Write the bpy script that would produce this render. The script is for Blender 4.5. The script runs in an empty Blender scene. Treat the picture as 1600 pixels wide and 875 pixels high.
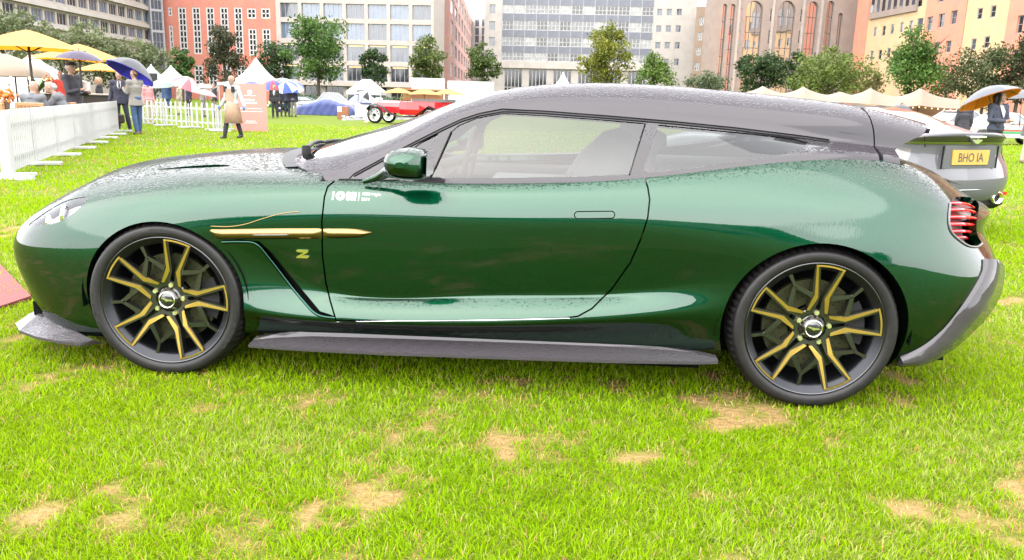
import bpy, bmesh, math, random
import numpy as np
from mathutils import Vector, Matrix, geometry
from mathutils.bvhtree import BVHTree

PI = math.pi
SC = bpy.context.scene
COL = SC.collection
random.seed(11)

# ------------------------------------------------------------------ camera
F_PX, PITCH, ROLL, CAM_H = 1250.0, 0.22, 0.0275, 1.2215
_cp, _sp, _cr, _sr = math.cos(PITCH), math.sin(PITCH), math.cos(ROLL), math.sin(ROLL)
FWD = np.array([0, _cp, -_sp])
_up = np.array([0, _sp, _cp]); _rt = np.array([1.0, 0, 0])
RGT = _cr * _rt + _sr * _up
UPV = -_sr * _rt + _cr * _up
CAM = np.array([0, 0, CAM_H])
cd = bpy.data.cameras.new('camera')
cam = bpy.data.objects.new('camera', cd)
COL.objects.link(cam)
cam.matrix_world = Matrix(((RGT[0], UPV[0], -FWD[0], 0), (RGT[1], UPV[1], -FWD[1], 0),
                           (RGT[2], UPV[2], -FWD[2], CAM_H), (0, 0, 0, 1)))
cd.sensor_fit = 'HORIZONTAL'; cd.sensor_width = 36.0; cd.lens = 36.0 * F_PX / 1600.0
cd.clip_start = 0.05; cd.clip_end = 3000
SC.camera = cam

# ------------------------------------------------------------------ light
SUN_EL, SUN_ROT = math.radians(52), math.radians(205)
w = bpy.data.worlds.new('World'); SC.world = w; w.use_nodes = True
nt = w.node_tree; nt.nodes.clear()
wo = nt.nodes.new('ShaderNodeOutputWorld'); bg = nt.nodes.new('ShaderNodeBackground')
sky = nt.nodes.new('ShaderNodeTexSky'); sky.sky_type = 'NISHITA'; sky.sun_disc = False
sky.sun_elevation = SUN_EL; sky.sun_rotation = SUN_ROT; sky.dust_density = 3.0
tc = nt.nodes.new('ShaderNodeTexCoord')
ns = nt.nodes.new('ShaderNodeTexNoise'); ns.inputs['Scale'].default_value = 1.6; ns.inputs['Detail'].default_value = 5
rp = nt.nodes.new('ShaderNodeValToRGB')
rp.color_ramp.elements[0].position = 0.3; rp.color_ramp.elements[0].color = (6.6, 6.7, 7.0, 1)
rp.color_ramp.elements[1].position = 0.7; rp.color_ramp.elements[1].color = (8.6, 8.5, 8.6, 1)
mx = nt.nodes.new('ShaderNodeMix'); mx.data_type = 'RGBA'; mx.inputs['Factor'].default_value = 0.9
nt.links.new(tc.outputs['Generated'], ns.inputs['Vector'])
nt.links.new(ns.outputs['Fac'], rp.inputs['Fac'])
nt.links.new(sky.outputs['Color'], mx.inputs['A']); nt.links.new(rp.outputs['Color'], mx.inputs['B'])
nt.links.new(mx.outputs['Result'], bg.inputs['Color']); bg.inputs['Strength'].default_value = 0.10
nt.links.new(bg.outputs['Background'], wo.inputs['Surface'])
sl = bpy.data.lights.new('sun', 'SUN'); sl.energy = 0.7; sl.angle = math.radians(100); sl.color = (1, .96, .9)
so = bpy.data.objects.new('sun', sl); COL.objects.link(so)
# sun stands behind the camera, a little to the left
_sd = Vector((math.sin(SUN_ROT) * math.cos(SUN_EL), math.cos(SUN_ROT) * math.cos(SUN_EL), math.sin(SUN_EL)))
so.rotation_euler = _sd.to_track_quat('Z', 'Y').to_euler()
SC.view_settings.view_transform = 'Standard'; SC.view_settings.look = 'None'
SC.view_settings.exposure = 3.2; SC.view_settings.gamma = 1.0
SC.render.engine = 'CYCLES'
SC.cycles.max_bounces = 8; SC.cycles.transparent_max_bounces = 16

# ------------------------------------------------------------------ helpers
def ray(px, py):
    return FWD + RGT * (px - 800) / F_PX + UPV * (437.5 - py) / F_PX
def at(px, py, D):
    """point seen at a pixel, D metres north of the camera"""
    d = ray(px, py); return CAM + d * (D / d[1])
def gnd(px, py, z=0.0):
    d = ray(px, py); return CAM + d * ((z - CAM[2]) / d[2])

MATS = {}
ALB = 0.46        # tints are picked bright; this brings them to real-world reflectances

def mat(name, col=(.5, .5, .5), rough=.6, metal=0.0, var=0.0, scale=8.0, bump=0.0, bscale=60.0, coat=0.0,
        emit=None, estr=0.0, trans=0.0, alpha=1.0, spec=.5, ior=1.5, stretch=None):
    if name in MATS: return MATS[name]
    if metal < .5: col = tuple(q * ALB for q in col)
    m = bpy.data.materials.new(name); m.use_nodes = True
    n = m.node_tree.nodes; l = m.node_tree.links
    p = n['Principled BSDF']
    p.inputs['Base Color'].default_value = (*col, 1); p.inputs['Roughness'].default_value = rough
    p.inputs['Metallic'].default_value = metal; p.inputs['Coat Weight'].default_value = coat
    p.inputs['IOR'].default_value = ior; p.inputs['Specular IOR Level'].default_value = spec
    p.inputs['Transmission Weight'].default_value = trans; p.inputs['Alpha'].default_value = alpha
    if emit: p.inputs['Emission Color'].default_value = (*emit, 1); p.inputs['Emission Strength'].default_value = estr * ALB
    t = n.new('ShaderNodeTexCoord'); vec = t.outputs['Object']
    if stretch:
        mp = n.new('ShaderNodeMapping'); mp.inputs['Scale'].default_value = stretch
        l.new(vec, mp.inputs['Vector']); vec = mp.outputs['Vector']
    if var:
        a = n.new('ShaderNodeTexNoise'); a.inputs['Scale'].default_value = scale; a.inputs['Detail'].default_value = 6
        r = n.new('ShaderNodeMapRange'); r.inputs['From Min'].default_value = .25; r.inputs['From Max'].default_value = .75
        r.inputs['To Min'].default_value = 1 - var; r.inputs['To Max'].default_value = 1 + var
        x = n.new('ShaderNodeMix'); x.data_type = 'RGBA'; x.blend_type = 'MULTIPLY'; x.inputs['Factor'].default_value = 1
        x.inputs['A'].default_value = (*col, 1)
        l.new(vec, a.inputs['Vector']); l.new(a.outputs['Fac'], r.inputs['Value'])
        l.new(r.outputs['Result'], x.inputs['B']); l.new(x.outputs['Result'], p.inputs['Base Color'])
    if bump:
        a = n.new('ShaderNodeTexNoise'); a.inputs['Scale'].default_value = bscale; a.inputs['Detail'].default_value = 4
        b = n.new('ShaderNodeBump'); b.inputs['Strength'].default_value = bump; b.inputs['Distance'].default_value = .02
        l.new(vec, a.inputs['Vector']); l.new(a.outputs['Fac'], b.inputs['Height']); l.new(b.outputs['Normal'], p.inputs['Normal'])
    MATS[name] = m
    return m

def link(name, me, m=None, parent=None, loc=None):
    o = bpy.data.objects.new(name, me); COL.objects.link(o)
    if m is not None and me is not None and not me.materials:
        for q in (m if isinstance(m, (list, tuple)) else [m]): me.materials.append(q)
    if parent is not None: o.parent = parent
    if loc is not None: o.location = loc
    return o
def tag(o, label=None, cat=None, group=None, kind=None):
    if label: o['label'] = label
    if cat: o['category'] = cat
    if group: o['group'] = group
    if kind: o['kind'] = kind
    return o
def thing(name, label, cat, loc=(0, 0, 0), rz=0.0, group=None):
    o = bpy.data.objects.new(name, None); COL.objects.link(o); o.empty_display_size = .1
    o.location = loc; o.rotation_euler = (0, 0, rz)
    return tag(o, label, cat, group)
def dup(o, parent=None):
    c = o.copy(); COL.objects.link(c)
    if parent is not None: c.parent = parent
    for ch in o.children: dup(ch, c)
    return c

class MB:
    """collects simple shapes into one mesh"""
    def __init__(s): s.v = []; s.f = []; s.mi = []; s.sm = []
    def add(s, vs, fs, mi=0, smooth=False):
        b = len(s.v); s.v += [tuple(map(float, q)) for q in vs]
        for f in fs: s.f.append([b + i for i in f]); s.mi.append(mi); s.sm.append(smooth)
        return s
    def box(s, c, d, rz=0, mi=0, tilt=None, bev=0.0):
        x, y, z = d[0] / 2, d[1] / 2, d[2] / 2
        if bev:
            b = min(bev, x * .9, y * .9, z * .9); P = []
            vs = []; 
            for zz, k in ((-z, b), (-z + b, 0), (z - b, 0), (z, b)):
                vs += [(-x + k, -y + k, zz), (x - k, -y + k, zz), (x - k, y - k, zz), (-x + k, y - k, zz)]
            fs = [(3, 2, 1, 0), (12, 13, 14, 15)]
            for r in range(3):
                for i in range(4):
                    j = (i + 1) % 4; fs.append((r * 4 + i, r * 4 + j, r * 4 + 4 + j, r * 4 + 4 + i))
        else:
            vs = [(-x, -y, -z), (x, -y, -z), (x, y, -z), (-x, y, -z), (-x, -y, z), (x, -y, z), (x, y, z), (-x, y, z)]
            fs = [(3, 2, 1, 0), (4, 5, 6, 7), (0, 1, 5, 4), (1, 2, 6, 5), (2, 3, 7, 6), (3, 0, 4, 7)]
        M = Matrix.Translation(c) @ Matrix.Rotation(rz, 4, 'Z')
        if tilt: M = M @ Matrix.Rotation(tilt[1], 4, tilt[0])
        return s.add([M @ Vector(q) for q in vs], fs, mi)
    def bar(s, a, b, wx, wy=None, mi=0):
        """square bar between two points"""
        return s.tube([a, b], [wx / 2 * 1.414, wx / 2 * 1.414], 4, mi, smooth=False, twist=PI / 4)
    def tube(s, pts, rad, n=8, mi=0, smooth=True, twist=0, caps=True):
        pts = [Vector(p) for p in pts]
        if not hasattr(rad, '__len__'): rad = [rad] * len(pts)
        vs = []; X = None
        for i, p in enumerate(pts):
            t = (pts[min(i + 1, len(pts) - 1)] - pts[max(i - 1, 0)]).normalized()
            if X is None:
                X = t.orthogonal() if abs(t.z) > .9 else t.cross(Vector((0, 0, 1)))
            X = (X - t * X.dot(t)).normalized(); Y = t.cross(X)
            for k in range(n):
                a = 2 * PI * k / n + twist
                vs.append(p + (X * math.cos(a) + Y * math.sin(a)) * rad[i])
        fs = []
        for i in range(len(pts) - 1):
            for k in range(n):
                j = (k + 1) % n; fs.append((i * n + k, i * n + j, i * n + n + j, i * n + n + k))
        s.add(vs, fs, mi, smooth)
        if caps:
            s.add(vs[:n], [tuple(range(n - 1, -1, -1))], mi); s.add(vs[-n:], [tuple(range(n))], mi)
        return s
    def lathe(s, prof, n=16, mi=0, smooth=True, M=None, arc=2 * PI, a0=0):
        """(r,z) profile turned about z"""
        full = abs(arc - 2 * PI) < 1e-6; m = n if full else n + 1
        vs = []
        for k in range(m):
            a = a0 + arc * k / n
            for r, z in prof: vs.append(Vector((r * math.cos(a), r * math.sin(a), z)))
        L = len(prof); fs = []
        for k in range(n):
            k2 = (k + 1) % m
            for i in range(L - 1): fs.append((k * L + i, k2 * L + i, k2 * L + i + 1, k * L + i + 1))
        if M is not None: vs = [M @ q for q in vs]
        return s.add(vs, fs, mi, smooth)
    def prism(s, poly, h0, h1, M=None, mi=0, taper=0.0):
        """2D polygon (ccw) extruded from h0 to h1"""
        n = len(poly); cx = sum(p[0] for p in poly) / n; cy = sum(p[1] for p in poly) / n
        vs = [Vector((x, y, h0)) for x, y in poly] + [Vector((cx + (x - cx) * (1 - taper), cy + (y - cy) * (1 - taper), h1)) for x, y in poly]
        fs = [tuple(range(n - 1, -1, -1)), tuple(range(n, 2 * n))] + [(i, (i + 1) % n, n + (i + 1) % n, n + i) for i in range(n)]
        if M is not None: vs = [M @ q for q in vs]
        return s.add(vs, fs, mi)
    def ball(s, c, r, n=10, m=6, mi=0, sc=(1, 1, 1)):
        prof = [(max(1e-4, math.sin(PI * i / m)) * r, -math.cos(PI * i / m) * r) for i in range(m + 1)]
        return s.lathe(prof, n, mi, True, Matrix.Translation(c) @ Matrix.Diagonal((*sc, 1)))
    def mesh(s, name):
        me = bpy.data.meshes.new(name); me.from_pydata(s.v, [], s.f)
        me.polygons.foreach_set('material_index', s.mi); me.polygons.foreach_set('use_smooth', s.sm)
        me.update(); return me
    def build(s, name, m=None, parent=None, loc=None): return link(name, s.mesh(name), m, parent, loc)

def npmesh(name, V, Fc, nrm=None, smooth=True):
    me = bpy.data.meshes.new(name)
    V = np.asarray(V, float); me.from_pydata(V.tolist(), [], [list(map(int, f)) for f in Fc])
    if smooth: me.polygons.foreach_set('use_smooth', [True] * len(me.polygons))
    me.update()
    if nrm is not None: me.normals_split_custom_set_from_vertices([tuple(q) for q in nrm])
    return me

def text_mesh(body, size=1.0, bold=0.0, align='CENTER'):
    """lettering as flat triangles in xy: returns verts, faces"""
    cu = bpy.data.curves.new('lettering', 'FONT'); cu.body = body; cu.size = size; cu.align_x = align
    cu.offset = bold; cu.resolution_u = 3
    o = bpy.data.objects.new('lettering', cu); COL.objects.link(o)
    dg = bpy.context.evaluated_depsgraph_get(); me = o.evaluated_get(dg).to_mesh()
    V = [v.co.copy() for v in me.vertices]; Fs = [tuple(p.vertices) for p in me.polygons]
    o.evaluated_get(dg).to_mesh_clear(); bpy.data.objects.remove(o); bpy.data.curves.remove(cu)
    return V, Fs
# ================================================================== hero car
# ---- frame: x towards the tail, y away from the camera, z up; wheels' outer face at y = -0.92
CAR_YAW = -0.069
_cy, _sy = math.cos(CAR_YAW), math.sin(CAR_YAW)
CAR_O = np.array([-0.125 - _sy * .92, 3.2536 + _cy * .92, 0])
def toL(P):
    d = np.asarray(P) - CAR_O
    return np.array([_cy * d[0] + _sy * d[1], -_sy * d[0] + _cy * d[1], d[2]])
CL = toL(CAM)
def rayL(px, py): return toL(CAM + ray(px, py)) - CL

class Spline:
    """natural cubic through knots t, linear in the values"""
    def __init__(s, t):
        t = np.asarray(t, float); n = len(t); h = np.diff(t); A = np.zeros((n, n)); B = np.zeros((n, n))
        A[0, 0] = A[-1, -1] = 1
        for i in range(1, n - 1):
            A[i, i - 1] = h[i - 1]; A[i, i] = 2 * (h[i - 1] + h[i]); A[i, i + 1] = h[i]
            B[i, i - 1] = 6 / h[i - 1]; B[i, i + 1] = 6 / h[i]; B[i, i] = -B[i, i - 1] - B[i, i + 1]
        s.t = t; s.h = h; s.M = np.linalg.solve(A, B)
    def weights(s, q):
        q = np.asarray(q, float); i = np.clip(np.searchsorted(s.t, q) - 1, 0, len(s.h) - 1)
        h = s.h[i]; a = (s.t[i + 1] - q) / h; b = 1 - a; n = len(s.t)
        W = np.zeros((len(q), n)); r = np.arange(len(q))
        W[r, i] += a; W[r, i + 1] += b
        W += ((a ** 3 - a) * h * h / 6)[:, None] * s.M[i] + ((b ** 3 - b) * h * h / 6)[:, None] * s.M[i + 1]
        return W

class Surf:
    """interpolating bicubic surface over a net P[u][v] of (x,w,z); near side y = -w"""
    def __init__(s, P, du, dv):
        s.P = np.array(P, float); s.P[:, :, 1] *= -1
        d = np.linalg.norm(np.diff(s.P, axis=0), axis=2); s.tu = np.r_[0, np.cumsum(np.maximum(d.max(1) * .5 + d.mean(1) * .5, .02))]
        d = np.linalg.norm(np.diff(s.P, axis=1), axis=2); s.tv = np.r_[0, np.cumsum(np.maximum(np.median(d, 0), .02))]
        s.su = Spline(s.tu); s.sv = Spline(s.tv)
        s.nu = int(s.tu[-1] / du) + 1; s.nv = int(s.tv[-1] / dv) + 1
        s.gu = np.linspace(0, s.tu[-1], s.nu); s.gv = np.linspace(0, s.tv[-1], s.nv)
        U, V = np.meshgrid(s.gu, s.gv, indexing='ij'); s.UV = np.stack([U.ravel(), V.ravel()], -1)
        s.G = s.ev(s.UV)
        F = []
        for i in range(s.nu - 1):
            for j in range(s.nv - 1):
                a = i * s.nv + j; F.append((a, a + 1, a + s.nv + 1)); F.append((a, a + s.nv + 1, a + s.nv))
        s.F = F; s.bvh = BVHTree.FromPolygons(s.G.tolist(), F)
    def ev(s, uv):
        uv = np.asarray(uv, float)
        Wu = s.su.weights(uv[:, 0]); Wv = s.sv.weights(uv[:, 1])
        return np.einsum('ni,nj,ijk->nk', Wu, Wv, s.P, optimize=True)
    def nrm(s, uv):
        uv = np.asarray(uv, float); e = 2e-3
        lo = np.array([0, 0]); hi = np.array([s.tu[-1], s.tv[-1]])
        c = np.clip(uv, lo + 1.5 * e, hi - 1.5 * e)
        a = s.ev(c + [e, 0]) - s.ev(c - [e, 0]); b = s.ev(c + [0, e]) - s.ev(c - [0, e])
        n = np.cross(a, b); n /= np.maximum(np.linalg.norm(n, axis=1), 1e-9)[:, None]
        return n * SGN
    def _uv(s, loc, idx):
        f = s.F[idx]; A, B, Cc = (s.G[i] for i in f); p = np.array(loc)
        v0, v1, v2 = B - A, Cc - A, p - A
        d00, d01, d11, d20, d21 = v0 @ v0, v0 @ v1, v1 @ v1, v2 @ v0, v2 @ v1
        den = d00 * d11 - d01 * d01
        if abs(den) < 1e-18: return s.UV[f[0]]
        v = (d11 * d20 - d01 * d21) / den; w_ = (d00 * d21 - d01 * d20) / den
        return s.UV[f[0]] * (1 - v - w_) + s.UV[f[1]] * v + s.UV[f[2]] * w_
    def cast(s, o, d):
        h = s.bvh.ray_cast(Vector(o), Vector(d).normalized())
        return None if h[0] is None else s._uv(h[0], h[2])
    def pix(s, px, py):
        """surface parameters of what a pixel sees; slides to the nearest point if it misses"""
        d = rayL(px, py); r = s.cast(CL, d)
        if r is not None: return r
        dn = d / np.linalg.norm(d); best = None
        for t in np.linspace(3.0, 6.5, 60):
            h = s.bvh.find_nearest(Vector(CL + dn * t))
            if best is None or h[3] < best[0]: best = (h[3], h[0], h[2])
        return s._uv(best[1], best[2])
    def side(s, x, z): return s.cast((x, -3, z), (0, 1, 0))
    def loop(s, pts, step=5, smooth=True, closed=True):
        return np.array([s.pix(*p) for p in resample(pts, step, smooth, closed)])
SGN = 1

def resample(pts, step, smooth=True, closed=True):
    P = np.array(pts, float); n = len(P); out = []
    m = n if closed else n - 1
    for i in range(m):
        a, b = P[i], P[(i + 1) % n]; L = np.linalg.norm(b - a); k = max(1, int(math.ceil(L / step)))
        p0 = P[(i - 1) % n] if closed or i > 0 else a; p3 = P[(i + 2) % n] if closed or i + 2 < n else b
        for j in range(k):
            t = j / k
            if smooth:
                out.append(.5 * ((2 * a) + (b - p0) * t + (2 * p0 - 5 * a + 4 * b - p3) * t * t + (3 * a - p0 - 3 * b + p3) * t ** 3))
            else: out.append(a + (b - a) * t)
    if not closed: out.append(P[-1])
    return np.array(out)
def offset2d(P, d):
    """offset a closed 2D loop outwards by d"""
    P = np.asarray(P); a = np.roll(P, 1, 0); b = np.roll(P, -1, 0); t = b - a
    t /= np.maximum(np.linalg.norm(t, axis=1), 1e-9)[:, None]
    n = np.stack([t[:, 1], -t[:, 0]], -1)
    area = .5 * np.sum(P[:, 0] * np.roll(P[:, 1], -1) - np.roll(P[:, 0], -1) * P[:, 1])
    return P + n * d * (1 if area > 0 else -1)
def inside(poly, q):
    x, y = q[:, 0], q[:, 1]; r = np.zeros(len(q), bool); P = np.asarray(poly); j = len(P) - 1
    for i in range(len(P)):
        xi, yi, xj, yj = P[i, 0], P[i, 1], P[j, 0], P[j, 1]
        c = ((yi > y) != (yj > y)) & (x < (xj - xi) * (y - yi) / (yj - yi + 1e-15) + xi); r ^= c; j = i
    return r
def cdt(S, loops):
    pts = [tuple(p) for p in S.UV]
    # drop grid points that crowd a loop point
    keep = np.ones(len(pts), bool)
    for L in loops:
        for p in L:
            i0, i1 = np.searchsorted(S.gu, [p[0] - .008, p[0] + .008]); j0, j1 = np.searchsorted(S.gv, [p[1] - .008, p[1] + .008])
            for i in range(max(i0, 1), min(i1, S.nu - 1)):
                for j in range(max(j0, 1), min(j1, S.nv - 1)):
                    if abs(S.gu[i] - p[0]) < .006 and abs(S.gv[j] - p[1]) < .006: keep[i * S.nv + j] = False
    V = [Vector(p) for p, k in zip(pts, keep) if k]; E = []
    for L in loops:
        b = len(V); V += [Vector(p) for p in L]; n = len(L)
        E += [(b + i, b + (i + 1) % n) for i in range(n)]
    r = geometry.delaunay_2d_cdt(V, E, [], 0, 1e-6)
    uv = np.array([tuple(p) for p in r[0]]); T = np.array([f for f in r[2] if len(f) == 3])
    return uv, T, uv[T].mean(1)

def panel(S, name, uv, T, m, parent, flange=.02, lift=0.0, both=False, mirror=False, flat=None):
    """a sheet of the surface with its edges turned in"""
    used, inv = np.unique(T, return_inverse=True); Tn = inv.reshape(-1, 3); q = uv[used]
    V = S.ev(q); N = S.nrm(q); V = V + N * lift
    fn = np.cross(V[Tn[:, 1]] - V[Tn[:, 0]], V[Tn[:, 2]] - V[Tn[:, 0]])
    flip = (fn * N[Tn[:, 0]]).sum(1) < 0; Tn[flip] = Tn[flip][:, ::-1]
    V = V.tolist(); N = N.tolist(); F = Tn.tolist()
    if flange:
        cnt = {}
        for f in Tn:
            for a, b in ((f[0], f[1]), (f[1], f[2]), (f[2], f[0])): cnt[(a, b)] = 1
        for (a, b) in list(cnt):
            if (b, a) in cnt: continue
            if abs(V[a][1]) < 1e-4 and abs(V[b][1]) < 1e-4: continue      # centre line
            A, B = np.array(V[a]), np.array(V[b]); n1, n2 = np.array(N[a]), np.array(N[b])
            fnv = np.cross(B - A, n1); fnv /= max(np.linalg.norm(fnv), 1e-9)
            i = len(V); V += [A.tolist(), B.tolist(), (B - n2 * flange).tolist(), (A - n1 * flange).tolist()]
            N += [fnv.tolist()] * 4; F.append([i + 1, i, i + 3, i + 2])
    V = np.array(V); N = np.array(N)
    if both:
        k = len(V); V2 = V * [1, -1, 1]; N2 = N * [1, -1, 1]
        F = F + [[k + i for i in f[::-1]] for f in F]; V = np.vstack([V, V2]); N = np.vstack([N, N2])
    if mirror: V = V * [1, -1, 1]; N = N * [1, -1, 1]; F = [f[::-1] for f in F]
    return link(name, npmesh(name, V, F, N), m, parent)

# ------------------------------------------------------------------ materials
def wet(m, scale=150, amount=1.0):
    """rain drops standing on the surface, fewer on steep sides"""
    n = m.node_tree.nodes; l = m.node_tree.links; p = n['Principled BSDF']
    t = n.new('ShaderNodeTexCoord'); hs = []
    for sc, seed in ((scale, 0), (scale * .62, 7)):
        mp = n.new('ShaderNodeMapping'); mp.inputs['Location'].default_value = (seed, seed * 2, 0)
        v = n.new('ShaderNodeTexVoronoi'); v.inputs['Scale'].default_value = sc; v.inputs['Randomness'].default_value = 1
        l.new(t.outputs['Object'], mp.inputs['Vector']); l.new(mp.outputs['Vector'], v.inputs['Vector'])
        sp = n.new('ShaderNodeSeparateColor'); l.new(v.outputs['Color'], sp.inputs['Color'])
        ge = n.new('ShaderNodeNewGeometry'); sx = n.new('ShaderNodeSeparateXYZ'); l.new(ge.outputs['Normal'], sx.inputs['Vector'])
        mr = n.new('ShaderNodeMapRange'); mr.inputs['From Min'].default_value = .55; mr.inputs['From Max'].default_value = .92
        mr.inputs['To Min'].default_value = .09; mr.inputs['To Max'].default_value = .8 if sc == scale else .7
        l.new(sx.outputs['Z'], mr.inputs['Value'])
        rr = n.new('ShaderNodeMath'); rr.operation = 'MULTIPLY'; l.new(sp.outputs['Red'], rr.inputs[0]); l.new(mr.outputs['Result'], rr.inputs[1])
        sb = n.new('ShaderNodeMath'); sb.operation = 'SUBTRACT'; l.new(rr.outputs[0], sb.inputs[0]); l.new(v.outputs['Distance'], sb.inputs[1])
        mxn = n.new('ShaderNodeMath'); mxn.operation = 'MAXIMUM'; l.new(sb.outputs[0], mxn.inputs[0]); mxn.inputs[1].default_value = 0
        po = n.new('ShaderNodeMath'); po.operation = 'POWER'; l.new(mxn.outputs[0], po.inputs[0]); po.inputs[1].default_value = .5
        sq = n.new('ShaderNodeMath'); sq.operation = 'DIVIDE'; l.new(po.outputs[0], sq.inputs[0]); sq.inputs[1].default_value = sc
        hs.append(sq)
    ad = n.new('ShaderNodeMath'); ad.operation = 'ADD'; l.new(hs[0].outputs[0], ad.inputs[0]); l.new(hs[1].outputs[0], ad.inputs[1])
    mp3 = n.new('ShaderNodeMapping'); mp3.inputs['Scale'].default_value = (140, 140, 5); l.new(t.outputs['Object'], mp3.inputs['Vector'])
    n3 = n.new('ShaderNodeTexNoise'); n3.inputs['Scale'].default_value = 1; n3.inputs['Detail'].default_value = 2; l.new(mp3.outputs['Vector'], n3.inputs['Vector'])
    m3 = n.new('ShaderNodeMath'); m3.operation = 'MULTIPLY_ADD'; l.new(n3.outputs['Fac'], m3.inputs[0]); m3.inputs[1].default_value = .00016; l.new(ad.outputs[0], m3.inputs[2])
    b = n.new('ShaderNodeBump'); b.inputs['Strength'].default_value = amount; b.inputs['Distance'].default_value = 1.0
    l.new(m3.outputs[0], b.inputs['Height'])
    l.new(b.outputs['Normal'], p.inputs['Coat Normal'] if p.inputs['Coat Weight'].default_value else p.inputs['Normal'])
    if p.inputs['Coat Weight'].default_value:
        b2 = n.new('ShaderNodeBump'); b2.inputs['Strength'].default_value = amount * .4; b2.inputs['Distance'].default_value = 1.0
        l.new(ad.outputs[0], b2.inputs['Height']); l.new(b2.outputs['Normal'], p.inputs['Normal'])
    return m
def beaded(m, top=.3, side=1.0):  # weaker, rougher coat on upward faces, to tone down their sky reflection
    n = m.node_tree.nodes; l = m.node_tree.links; p = n['Principled BSDF']
    ge = n.new('ShaderNodeNewGeometry'); sx = n.new('ShaderNodeSeparateXYZ'); l.new(ge.outputs['Normal'], sx.inputs['Vector'])
    for a, b, sock in ((side, top, 'Coat Weight'), (.015, .12, 'Coat Roughness')):
        mr = n.new('ShaderNodeMapRange'); mr.inputs['From Min'].default_value = .55; mr.inputs['From Max'].default_value = .93
        mr.inputs['To Min'].default_value = a; mr.inputs['To Max'].default_value = b; l.new(sx.outputs['Z'], mr.inputs['Value']); l.new(mr.outputs['Result'], p.inputs[sock])
    return m
def coated(m, ior=2.0, r=.015):
    p = m.node_tree.nodes['Principled BSDF']; p.inputs['Coat IOR'].default_value = ior; p.inputs['Coat Roughness'].default_value = r
    if p.inputs['Metallic'].default_value < .2: p.inputs['Specular IOR Level'].default_value = 0.0
    return m
M_PAINT = beaded(wet(coated(mat('green paint', (.0004, .028, .0115), .42, 1.0, var=.22, scale=700, coat=1.0), 1.50)), .62, 1.0)
M_PAINT.node_tree.nodes['Principled BSDF'].inputs['Specular Tint'].default_value = (.10, .14, .12, 1)
M_ROOF = beaded(wet(coated(mat('dark roof lacquer', (.045, .038, .045), .35, 0, coat=1.0), 1.42)), .5, 1.0)
M_FRAME = wet(coated(mat('gloss window surround', (.03, .026, .03), .3, 0, coat=1.0), 1.45))
M_BLACK = mat('black trim', (.008, .008, .008), .5, spec=.12)
M_VOID = mat('wheel well black', (.004, .004, .004), .95, spec=.1)
M_RUB = mat('tyre rubber', (.016, .0145, .015), .48, var=.3, scale=30, spec=.28)
M_RIM = coated(mat('gloss black rim', (.014, .015, .016), .3, .3, coat=1.0), 1.6, .06)
M_BARREL = mat('graphite barrel', (.022, .023, .026), .36, .85)
M_GOLD = mat('brushed gold', (.56, .37, .10), .32, 1.0)
M_CHAMP = mat('champagne gold', (.20, .135, .06), .30, 1.0)
M_CHROME = mat('chrome', (.85, .85, .87), .08, 1.0)
M_DISC = mat('brake disc', (.026, .028, .008), .6, .6)
M_CALI = mat('brake caliper', (.02, .02, .02), .7, spec=.2)
M_NUT = mat('wheel nut', (.55, .58, .30), .3, .9)
M_WHITE = mat('white decal', (.85, .85, .85), .5)
M_RED = coated(mat('red lamp plastic', (.75, .01, .015), .2, 0, coat=1.0, emit=(1, .02, .02), estr=.12), 1.6, .02)
M_SEAT = mat('grey leather', (.30, .29, .28), .6)
M_DASH = mat('dark cabin trim', (.06, .06, .062), .7)

def carbon(name, base, ior=2.0):
    m = coated(mat(name, base, .4, 0, coat=1.0), ior, .05)
    n = m.node_tree.nodes; l = m.node_tree.links; p = n['Principled BSDF']
    t = n.new('ShaderNodeTexCoord'); mp = n.new('ShaderNodeMapping'); mp.inputs['Rotation'].default_value = (0, 0, PI / 4)
    c = n.new('ShaderNodeTexChecker'); c.inputs['Scale'].default_value = 420
    c.inputs['Color1'].default_value = (*[q * .7 for q in base], 1); c.inputs['Color2'].default_value = (*[q * 1.5 for q in base], 1)
    l.new(t.outputs['Object'], mp.inputs['Vector']); l.new(mp.outputs['Vector'], c.inputs['Vector']); l.new(c.outputs['Color'], p.inputs['Base Color'])
    return wet(m, 120, .22)
M_CARB = carbon('wet carbon fibre', (.03, .027, .03), 1.42)

def glass(name, tint=(.75, .8, .78), ior=1.9, drops=True):
    m = bpy.data.materials.new(name); m.use_nodes = True; n = m.node_tree.nodes; l = m.node_tree.links; n.clear()
    o = n.new('ShaderNodeOutputMaterial'); mx = n.new('ShaderNodeMixShader'); tr = n.new('ShaderNodeBsdfTransparent')
    gl = n.new('ShaderNodeBsdfGlossy'); gl.inputs['Roughness'].default_value = 0.01
    F0 = ((ior - 1) / (ior + 1)) ** 2
    ge = n.new('ShaderNodeNewGeometry'); dt = n.new('ShaderNodeVectorMath'); dt.operation = 'DOT_PRODUCT'
    l.new(ge.outputs['Normal'], dt.inputs[0]); l.new(ge.outputs['Incoming'], dt.inputs[1])
    def mth(op, a, b_=None):
        k = n.new('ShaderNodeMath'); k.operation = op
        for i, q in enumerate((a, b_)):
            if q is None: continue
            if isinstance(q, (int, float)): k.inputs[i].default_value = q
            else: l.new(q, k.inputs[i])
        return k.outputs[0]
    fr_o = mth('ADD', mth('MULTIPLY', mth('POWER', mth('SUBTRACT', 1.0, mth('ABSOLUTE', dt.outputs['Value'])), 5.0), 1 - F0), F0)
    tr.inputs['Color'].default_value = (*tint, 1)
    l.new(fr_o, mx.inputs['Fac']); l.new(tr.outputs[0], mx.inputs[1]); l.new(gl.outputs[0], mx.inputs[2])
    l.new(mx.outputs[0], o.inputs['Surface'])
    MATS[name] = m
    return m
M_GLASS = glass('car window glass', (.46, .49, .48), 1.63)
M_LENS = glass('lamp lens', (.95, .95, .97), 1.75)

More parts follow.
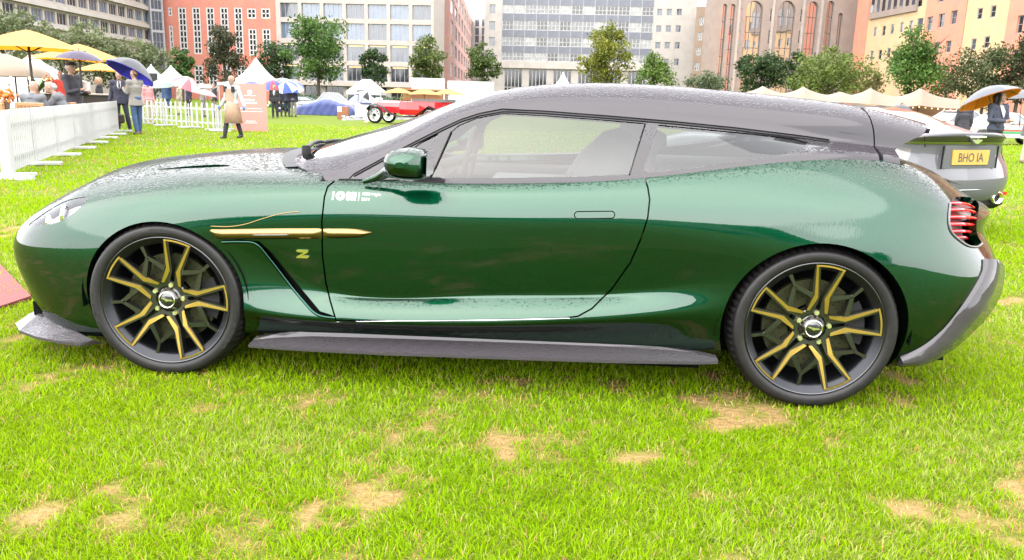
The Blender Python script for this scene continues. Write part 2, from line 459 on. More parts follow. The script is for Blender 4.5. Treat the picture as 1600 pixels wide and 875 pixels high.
# ------------------------------------------------------------------ body net: stations nose -> tail, curves sill -> centre line
def st(x, ws): return [(x, w_, z) for w_, z in ws]
BODY = [
 [(-2.08,0,.15),(-2.20,0,.15),(-2.25,0,.24),(-2.28,0,.34),(-2.30,0,.43),(-2.305,0,.50),(-2.295,0,.56),(-2.26,0,.625),(-2.20,0,.685),(-2.15,0,.725),(-2.10,0,.757),(-2.06,0,.78),(-2.03,0,.795)],
 [(-2.05,.36,.15),(-2.165,.42,.15),(-2.21,.44,.24),(-2.24,.45,.34),(-2.262,.455,.43),(-2.268,.455,.50),(-2.255,.45,.56),(-2.21,.435,.625),(-2.14,.41,.695),(-2.075,.37,.742),(-2.01,.28,.785),(-1.985,.15,.805),(-1.98,0,.81)],
 [(-1.96,.62,.15),(-2.06,.70,.15),(-2.105,.73,.25),(-2.135,.742,.345),(-2.158,.748,.43),(-2.165,.748,.50),(-2.15,.742,.565),(-2.09,.73,.64),(-1.99,.70,.715),(-1.92,.645,.768),(-1.87,.48,.822),(-1.86,.25,.852),(-1.86,0,.862)],
 st(-1.75,[(.70,.15),(.865,.15),(.895,.25),(.913,.345),(.922,.43),(.925,.51),(.918,.58),(.897,.66),(.852,.738),(.775,.795),(.60,.845),(.3,.878),(0,.887)]),
 st(-1.37,[(.72,.17),(.88,.175),(.92,.275),(.938,.37),(.947,.46),(.951,.55),(.949,.63),(.936,.71),(.897,.79),(.80,.853),(.62,.888),(.3,.922),(0,.932)]),
 st(-1.0,[(.72,.185),(.868,.20),(.90,.262),(.93,.315),(.912,.41),(.91,.535),(.925,.65),(.919,.742),(.884,.822),(.80,.873),(.62,.905),(.3,.938),(0,.948)]),
 st(-.6,[(.70,.19),(.855,.205),(.90,.255),(.946,.300),(.898,.378),(.890,.432),(.908,.66),(.905,.762),(.872,.838),(.80,.88),(.6,.925),(.3,.95),(0,.958)]),
 st(0,[(.70,.19),(.855,.208),(.90,.265),(.948,.315),(.895,.398),(.887,.452),(.905,.665),(.903,.77),(.869,.852),(.80,.892),(.6,.92),(.3,.93),(0,.935)]),
 st(.6,[(.70,.19),(.86,.21),(.895,.285),(.938,.365),(.900,.436),(.893,.49),(.912,.675),(.913,.775),(.887,.865),(.818,.932),(.6,.96),(.3,.97),(0,.975)]),
 st(1.0,[(.72,.19),(.875,.21),(.907,.30),(.926,.40),(.926,.485),(.931,.575),(.941,.675),(.936,.775),(.905,.88),(.832,.97),(.64,1.01),(.32,1.02),(0,1.02)]),
 st(1.37,[(.74,.19),(.895,.205),(.935,.31),(.957,.42),(.964,.52),(.967,.61),(.963,.695),(.947,.78),(.912,.88),(.80,1.0),(.63,1.063),(.32,1.07),(0,1.07)]),
 st(1.72,[(.70,.18),(.86,.185),(.915,.30),(.942,.42),(.949,.52),(.946,.61),(.933,.69),(.908,.775),(.864,.87),(.765,.965),(.60,1.028),(.3,1.045),(0,1.045)]),
 [(1.88,.62,.22),(1.94,.77,.23),(2.00,.80,.33),(2.04,.81,.42),(2.06,.808,.51),(2.055,.80,.59),(2.02,.79,.665),(1.985,.775,.74),(1.975,.755,.815),(1.965,.68,.88),(1.95,.52,.955),(1.97,.26,.965),(1.97,0,.965)],
 [(2.05,.42,.22),(2.13,.48,.23),(2.20,.51,.33),(2.245,.52,.42),(2.26,.52,.51),(2.245,.52,.60),(2.205,.52,.672),(2.18,.515,.735),(2.195,.50,.788),(2.165,.45,.825),(2.10,.35,.895),(2.10,.18,.915),(2.10,0,.915)],
 [(2.12,0,.22),(2.22,0,.23),(2.31,0,.33),(2.36,0,.42),(2.38,0,.51),(2.36,0,.60),(2.34,0,.672),(2.36,0,.73),(2.415,0,.775),(2.39,0,.795),(2.33,0,.825),(2.28,0,.845),(2.22,0,.86)],
]
BS = Surf(BODY, .021, .02)
GREEN = [
 [(-.74,.76,.83),(-.74,.765,.862),(-.77,.745,.885),(-.80,.72,.90),(-.83,.695,.908),(-.87,.64,.915),(-.92,.52,.93),(-.97,.3,.945),(-1.0,0,.95)],
 [(-.62,.79,.83),(-.62,.785,.868),(-.63,.765,.890),(-.645,.745,.908),(-.66,.725,.92),(-.68,.68,.945),(-.72,.57,.98),(-.76,.32,1.015),(-.78,0,1.025)],
 st(-.5,[(.805,.82),(.797,.872),(.778,.903),(.757,.930),(.736,.953),(.705,.985),(.60,1.04),(.33,1.095),(0,1.115)]),
 st(-.2,[(.83,.84),(.822,.888),(.79,.95),(.75,1.02),(.702,1.09),(.665,1.135),(.57,1.185),(.33,1.215),(0,1.222)]),
 st(.05,[(.83,.85),(.825,.90),(.785,.985),(.73,1.09),(.676,1.175),(.645,1.215),(.55,1.258),(.33,1.275),(0,1.278)]),
 st(.5,[(.84,.87),(.83,.93),(.785,1.01),(.725,1.10),(.672,1.168),(.65,1.215),(.565,1.282),(.33,1.312),(0,1.308)]),
 st(.9,[(.83,.90),(.822,.968),(.775,1.03),(.715,1.09),(.66,1.146),(.642,1.195),(.562,1.268),(.33,1.300),(0,1.298)]),
 st(1.3,[(.79,.97),(.775,1.035),(.74,1.06),(.69,1.085),(.64,1.110),(.625,1.163),(.547,1.242),(.32,1.274),(0,1.272)]),
 st(1.6,[(.73,.99),(.715,1.04),(.685,1.055),(.645,1.068),(.602,1.082),(.592,1.135),(.525,1.213),(.3,1.243),(0,1.241)]),
 st(1.85,[(.65,.96),(.64,1.01),(.61,1.03),(.58,1.047),(.548,1.063),(.54,1.105),(.485,1.165),(.28,1.200),(0,1.20)]),
 st(2.12,[(.58,.92),(.57,.97),(.55,1.0),(.52,1.025),(.49,1.04),(.48,1.065),(.44,1.10),(.25,1.135),(0,1.138)]),
]
GS = Surf(GREEN, .02, .018)

hero = thing('estate_car', 'dark green two-door sports estate car with grey roof and gold-edged black wheels, wet with rain', 'car', tuple(CAR_O), CAR_YAW)

# ------------------------------------------------------------------ body panels
DOOR = [(520,270),(524,282),(512,292),(507,308),(503,345),(504,400),(509,440),(516,470),(525,500),(600,502),(700,501),(800,499),(880,497),(903,494),(925,482),(955,452),(985,410),(1002,372),(1012,340),(1015,312),(1012,292),(1004,272),(1000,255),(800,262),(600,268)]
BELT = [(500,284),(530,280.5),(600,282),(680,281),(800,280),(900,278),(1005,272),(1100,265),(1200,254),(1250,244),(1280,233),(1300,222),(1340,222),(1395,233)]
d0 = resample(DOOR, 5, False)
door_in = np.array([BS.pix(*p) for p in offset2d(d0, -1.2)])
door_out = np.array([BS.pix(*p) for p in offset2d(d0, 1.4)])
def arch_loop(cx, cz, R):
    o = []
    for a in np.radians(np.linspace(-34, 214, 56)):
        x, z = cx + R * math.cos(a), cz + R * math.sin(a)
        q = BS.side(x, z)
        if q is not None: o.append(q)
    o = np.array(o)
    return np.vstack([[o[0][0], -.04], o, [o[-1][0], -.04]])
archF = arch_loop(-1.375, .335, .352); archR = arch_loop(1.365, .335, .372)
bl = BS.loop(BELT, 8, False, False)
bl = np.vstack([bl, [[bl[-1][0] + .16, BS.tv[-1] + .05], [bl[0][0] - .12, BS.tv[-1] + .05]]])
SLIT = [(345,376),(375,374),(405,377),(425,395),(455,432),(480,462),(500,486),(524,494),(524,496.5),(496,491),(474,470),(448,438),(420,402),(402,381),(375,377.5)]
slit = BS.loop(SLIT, 4, False)
HEAD = [(137,309),(122,309),(100,315),(75,329),(55,343),(45,352),(62,352),(85,349),(105,340),(122,327)]
headl = BS.loop(HEAD, 4)
TAIL = [(1491,309),(1484,322),(1482,345),(1486,362),(1497,374),(1512,384),(1528,386),(1534,381),(1527,366),(1526,348),(1529,330),(1528,316),(1515,308)]
taill = BS.loop(TAIL, 4)
HV = [(246,265),(290,260),(340,257),(359,259),(340,261),(290,263)]
hv = BS.loop(HV, 5)
HND = []
for k in range(14):
    a = PI / 2 + PI * k / 13; HND.append((903 + 5.5 * math.cos(a), 336 - 5.5 * math.sin(a)))
for k in range(14):
    a = -PI / 2 + PI * k / 13; HND.append((955 + 5.5 * math.cos(a), 335.5 - 5.5 * math.sin(a)))
hnd_o = BS.loop(offset2d(np.array(HND), .8), 4, False); hnd_i = BS.loop(offset2d(np.array(HND), -.8), 4, False)
loops = [door_in, door_out, archF, archR, bl, slit, headl, taill, hv, hnd_o, hnd_i]
uv, T, cen = cdt(BS, loops)
ok = (cen[:, 1] > 0) & (cen[:, 1] < BS.tv[-1]) & (cen[:, 0] > 0) & (cen[:, 0] < BS.tu[-1])
I = {k: inside(L, cen) & ok for k, L in dict(di=door_in, do=door_out, aF=archF, aR=archR, bl=bl, sl=slit, hd=headl, tl=taill, hv=hv, ho=hnd_o, hi=hnd_i).items()}
cut = I['aF'] | I['aR'] | I['bl']
body = panel(BS, 'body', uv, T[ok & ~cut & ~I['do'] & ~I['sl'] & ~I['hd'] & ~I['tl'] & ~I['hv']], M_PAINT, hero, .03)
body_far = panel(BS, 'far_body_side', uv, T[ok & ~cut & ~I['do'] & ~I['hd'] & ~I['tl'] & ~I['hv']], M_PAINT, hero, .03, mirror=True)
door = panel(BS, 'door', uv, T[I['di'] & ~cut & ~I['ho']], M_PAINT, hero, .03)
panel(BS, 'door', uv, T[I['di'] & ~cut & ~I['ho']], M_PAINT, hero, .03, mirror=True)
panel(BS, 'door_handle', uv, T[I['hi']], M_PAINT, door, .02)
panel(BS, 'vent_duct', uv, T[I['sl']], M_VOID, hero, 0, -.035)
panel(BS, 'bonnet_vent', uv, T[I['hv']], M_VOID, hero, 0, -.02)
panel(BS, 'bonnet_vent', uv, T[I['hv']], M_VOID, hero, 0, -.02, mirror=True)

# ---- head lamps
for mir in (False, True):
    lens = panel(BS, 'headlight', uv, T[I['hd']], M_LENS, hero, .0, -.002, mirror=mir)
    panel(BS, 'lamp_bowl', uv, T[I['hd']], mat('lamp bowl', (.85, .85, .87), .3, .3, var=.3, scale=60), lens, 0, -.045, mirror=mir)
    for (hx, hy, hr) in ((96, 332, .042), (72, 343, .03)):
        q = BS.pix(hx, hy)[None]; P = BS.ev(q)[0] - BS.nrm(q)[0] * .022; N = BS.nrm(q)[0]
        d = Vector((-1, -.35, .15)).normalized()
        Mx = Matrix.Translation(Vector(P)) @ d.to_track_quat('Z', 'Y').to_matrix().to_4x4()
        mb = MB(); mb.lathe([(hr, 0), (hr * 1.05, .012), (hr * .85, .012), (hr * .6, .0), (.0001, .012)], 18, 0, True, Mx)
        o = mb.build('reflector', M_CHROME, lens)
        if mir: o.scale = (1, -1, 1)

# ---- tail lamps: recess, red blades, clear tray
for mir in (False, True):
    rec = panel(BS, 'tail_light', uv, T[I['tl']], mat('lamp recess', (.20, .18, .18), .35), hero, 0, -.055, mirror=mir)
    for i, (a, b, lf, th) in enumerate((((1486,316),(1524,322),.0,.010), ((1484,327),(1526,330),.0,.011), ((1484,339),(1527,341),.002,.011), ((1486,350),(1524,351),.0,.012), ((1492,361),(1522,362),-.004,.011), ((1500,370),(1518,371),-.008,.009))):
        P = []
        for t in np.linspace(0, 1, 9):
            q = BS.pix(a[0] + (b[0] - a[0]) * t, a[1] + (b[1] - a[1]) * t)[None]
            P.append(BS.ev(q)[0] + BS.nrm(q)[0] * (lf - .008 + .012 * math.sin(PI * t)))
        mb = MB(); vs = []
        for j, p in enumerate(P):
            p = np.array(p); q = BS.nrm(np.array([BS.pix(a[0] + (b[0] - a[0]) * j / 8, a[1])]))[0]; q[2] = 0; q /= np.linalg.norm(q)
            for dz, dn in ((th / 2, 0), (th / 2, -.05), (-th / 2, -.05), (-th / 2, 0), (0, .006)): vs.append(p + q * dn + [0, 0, dz])
        fs = []
        for j in range(8):
            for k in range(5): fs.append((j * 5 + k, j * 5 + (k + 1) % 5, j * 5 + 5 + (k + 1) % 5, j * 5 + 5 + k))
        fs += [(0, 1, 2, 3, 4), (44, 43, 42, 41, 40)]
        mb.add(vs, fs); o = mb.build('lamp_blade', M_RED, rec)
        if mir: o.scale = (1, -1, 1)
    P = [BS.ev(BS.pix(x, y)[None])[0] + BS.nrm(BS.pix(x, y)[None])[0] * .002 for x, y in resample([(1484,318),(1482,345),(1486,362),(1497,374),(1512,384),(1526,386),(1534,381)], 4, True, False)]
    o = MB().tube(P, .005, 6).build('lamp_rim', mat('lamp surround', (.14, .14, .14), .3), rec)
    if mir: o.scale = (1, -1, 1)

# ------------------------------------------------------------------ roof, pillars and glass
TRIM = [(545,280),(553,272),(600,246.5),(650,221),(690,201),(720,187),(750,177.5),(785,171),(850,174),(950,181.5),(1050,190),(1150,200),(1250,212),(1296,218.5)]
DLO_LOW = [(1312,219),(1290,233),(1265,243),(1200,255),(1100,266),(1005,273),(900,279),(680,282),(600,283),(545,283)]
dlo = GS.loop(TRIM + DLO_LOW, 6, False)
QUART = [(606,252),(640,235),(671,213),(686,207),(666,243),(655,277),(625,277),(600,270)]
SIDEG = [(672,278),(680,262),(704,207),(716,196),(745,184),(785,177),(850,180),(950,187.5),(1007,192.5),(982,273),(900,276),(780,278)]
REARG = [(1029,195),(1100,201.5),(1180,209),(1240,216),(1262,222),(1256,231),(1225,241),(1150,254),(1080,263),(1012,270),(1005,265),(1015,233)]
qg, sg, rg = (GS.loop(x, 5, False) for x in (QUART, SIDEG, REARG))
BGAP = [(1007.2,193),(1009.5,193),(984.5,274),(982.2,274)]
bg_ = GS.loop(BGAP, 5, False)
TGAP = resample(TRIM, 6, False, False); tg_o = np.array([GS.pix(x, y - 1.2) for x, y in TGAP]); tg_i = np.array([GS.pix(x, y + 1.6) for x, y in TGAP])
tgap = np.vstack([tg_o, tg_i[::-1]])
# windscreen: from the pillar's inner edge round to the centre
WS = [(523,262),(560,244),(600,218),(650,190),(700,168),(740,155)]
wl = []
for x_, w_ in ((-.80,.60),(-.66,.655),(-.5,.66),(-.35,.64),(-.2,.615),(-.07,.585)):
    best = None
    for v in np.linspace(GS.tv[3], GS.tv[-1], 240):
        pass
    wl.append((x_, w_))
def gs_at(x_, w_):
    """surface parameters on the greenhouse top at plan position x, half width w"""
    q = GS.cast((x_, -w_, 3), (0, 0, -1)); return q
wl = [q for q in (gs_at(*p) for p in wl) if q is not None]
wtop = [gs_at(.06, .5), gs_at(.09, .3), gs_at(.10, .02)]
ws_loop = np.vstack([wl, wtop, [[wtop[-1][0], GS.tv[-1] + .02]], [[.0 + .03, GS.tv[-1] + .02]], [[.03, wl[0][1]]]])
# dense straight segments
ws_loop = resample(ws_loop, .02, False)
TIP = [(1448,203),(1443,209),(1425,219),(1396,232.5),(1385,236),(1400,262),(1500,262),(1500,150),(1435,192)]
tip = np.array([GS.pix(*p) for p in resample([(1446.5,204),(1440,211),(1422,220),(1397,232.5)], 4, True, False)])
tip = np.vstack([tip, [[tip[-1][0], -.03], [GS.tu[-1] + .03, -.03], [GS.tu[-1] + .03, GS.tv[-1] + .03], [max(tip[0][0], GS.tu[-1] - .02), GS.tv[-1] + .03]]])
SPG = [(1354,176),(1360,186),(1365,205),(1366.5,230)]
spo = np.array([GS.pix(x, y) for x, y in resample(SPG, 4, True, False)])
spo = np.vstack([[[spo[0][0] - .02, GS.tv[-1] + .02]], spo, [[spo[-1][0], -.03]]])
spgap = np.vstack([spo + [.0035, 0], (spo - [.0035, 0])[::-1]])
spreg = np.vstack([spo, [[GS.tu[-1] + .1, -.03], [GS.tu[-1] + .1, GS.tv[-1] + .02]]])
loops = [dlo, qg, sg, rg, bg_, tgap, ws_loop, tip, spgap]
guv, gT, gc = cdt(GS, loops)
okg = (gc[:, 1] > 0) & (gc[:, 1] < GS.tv[-1]) & (gc[:, 0] > 0) & (gc[:, 0] < GS.tu[-1])
J = {k: inside(L, gc) & okg for k, L in dict(dlo=dlo, qg=qg, sg=sg, rg=rg, bg=bg_, tg=tgap, ws=ws_loop, tip=tip, sp=spgap, spr=spreg).items()}
glassy = J['qg'] | J['sg'] | J['rg']
for mir in (False, True):
    panel(GS, 'roof', guv, gT[okg & ~J['dlo'] & ~J['tg'] & ~J['ws'] & ~J['tip'] & ~J['sp'] & ~J['spr']], M_ROOF, hero, .03, mirror=mir)
    panel(GS, 'roof_spoiler', guv, gT[okg & J['spr'] & ~J['sp'] & ~J['tip'] & ~J['dlo'] & ~J['tg']], M_ROOF, hero, .022, mirror=mir)
    fr = panel(GS, 'window_frame', guv, gT[J['dlo'] & ~J['tg'] & ~glassy & ~J['bg']], M_FRAME, hero, .02, mirror=mir)
    panel(GS, 'window_glass', guv, gT[J['qg']], M_GLASS, fr, 0, -.004, mirror=mir)
    panel(GS, 'window_glass', guv, gT[J['sg']], M_GLASS, fr, 0, -.004, mirror=mir)
    panel(GS, 'window_glass', guv, gT[J['rg']], M_GLASS, fr, 0, -.004, mirror=mir)
    panel(GS, 'windscreen', guv, gT[J['ws']], M_GLASS, hero, 0, -.003, mirror=mir)
def strip(S, pts, rad, name, m, parent, lift=0.0, step=6, smooth=False, n=6):
    P = [(S.ev(q[None])[0] + S.nrm(q[None])[0] * lift) for q in (S.pix(*p) for p in resample(pts, step, smooth, False))]
    return MB().tube(P, rad, n).build(name, m, parent)
strip(GS, [(x, y + 3.6) for x, y in TRIM[1:]], .0035, 'window_seal', M_BLACK, hero, .001)
strip(GS, [(x, y + .6) for x, y in TRIM], .0035, 'roof_seal', M_BLACK, hero, -.004)
strip(BS, BELT[1:12], .0045, 'belt_seal', M_BLACK, hero, .0)
strip(BS, [(1300,219.5),(1340,223.5),(1395,234.5)], .007, 'roof_seal', M_BLACK, hero, .002)
strip(GS, [(672,277),(682,258),(705,206)], .003, 'window_seal', M_BLACK, hero, .001)

# dark liner that closes the shell below the cabin, wheel wells, floor pan
for cx, R in ((-1.375, .372), (1.365, .392)):
    for s in (-1, 1):
        mb = MB(); ang = [math.radians(-6 + 192 * k / 28) for k in range(29)]
        V = [(cx + R * math.cos(a), s * y, .335 + R * math.sin(a)) for a in ang for y in (.925, .55)]
        V += [(cx + R * math.cos(a), s * .55, .335 + R * math.sin(a)) for a in ang]
        mb.add(V, [(2 * k, 2 * k + 1, 2 * k + 3, 2 * k + 2) for k in range(28)] + [tuple(range(58, 87))]).build('wheel_well', M_VOID, hero)
mb = MB()
mb.box((0, 0, .20), (4.0, 1.40, .06)); mb.box((-1.85, 0, .22), (.5, 1.5, .08)); mb.box((0, 0, .235), (1.95, 1.72, .06)); mb.box((0, 0, .155), (1.86, 1.70, .05)); mb.box((-1.90, 0, .15), (.3, 1.4, .04)); mb.box((-1.37, 0, .20), (.72, 1.1, .08)); mb.box((1.37, 0, .20), (.72, 1.1, .08)); mb.box((1.85, 0, .30), (.3, 1.2, .1))  # the lowest boxes are added to deepen the shade under the car
mb.build('floor_pan', M_VOID, hero)

# ------------------------------------------------------------------ cabin
mb = MB(); mb.box((.45, 0, .72), (2.6, 1.5, .04)); mb.box((-.72, 0, .78), (.3, 1.42, .18), tilt=('Y', -.25), bev=.05); mb.box((-.50, 0, .80), (.32, 1.40, .12), bev=.05)
mb.box((1.30, 0, .84), (1.0, 1.3, .2), bev=.04)
mb.build('dashboard', M_DASH, hero)
for s in (-1, 1):
    mb = MB()
    mb.tube([(.42, s * .38, .74), (.53, s * .38, .86), (.63, s * .38, .99), (.67, s * .38, 1.04)], [.14, .17, .14, .09], 10)
    mb.tube([(.67, s * .38, 1.03), (.70, s * .38, 1.08), (.72, s * .38, 1.12)], [.08, .10, .07], 10)
    mb.box((.12, s * .38, .74), (.5, .46, .14), bev=.05)
    mb.build('seat', M_SEAT, hero)
    MB().box((.12, s * .80, .80), (1.5, .05, .1), bev=.02).build('door_card', M_SEAT, hero)
ring = []
for k in range(25):
    a = 2 * PI * k / 24; ring.append((-.22 + .06 * math.sin(a) * .4, .38 + .175 * math.cos(a), .90 + .165 * math.sin(a)))
mb = MB(); mb.tube(ring, .016, 6, caps=False); mb.bar((-.22, .21, .90), (-.22, .55, .90), .03); mb.tube([(-.24, .38, .90), (-.45, .38, .84)], .03, 8)
mb.build('steering_wheel', M_DASH, hero)
MB().box((-.12, 0, 1.165), (.03, .2, .06), bev=.02).build('rear_view_mirror', M_DASH, hero)

# ------------------------------------------------------------------ strake, badges, decal
def ribbon(S, top, bot, m, name, parent, h=.012, step=5, ends=.55):
    """a moulding standing proud between two pixel lines"""
    A = resample(top, step, True, False); n = len(A); B0 = np.array(bot, float)
    L = np.r_[0, np.cumsum(np.linalg.norm(np.diff(B0, axis=0), axis=1))]; tq = np.linspace(0, L[-1], n)
    B = np.stack([np.interp(tq, L, B0[:, 0]), np.interp(tq, L, B0[:, 1])], -1)
    vs = []; K = 9
    for i in range(n):
        e = min(1, (.15 + min(i, n - 1 - i) / 3.0))
        for k in range(K):
            t = k / (K - 1); p = A[i] * (1 - t) + B[i] * t; q = S.pix(*p)[None]
            vs.append(S.ev(q)[0] + S.nrm(q)[0] * (h * e * (1 - abs(2 * t - 1) ** 2.6) - .001))
    fs = [(i * K + k, i * K + k + 1, i * K + K + k + 1, i * K + K + k) for i in range(n - 1) for k in range(K - 1)]
    return MB().add(vs, fs, 0, True).build(name, m, parent)
stk = ribbon(BS, [(327,360),(340,357.6),(420,357),(502,357)], [(339,373),(345,374),(420,374),(503,373.5)], M_CHAMP, 'side_strake', hero, .016)
ribbon(BS, [(505,357.4),(540,357.4),(565,359),(580,362.6)], [(506,373),(540,373),(565,371.5),(580,365)], M_CHAMP, 'side_strake', door, .016)
ribbon(BS, [(388,364.5),(420,364.3),(461,364.3)], [(388,367.5),(420,367.5),(461,367.5)], mat('vent mesh', (.25, .23, .22), .5), 'vent_slot', stk, .019)
strip(BS, [(330,353.5),(360,354),(385,350),(410,342),(440,334),(468,330.5)], .0022, 'gold_pinstripe', M_CHAMP, hero, .001, 5, True)
strip(BS, [(347,378.5),(375,377.8),(400,381),(420,402.5),(448,438.5),(474,470.5),(496,491.5),(524,497)], .0065, 'vent_edge_highlight', mat('green edge highlight', (.02, .05, .04), .15, 1.0, var=0), hero, .002, 4, True, 8)  # raised strip in lighter green stands in for the sky highlight on the chamfer
strip(BS, [(396,508.5),(460,506),(525,503.5),(600,501.8),(700,500.8),(800,499.2),(890,497.2)], .0016, 'door_edge', M_CHROME, hero, -.002, 8, True)

def surf_local(S, cx, cy, ax=(1, 0)):
    """frame on the surface at a pixel: origin, right (towards the tail), up, normal"""
    q = S.pix(cx, cy)[None]; P = S.ev(q)[0]; N = S.nrm(q)[0]
    R = np.array([1, 0, 0]) - N * N[0]; R /= np.linalg.norm(R); U = np.cross(N, R); U = U if U[2] > 0 else -U
    return P, R, U, N
def decal(S, V, Fs, cx, cy, m, name, parent, lift=.0012):
    """flat print pressed on to the surface"""
    P, R, U, N = surf_local(S, cx, cy); out = []
    for x, y in V:
        p = P + R * x + U * y; h = S.bvh.ray_cast(Vector(p + N * .1), Vector(-N))
        out.append(np.array(h[0]) + N * lift if h[0] is not None else p + N * lift)
    return MB().add(out, Fs).build(name, m, parent)
def dec_text(body, h, ox, oy, bold=0, sx=1.0):
    V, Fs = text_mesh(body, 1.0, bold, 'LEFT'); s = h / .70
    return [(v.x * s * sx + ox, v.y * s + oy) for v in V], Fs
DV, DF = [], []
def dadd(V, Fs):
    b = len(DV); DV.extend(V); DF.extend([tuple(b + i for i in f) for f in Fs])
# pixel scale on the door there is about 365 px per metre
dadd(*dec_text('1', .037, -.009, -.0185, .015)) 
ring_o = [(.0355 + .0195 * math.cos(2 * PI * k / 28), .0195 * math.sin(2 * PI * k / 28)) for k in range(28)]
ring_i = [(.0355 + .0065 * math.cos(2 * PI * k / 28), .0065 * math.sin(2 * PI * k / 28)) for k in range(28)]
dadd(ring_o + ring_i, [(k, (k + 1) % 28, 28 + (k + 1) % 28, 28 + k) for k in range(28)])
for r_ in range(4):
    for c_ in range(5):
        x0, y0 = .0605 + c_ * .0086, .0175 - r_ * .0092; k = .002 * (1 if (r_ + c_) % 2 else -1)
        dadd([(x0, y0 + k), (x0 + .0072, y0 - k), (x0 + .0072, y0 - .0075 - k), (x0, y0 - .0075 + k)], [(3, 2, 1, 0)])
dadd([(.112, -.0195), (.1145, -.0195), (.1145, .0185), (.112, .0185)], [(0, 1, 2, 3)])
dadd(*dec_text('1000 Miglia', .0125, .125, .006, .012)); dadd(*dec_text('2019', .0125, .125, -.0175, .012))
decal(BS, DV, DF, 519, 305.5, M_WHITE, 'door_decal', door)
Zp = [(-.5,.34),(-.38,.5),(.47,.5),(.47,.28),(-.02,-.12),(.3,-.12),(.52,-.2),(.38,-.42),(-.5,-.42),(-.44,-.24),(.12,.22),(-.28,.22)]
P, R, U, N = surf_local(BS, 473, 397)
Mx = Matrix((( R[0],U[0],N[0],P[0]),(R[1],U[1],N[1],P[1]),(R[2],U[2],N[2],P[2]),(0,0,0,1)))
MB().prism([(x * .058, y * .042) for x, y in Zp][::-1], -.002, .005, Mx, taper=.06).build('letter_badge', mat('badge gold', (.85, .74, .42), .2, 1.0), hero)

# ------------------------------------------------------------------ carbon: sill blade, splitter, rear valance
def loft(rings, m, name, parent, closed=True, smooth=False, caps=True):
    n = len(rings[0]); vs = [p for r_ in rings for p in r_]; fs = []
    for i in range(len(rings) - 1):
        for k in range(n if closed else n - 1):
            j = (k + 1) % n; fs.append((i * n + k, i * n + j, i * n + n + j, i * n + n + k))
    mb = MB().add(vs, fs, 0, smooth)
    if caps and closed: mb.add(rings[0], [tuple(range(n - 1, -1, -1))]); mb.add(rings[-1], [tuple(range(n))])
    return mb.build(name, m, parent)
for s in (-1, 1):
    R_ = []
    for x, wo, zo, wi, zi, zt in ((-1.0,.955,.170,.90,.176,.18),(-.9,.965,.170,.885,.186,.20),(-.75,.972,.170,.872,.196,.225),(-.4,.978,.172,.868,.202,.240),(.2,.982,.182,.868,.210,.252),(.55,.982,.188,.872,.214,.245),(.75,.98,.194,.885,.215,.225),(.9,.978,.199,.915,.214,.215),(.985,.974,.204,.955,.208,.209)):
        R_.append([(x, s * wo, zo), (x, s * wi, zi), (x, s * (wi - .012), zt), (x, s * (wi - .05), zt), (x, s * (wi - .05), zo - .022), (x, s * (wo - .01), zo - .016), (x, s * wo, zo - .012)])
    loft(R_, M_CARB, 'side_skirt', hero)
# front splitter: a blade that sweeps round the corner and turns up at its end
for s in (-1, 1):
    R_ = []
    for x, w_, z, wi, zi in ((-2.30,.0,.15,.0,.16),(-2.28,.35,.150,.33,.16),(-2.235,.62,.152,.58,.165),(-2.185,.765,.155,.66,.20),(-2.11,.845,.148,.715,.222),(-2.0,.892,.138,.785,.19),(-1.88,.918,.132,.85,.158),(-1.77,.932,.130,.90,.138)):
        dx = .05 if w_ < .7 else .03
        R_.append([(x, s * w_, z), (x + dx * 1.4, s * wi, zi), (x + dx * 2, s * (wi - .05), zi - .03), (x + dx, s * (w_ - .04), z - .016), (x, s * w_, z - .012)])
    loft(R_, M_CARB, 'front_splitter', hero, smooth=False)
def band(S, outer, inner, m, name, parent, h=.03, step=13):
    A = resample(outer, step, True, False); n = len(A); B0 = resample(inner, 3, True, False)
    L = np.r_[0, np.cumsum(np.linalg.norm(np.diff(B0, axis=0), axis=1))]; tq = np.linspace(0, L[-1], n)
    B = np.stack([np.interp(tq, L, B0[:, 0]), np.interp(tq, L, B0[:, 1])], -1)
    rings = []
    for i in range(n):
        qa = S.pix(*A[i])[None]; qb = S.pix(*B[i])[None]
        a = S.ev(qa)[0]; b = S.ev(qb)[0]; na = S.nrm(qa)[0]; nb = S.nrm(qb)[0]
        rings.append([a + na * h, (a + na * h) * .5 + (b + nb * h * .5) * .5 + (na + nb) * .006, b + nb * h * .35, b - nb * .03, a - na * .05 + np.array([0, 0, -.02]), a + na * (h - .02) + np.array([0, 0, -.025])])
    return rings
VAL_O = [(1405,562),(1430,561),(1465,556),(1498,544),(1516,526),(1535,496),(1552,462),(1563,437),(1563,425),(1552,411)]
VAL_I = [(1406,557),(1428,548),(1450,535),(1476,512),(1500,482),(1520,452),(1533,428),(1536,418),(1536,411),(1536,405)]
rg_ = band(BS, VAL_O, VAL_I, M_CARB, 'v', hero, .028)
for s in (-1, 1):
    R_ = [[(p[0], p[1] * -s, p[2]) for p in r_] for r_ in rg_]
    loft(R_, M_CARB, 'rear_valance', hero, smooth=True)
    mb = MB(); d = Vector((1, -.12 * -s, .08)).normalized(); Mx = Matrix.Translation((2.13, s * .52, .35)) @ d.to_track_quat('Z', 'Y').to_matrix().to_4x4()
    mb.lathe([(.03, -.1), (.055, -.1), (.06, 0), (.058, .085), (.050, .09), (.046, .03), (.04, -.08)], 20, 0, True, Mx)
    mb.build('exhaust_pipe', mat('dark exhaust', (.05, .05, .055), .25, .9), hero)
# rear screen under the spoiler
MB().add([(1.72, -.50, 1.03), (1.72, .50, 1.03), (2.14, .36, .90), (2.14, -.36, .90), (1.55, -.5, 1.20), (1.55, .5, 1.20)], [(0, 3, 2, 1), (4, 0, 1, 5)]).build('rear_window', M_GLASS, hero)

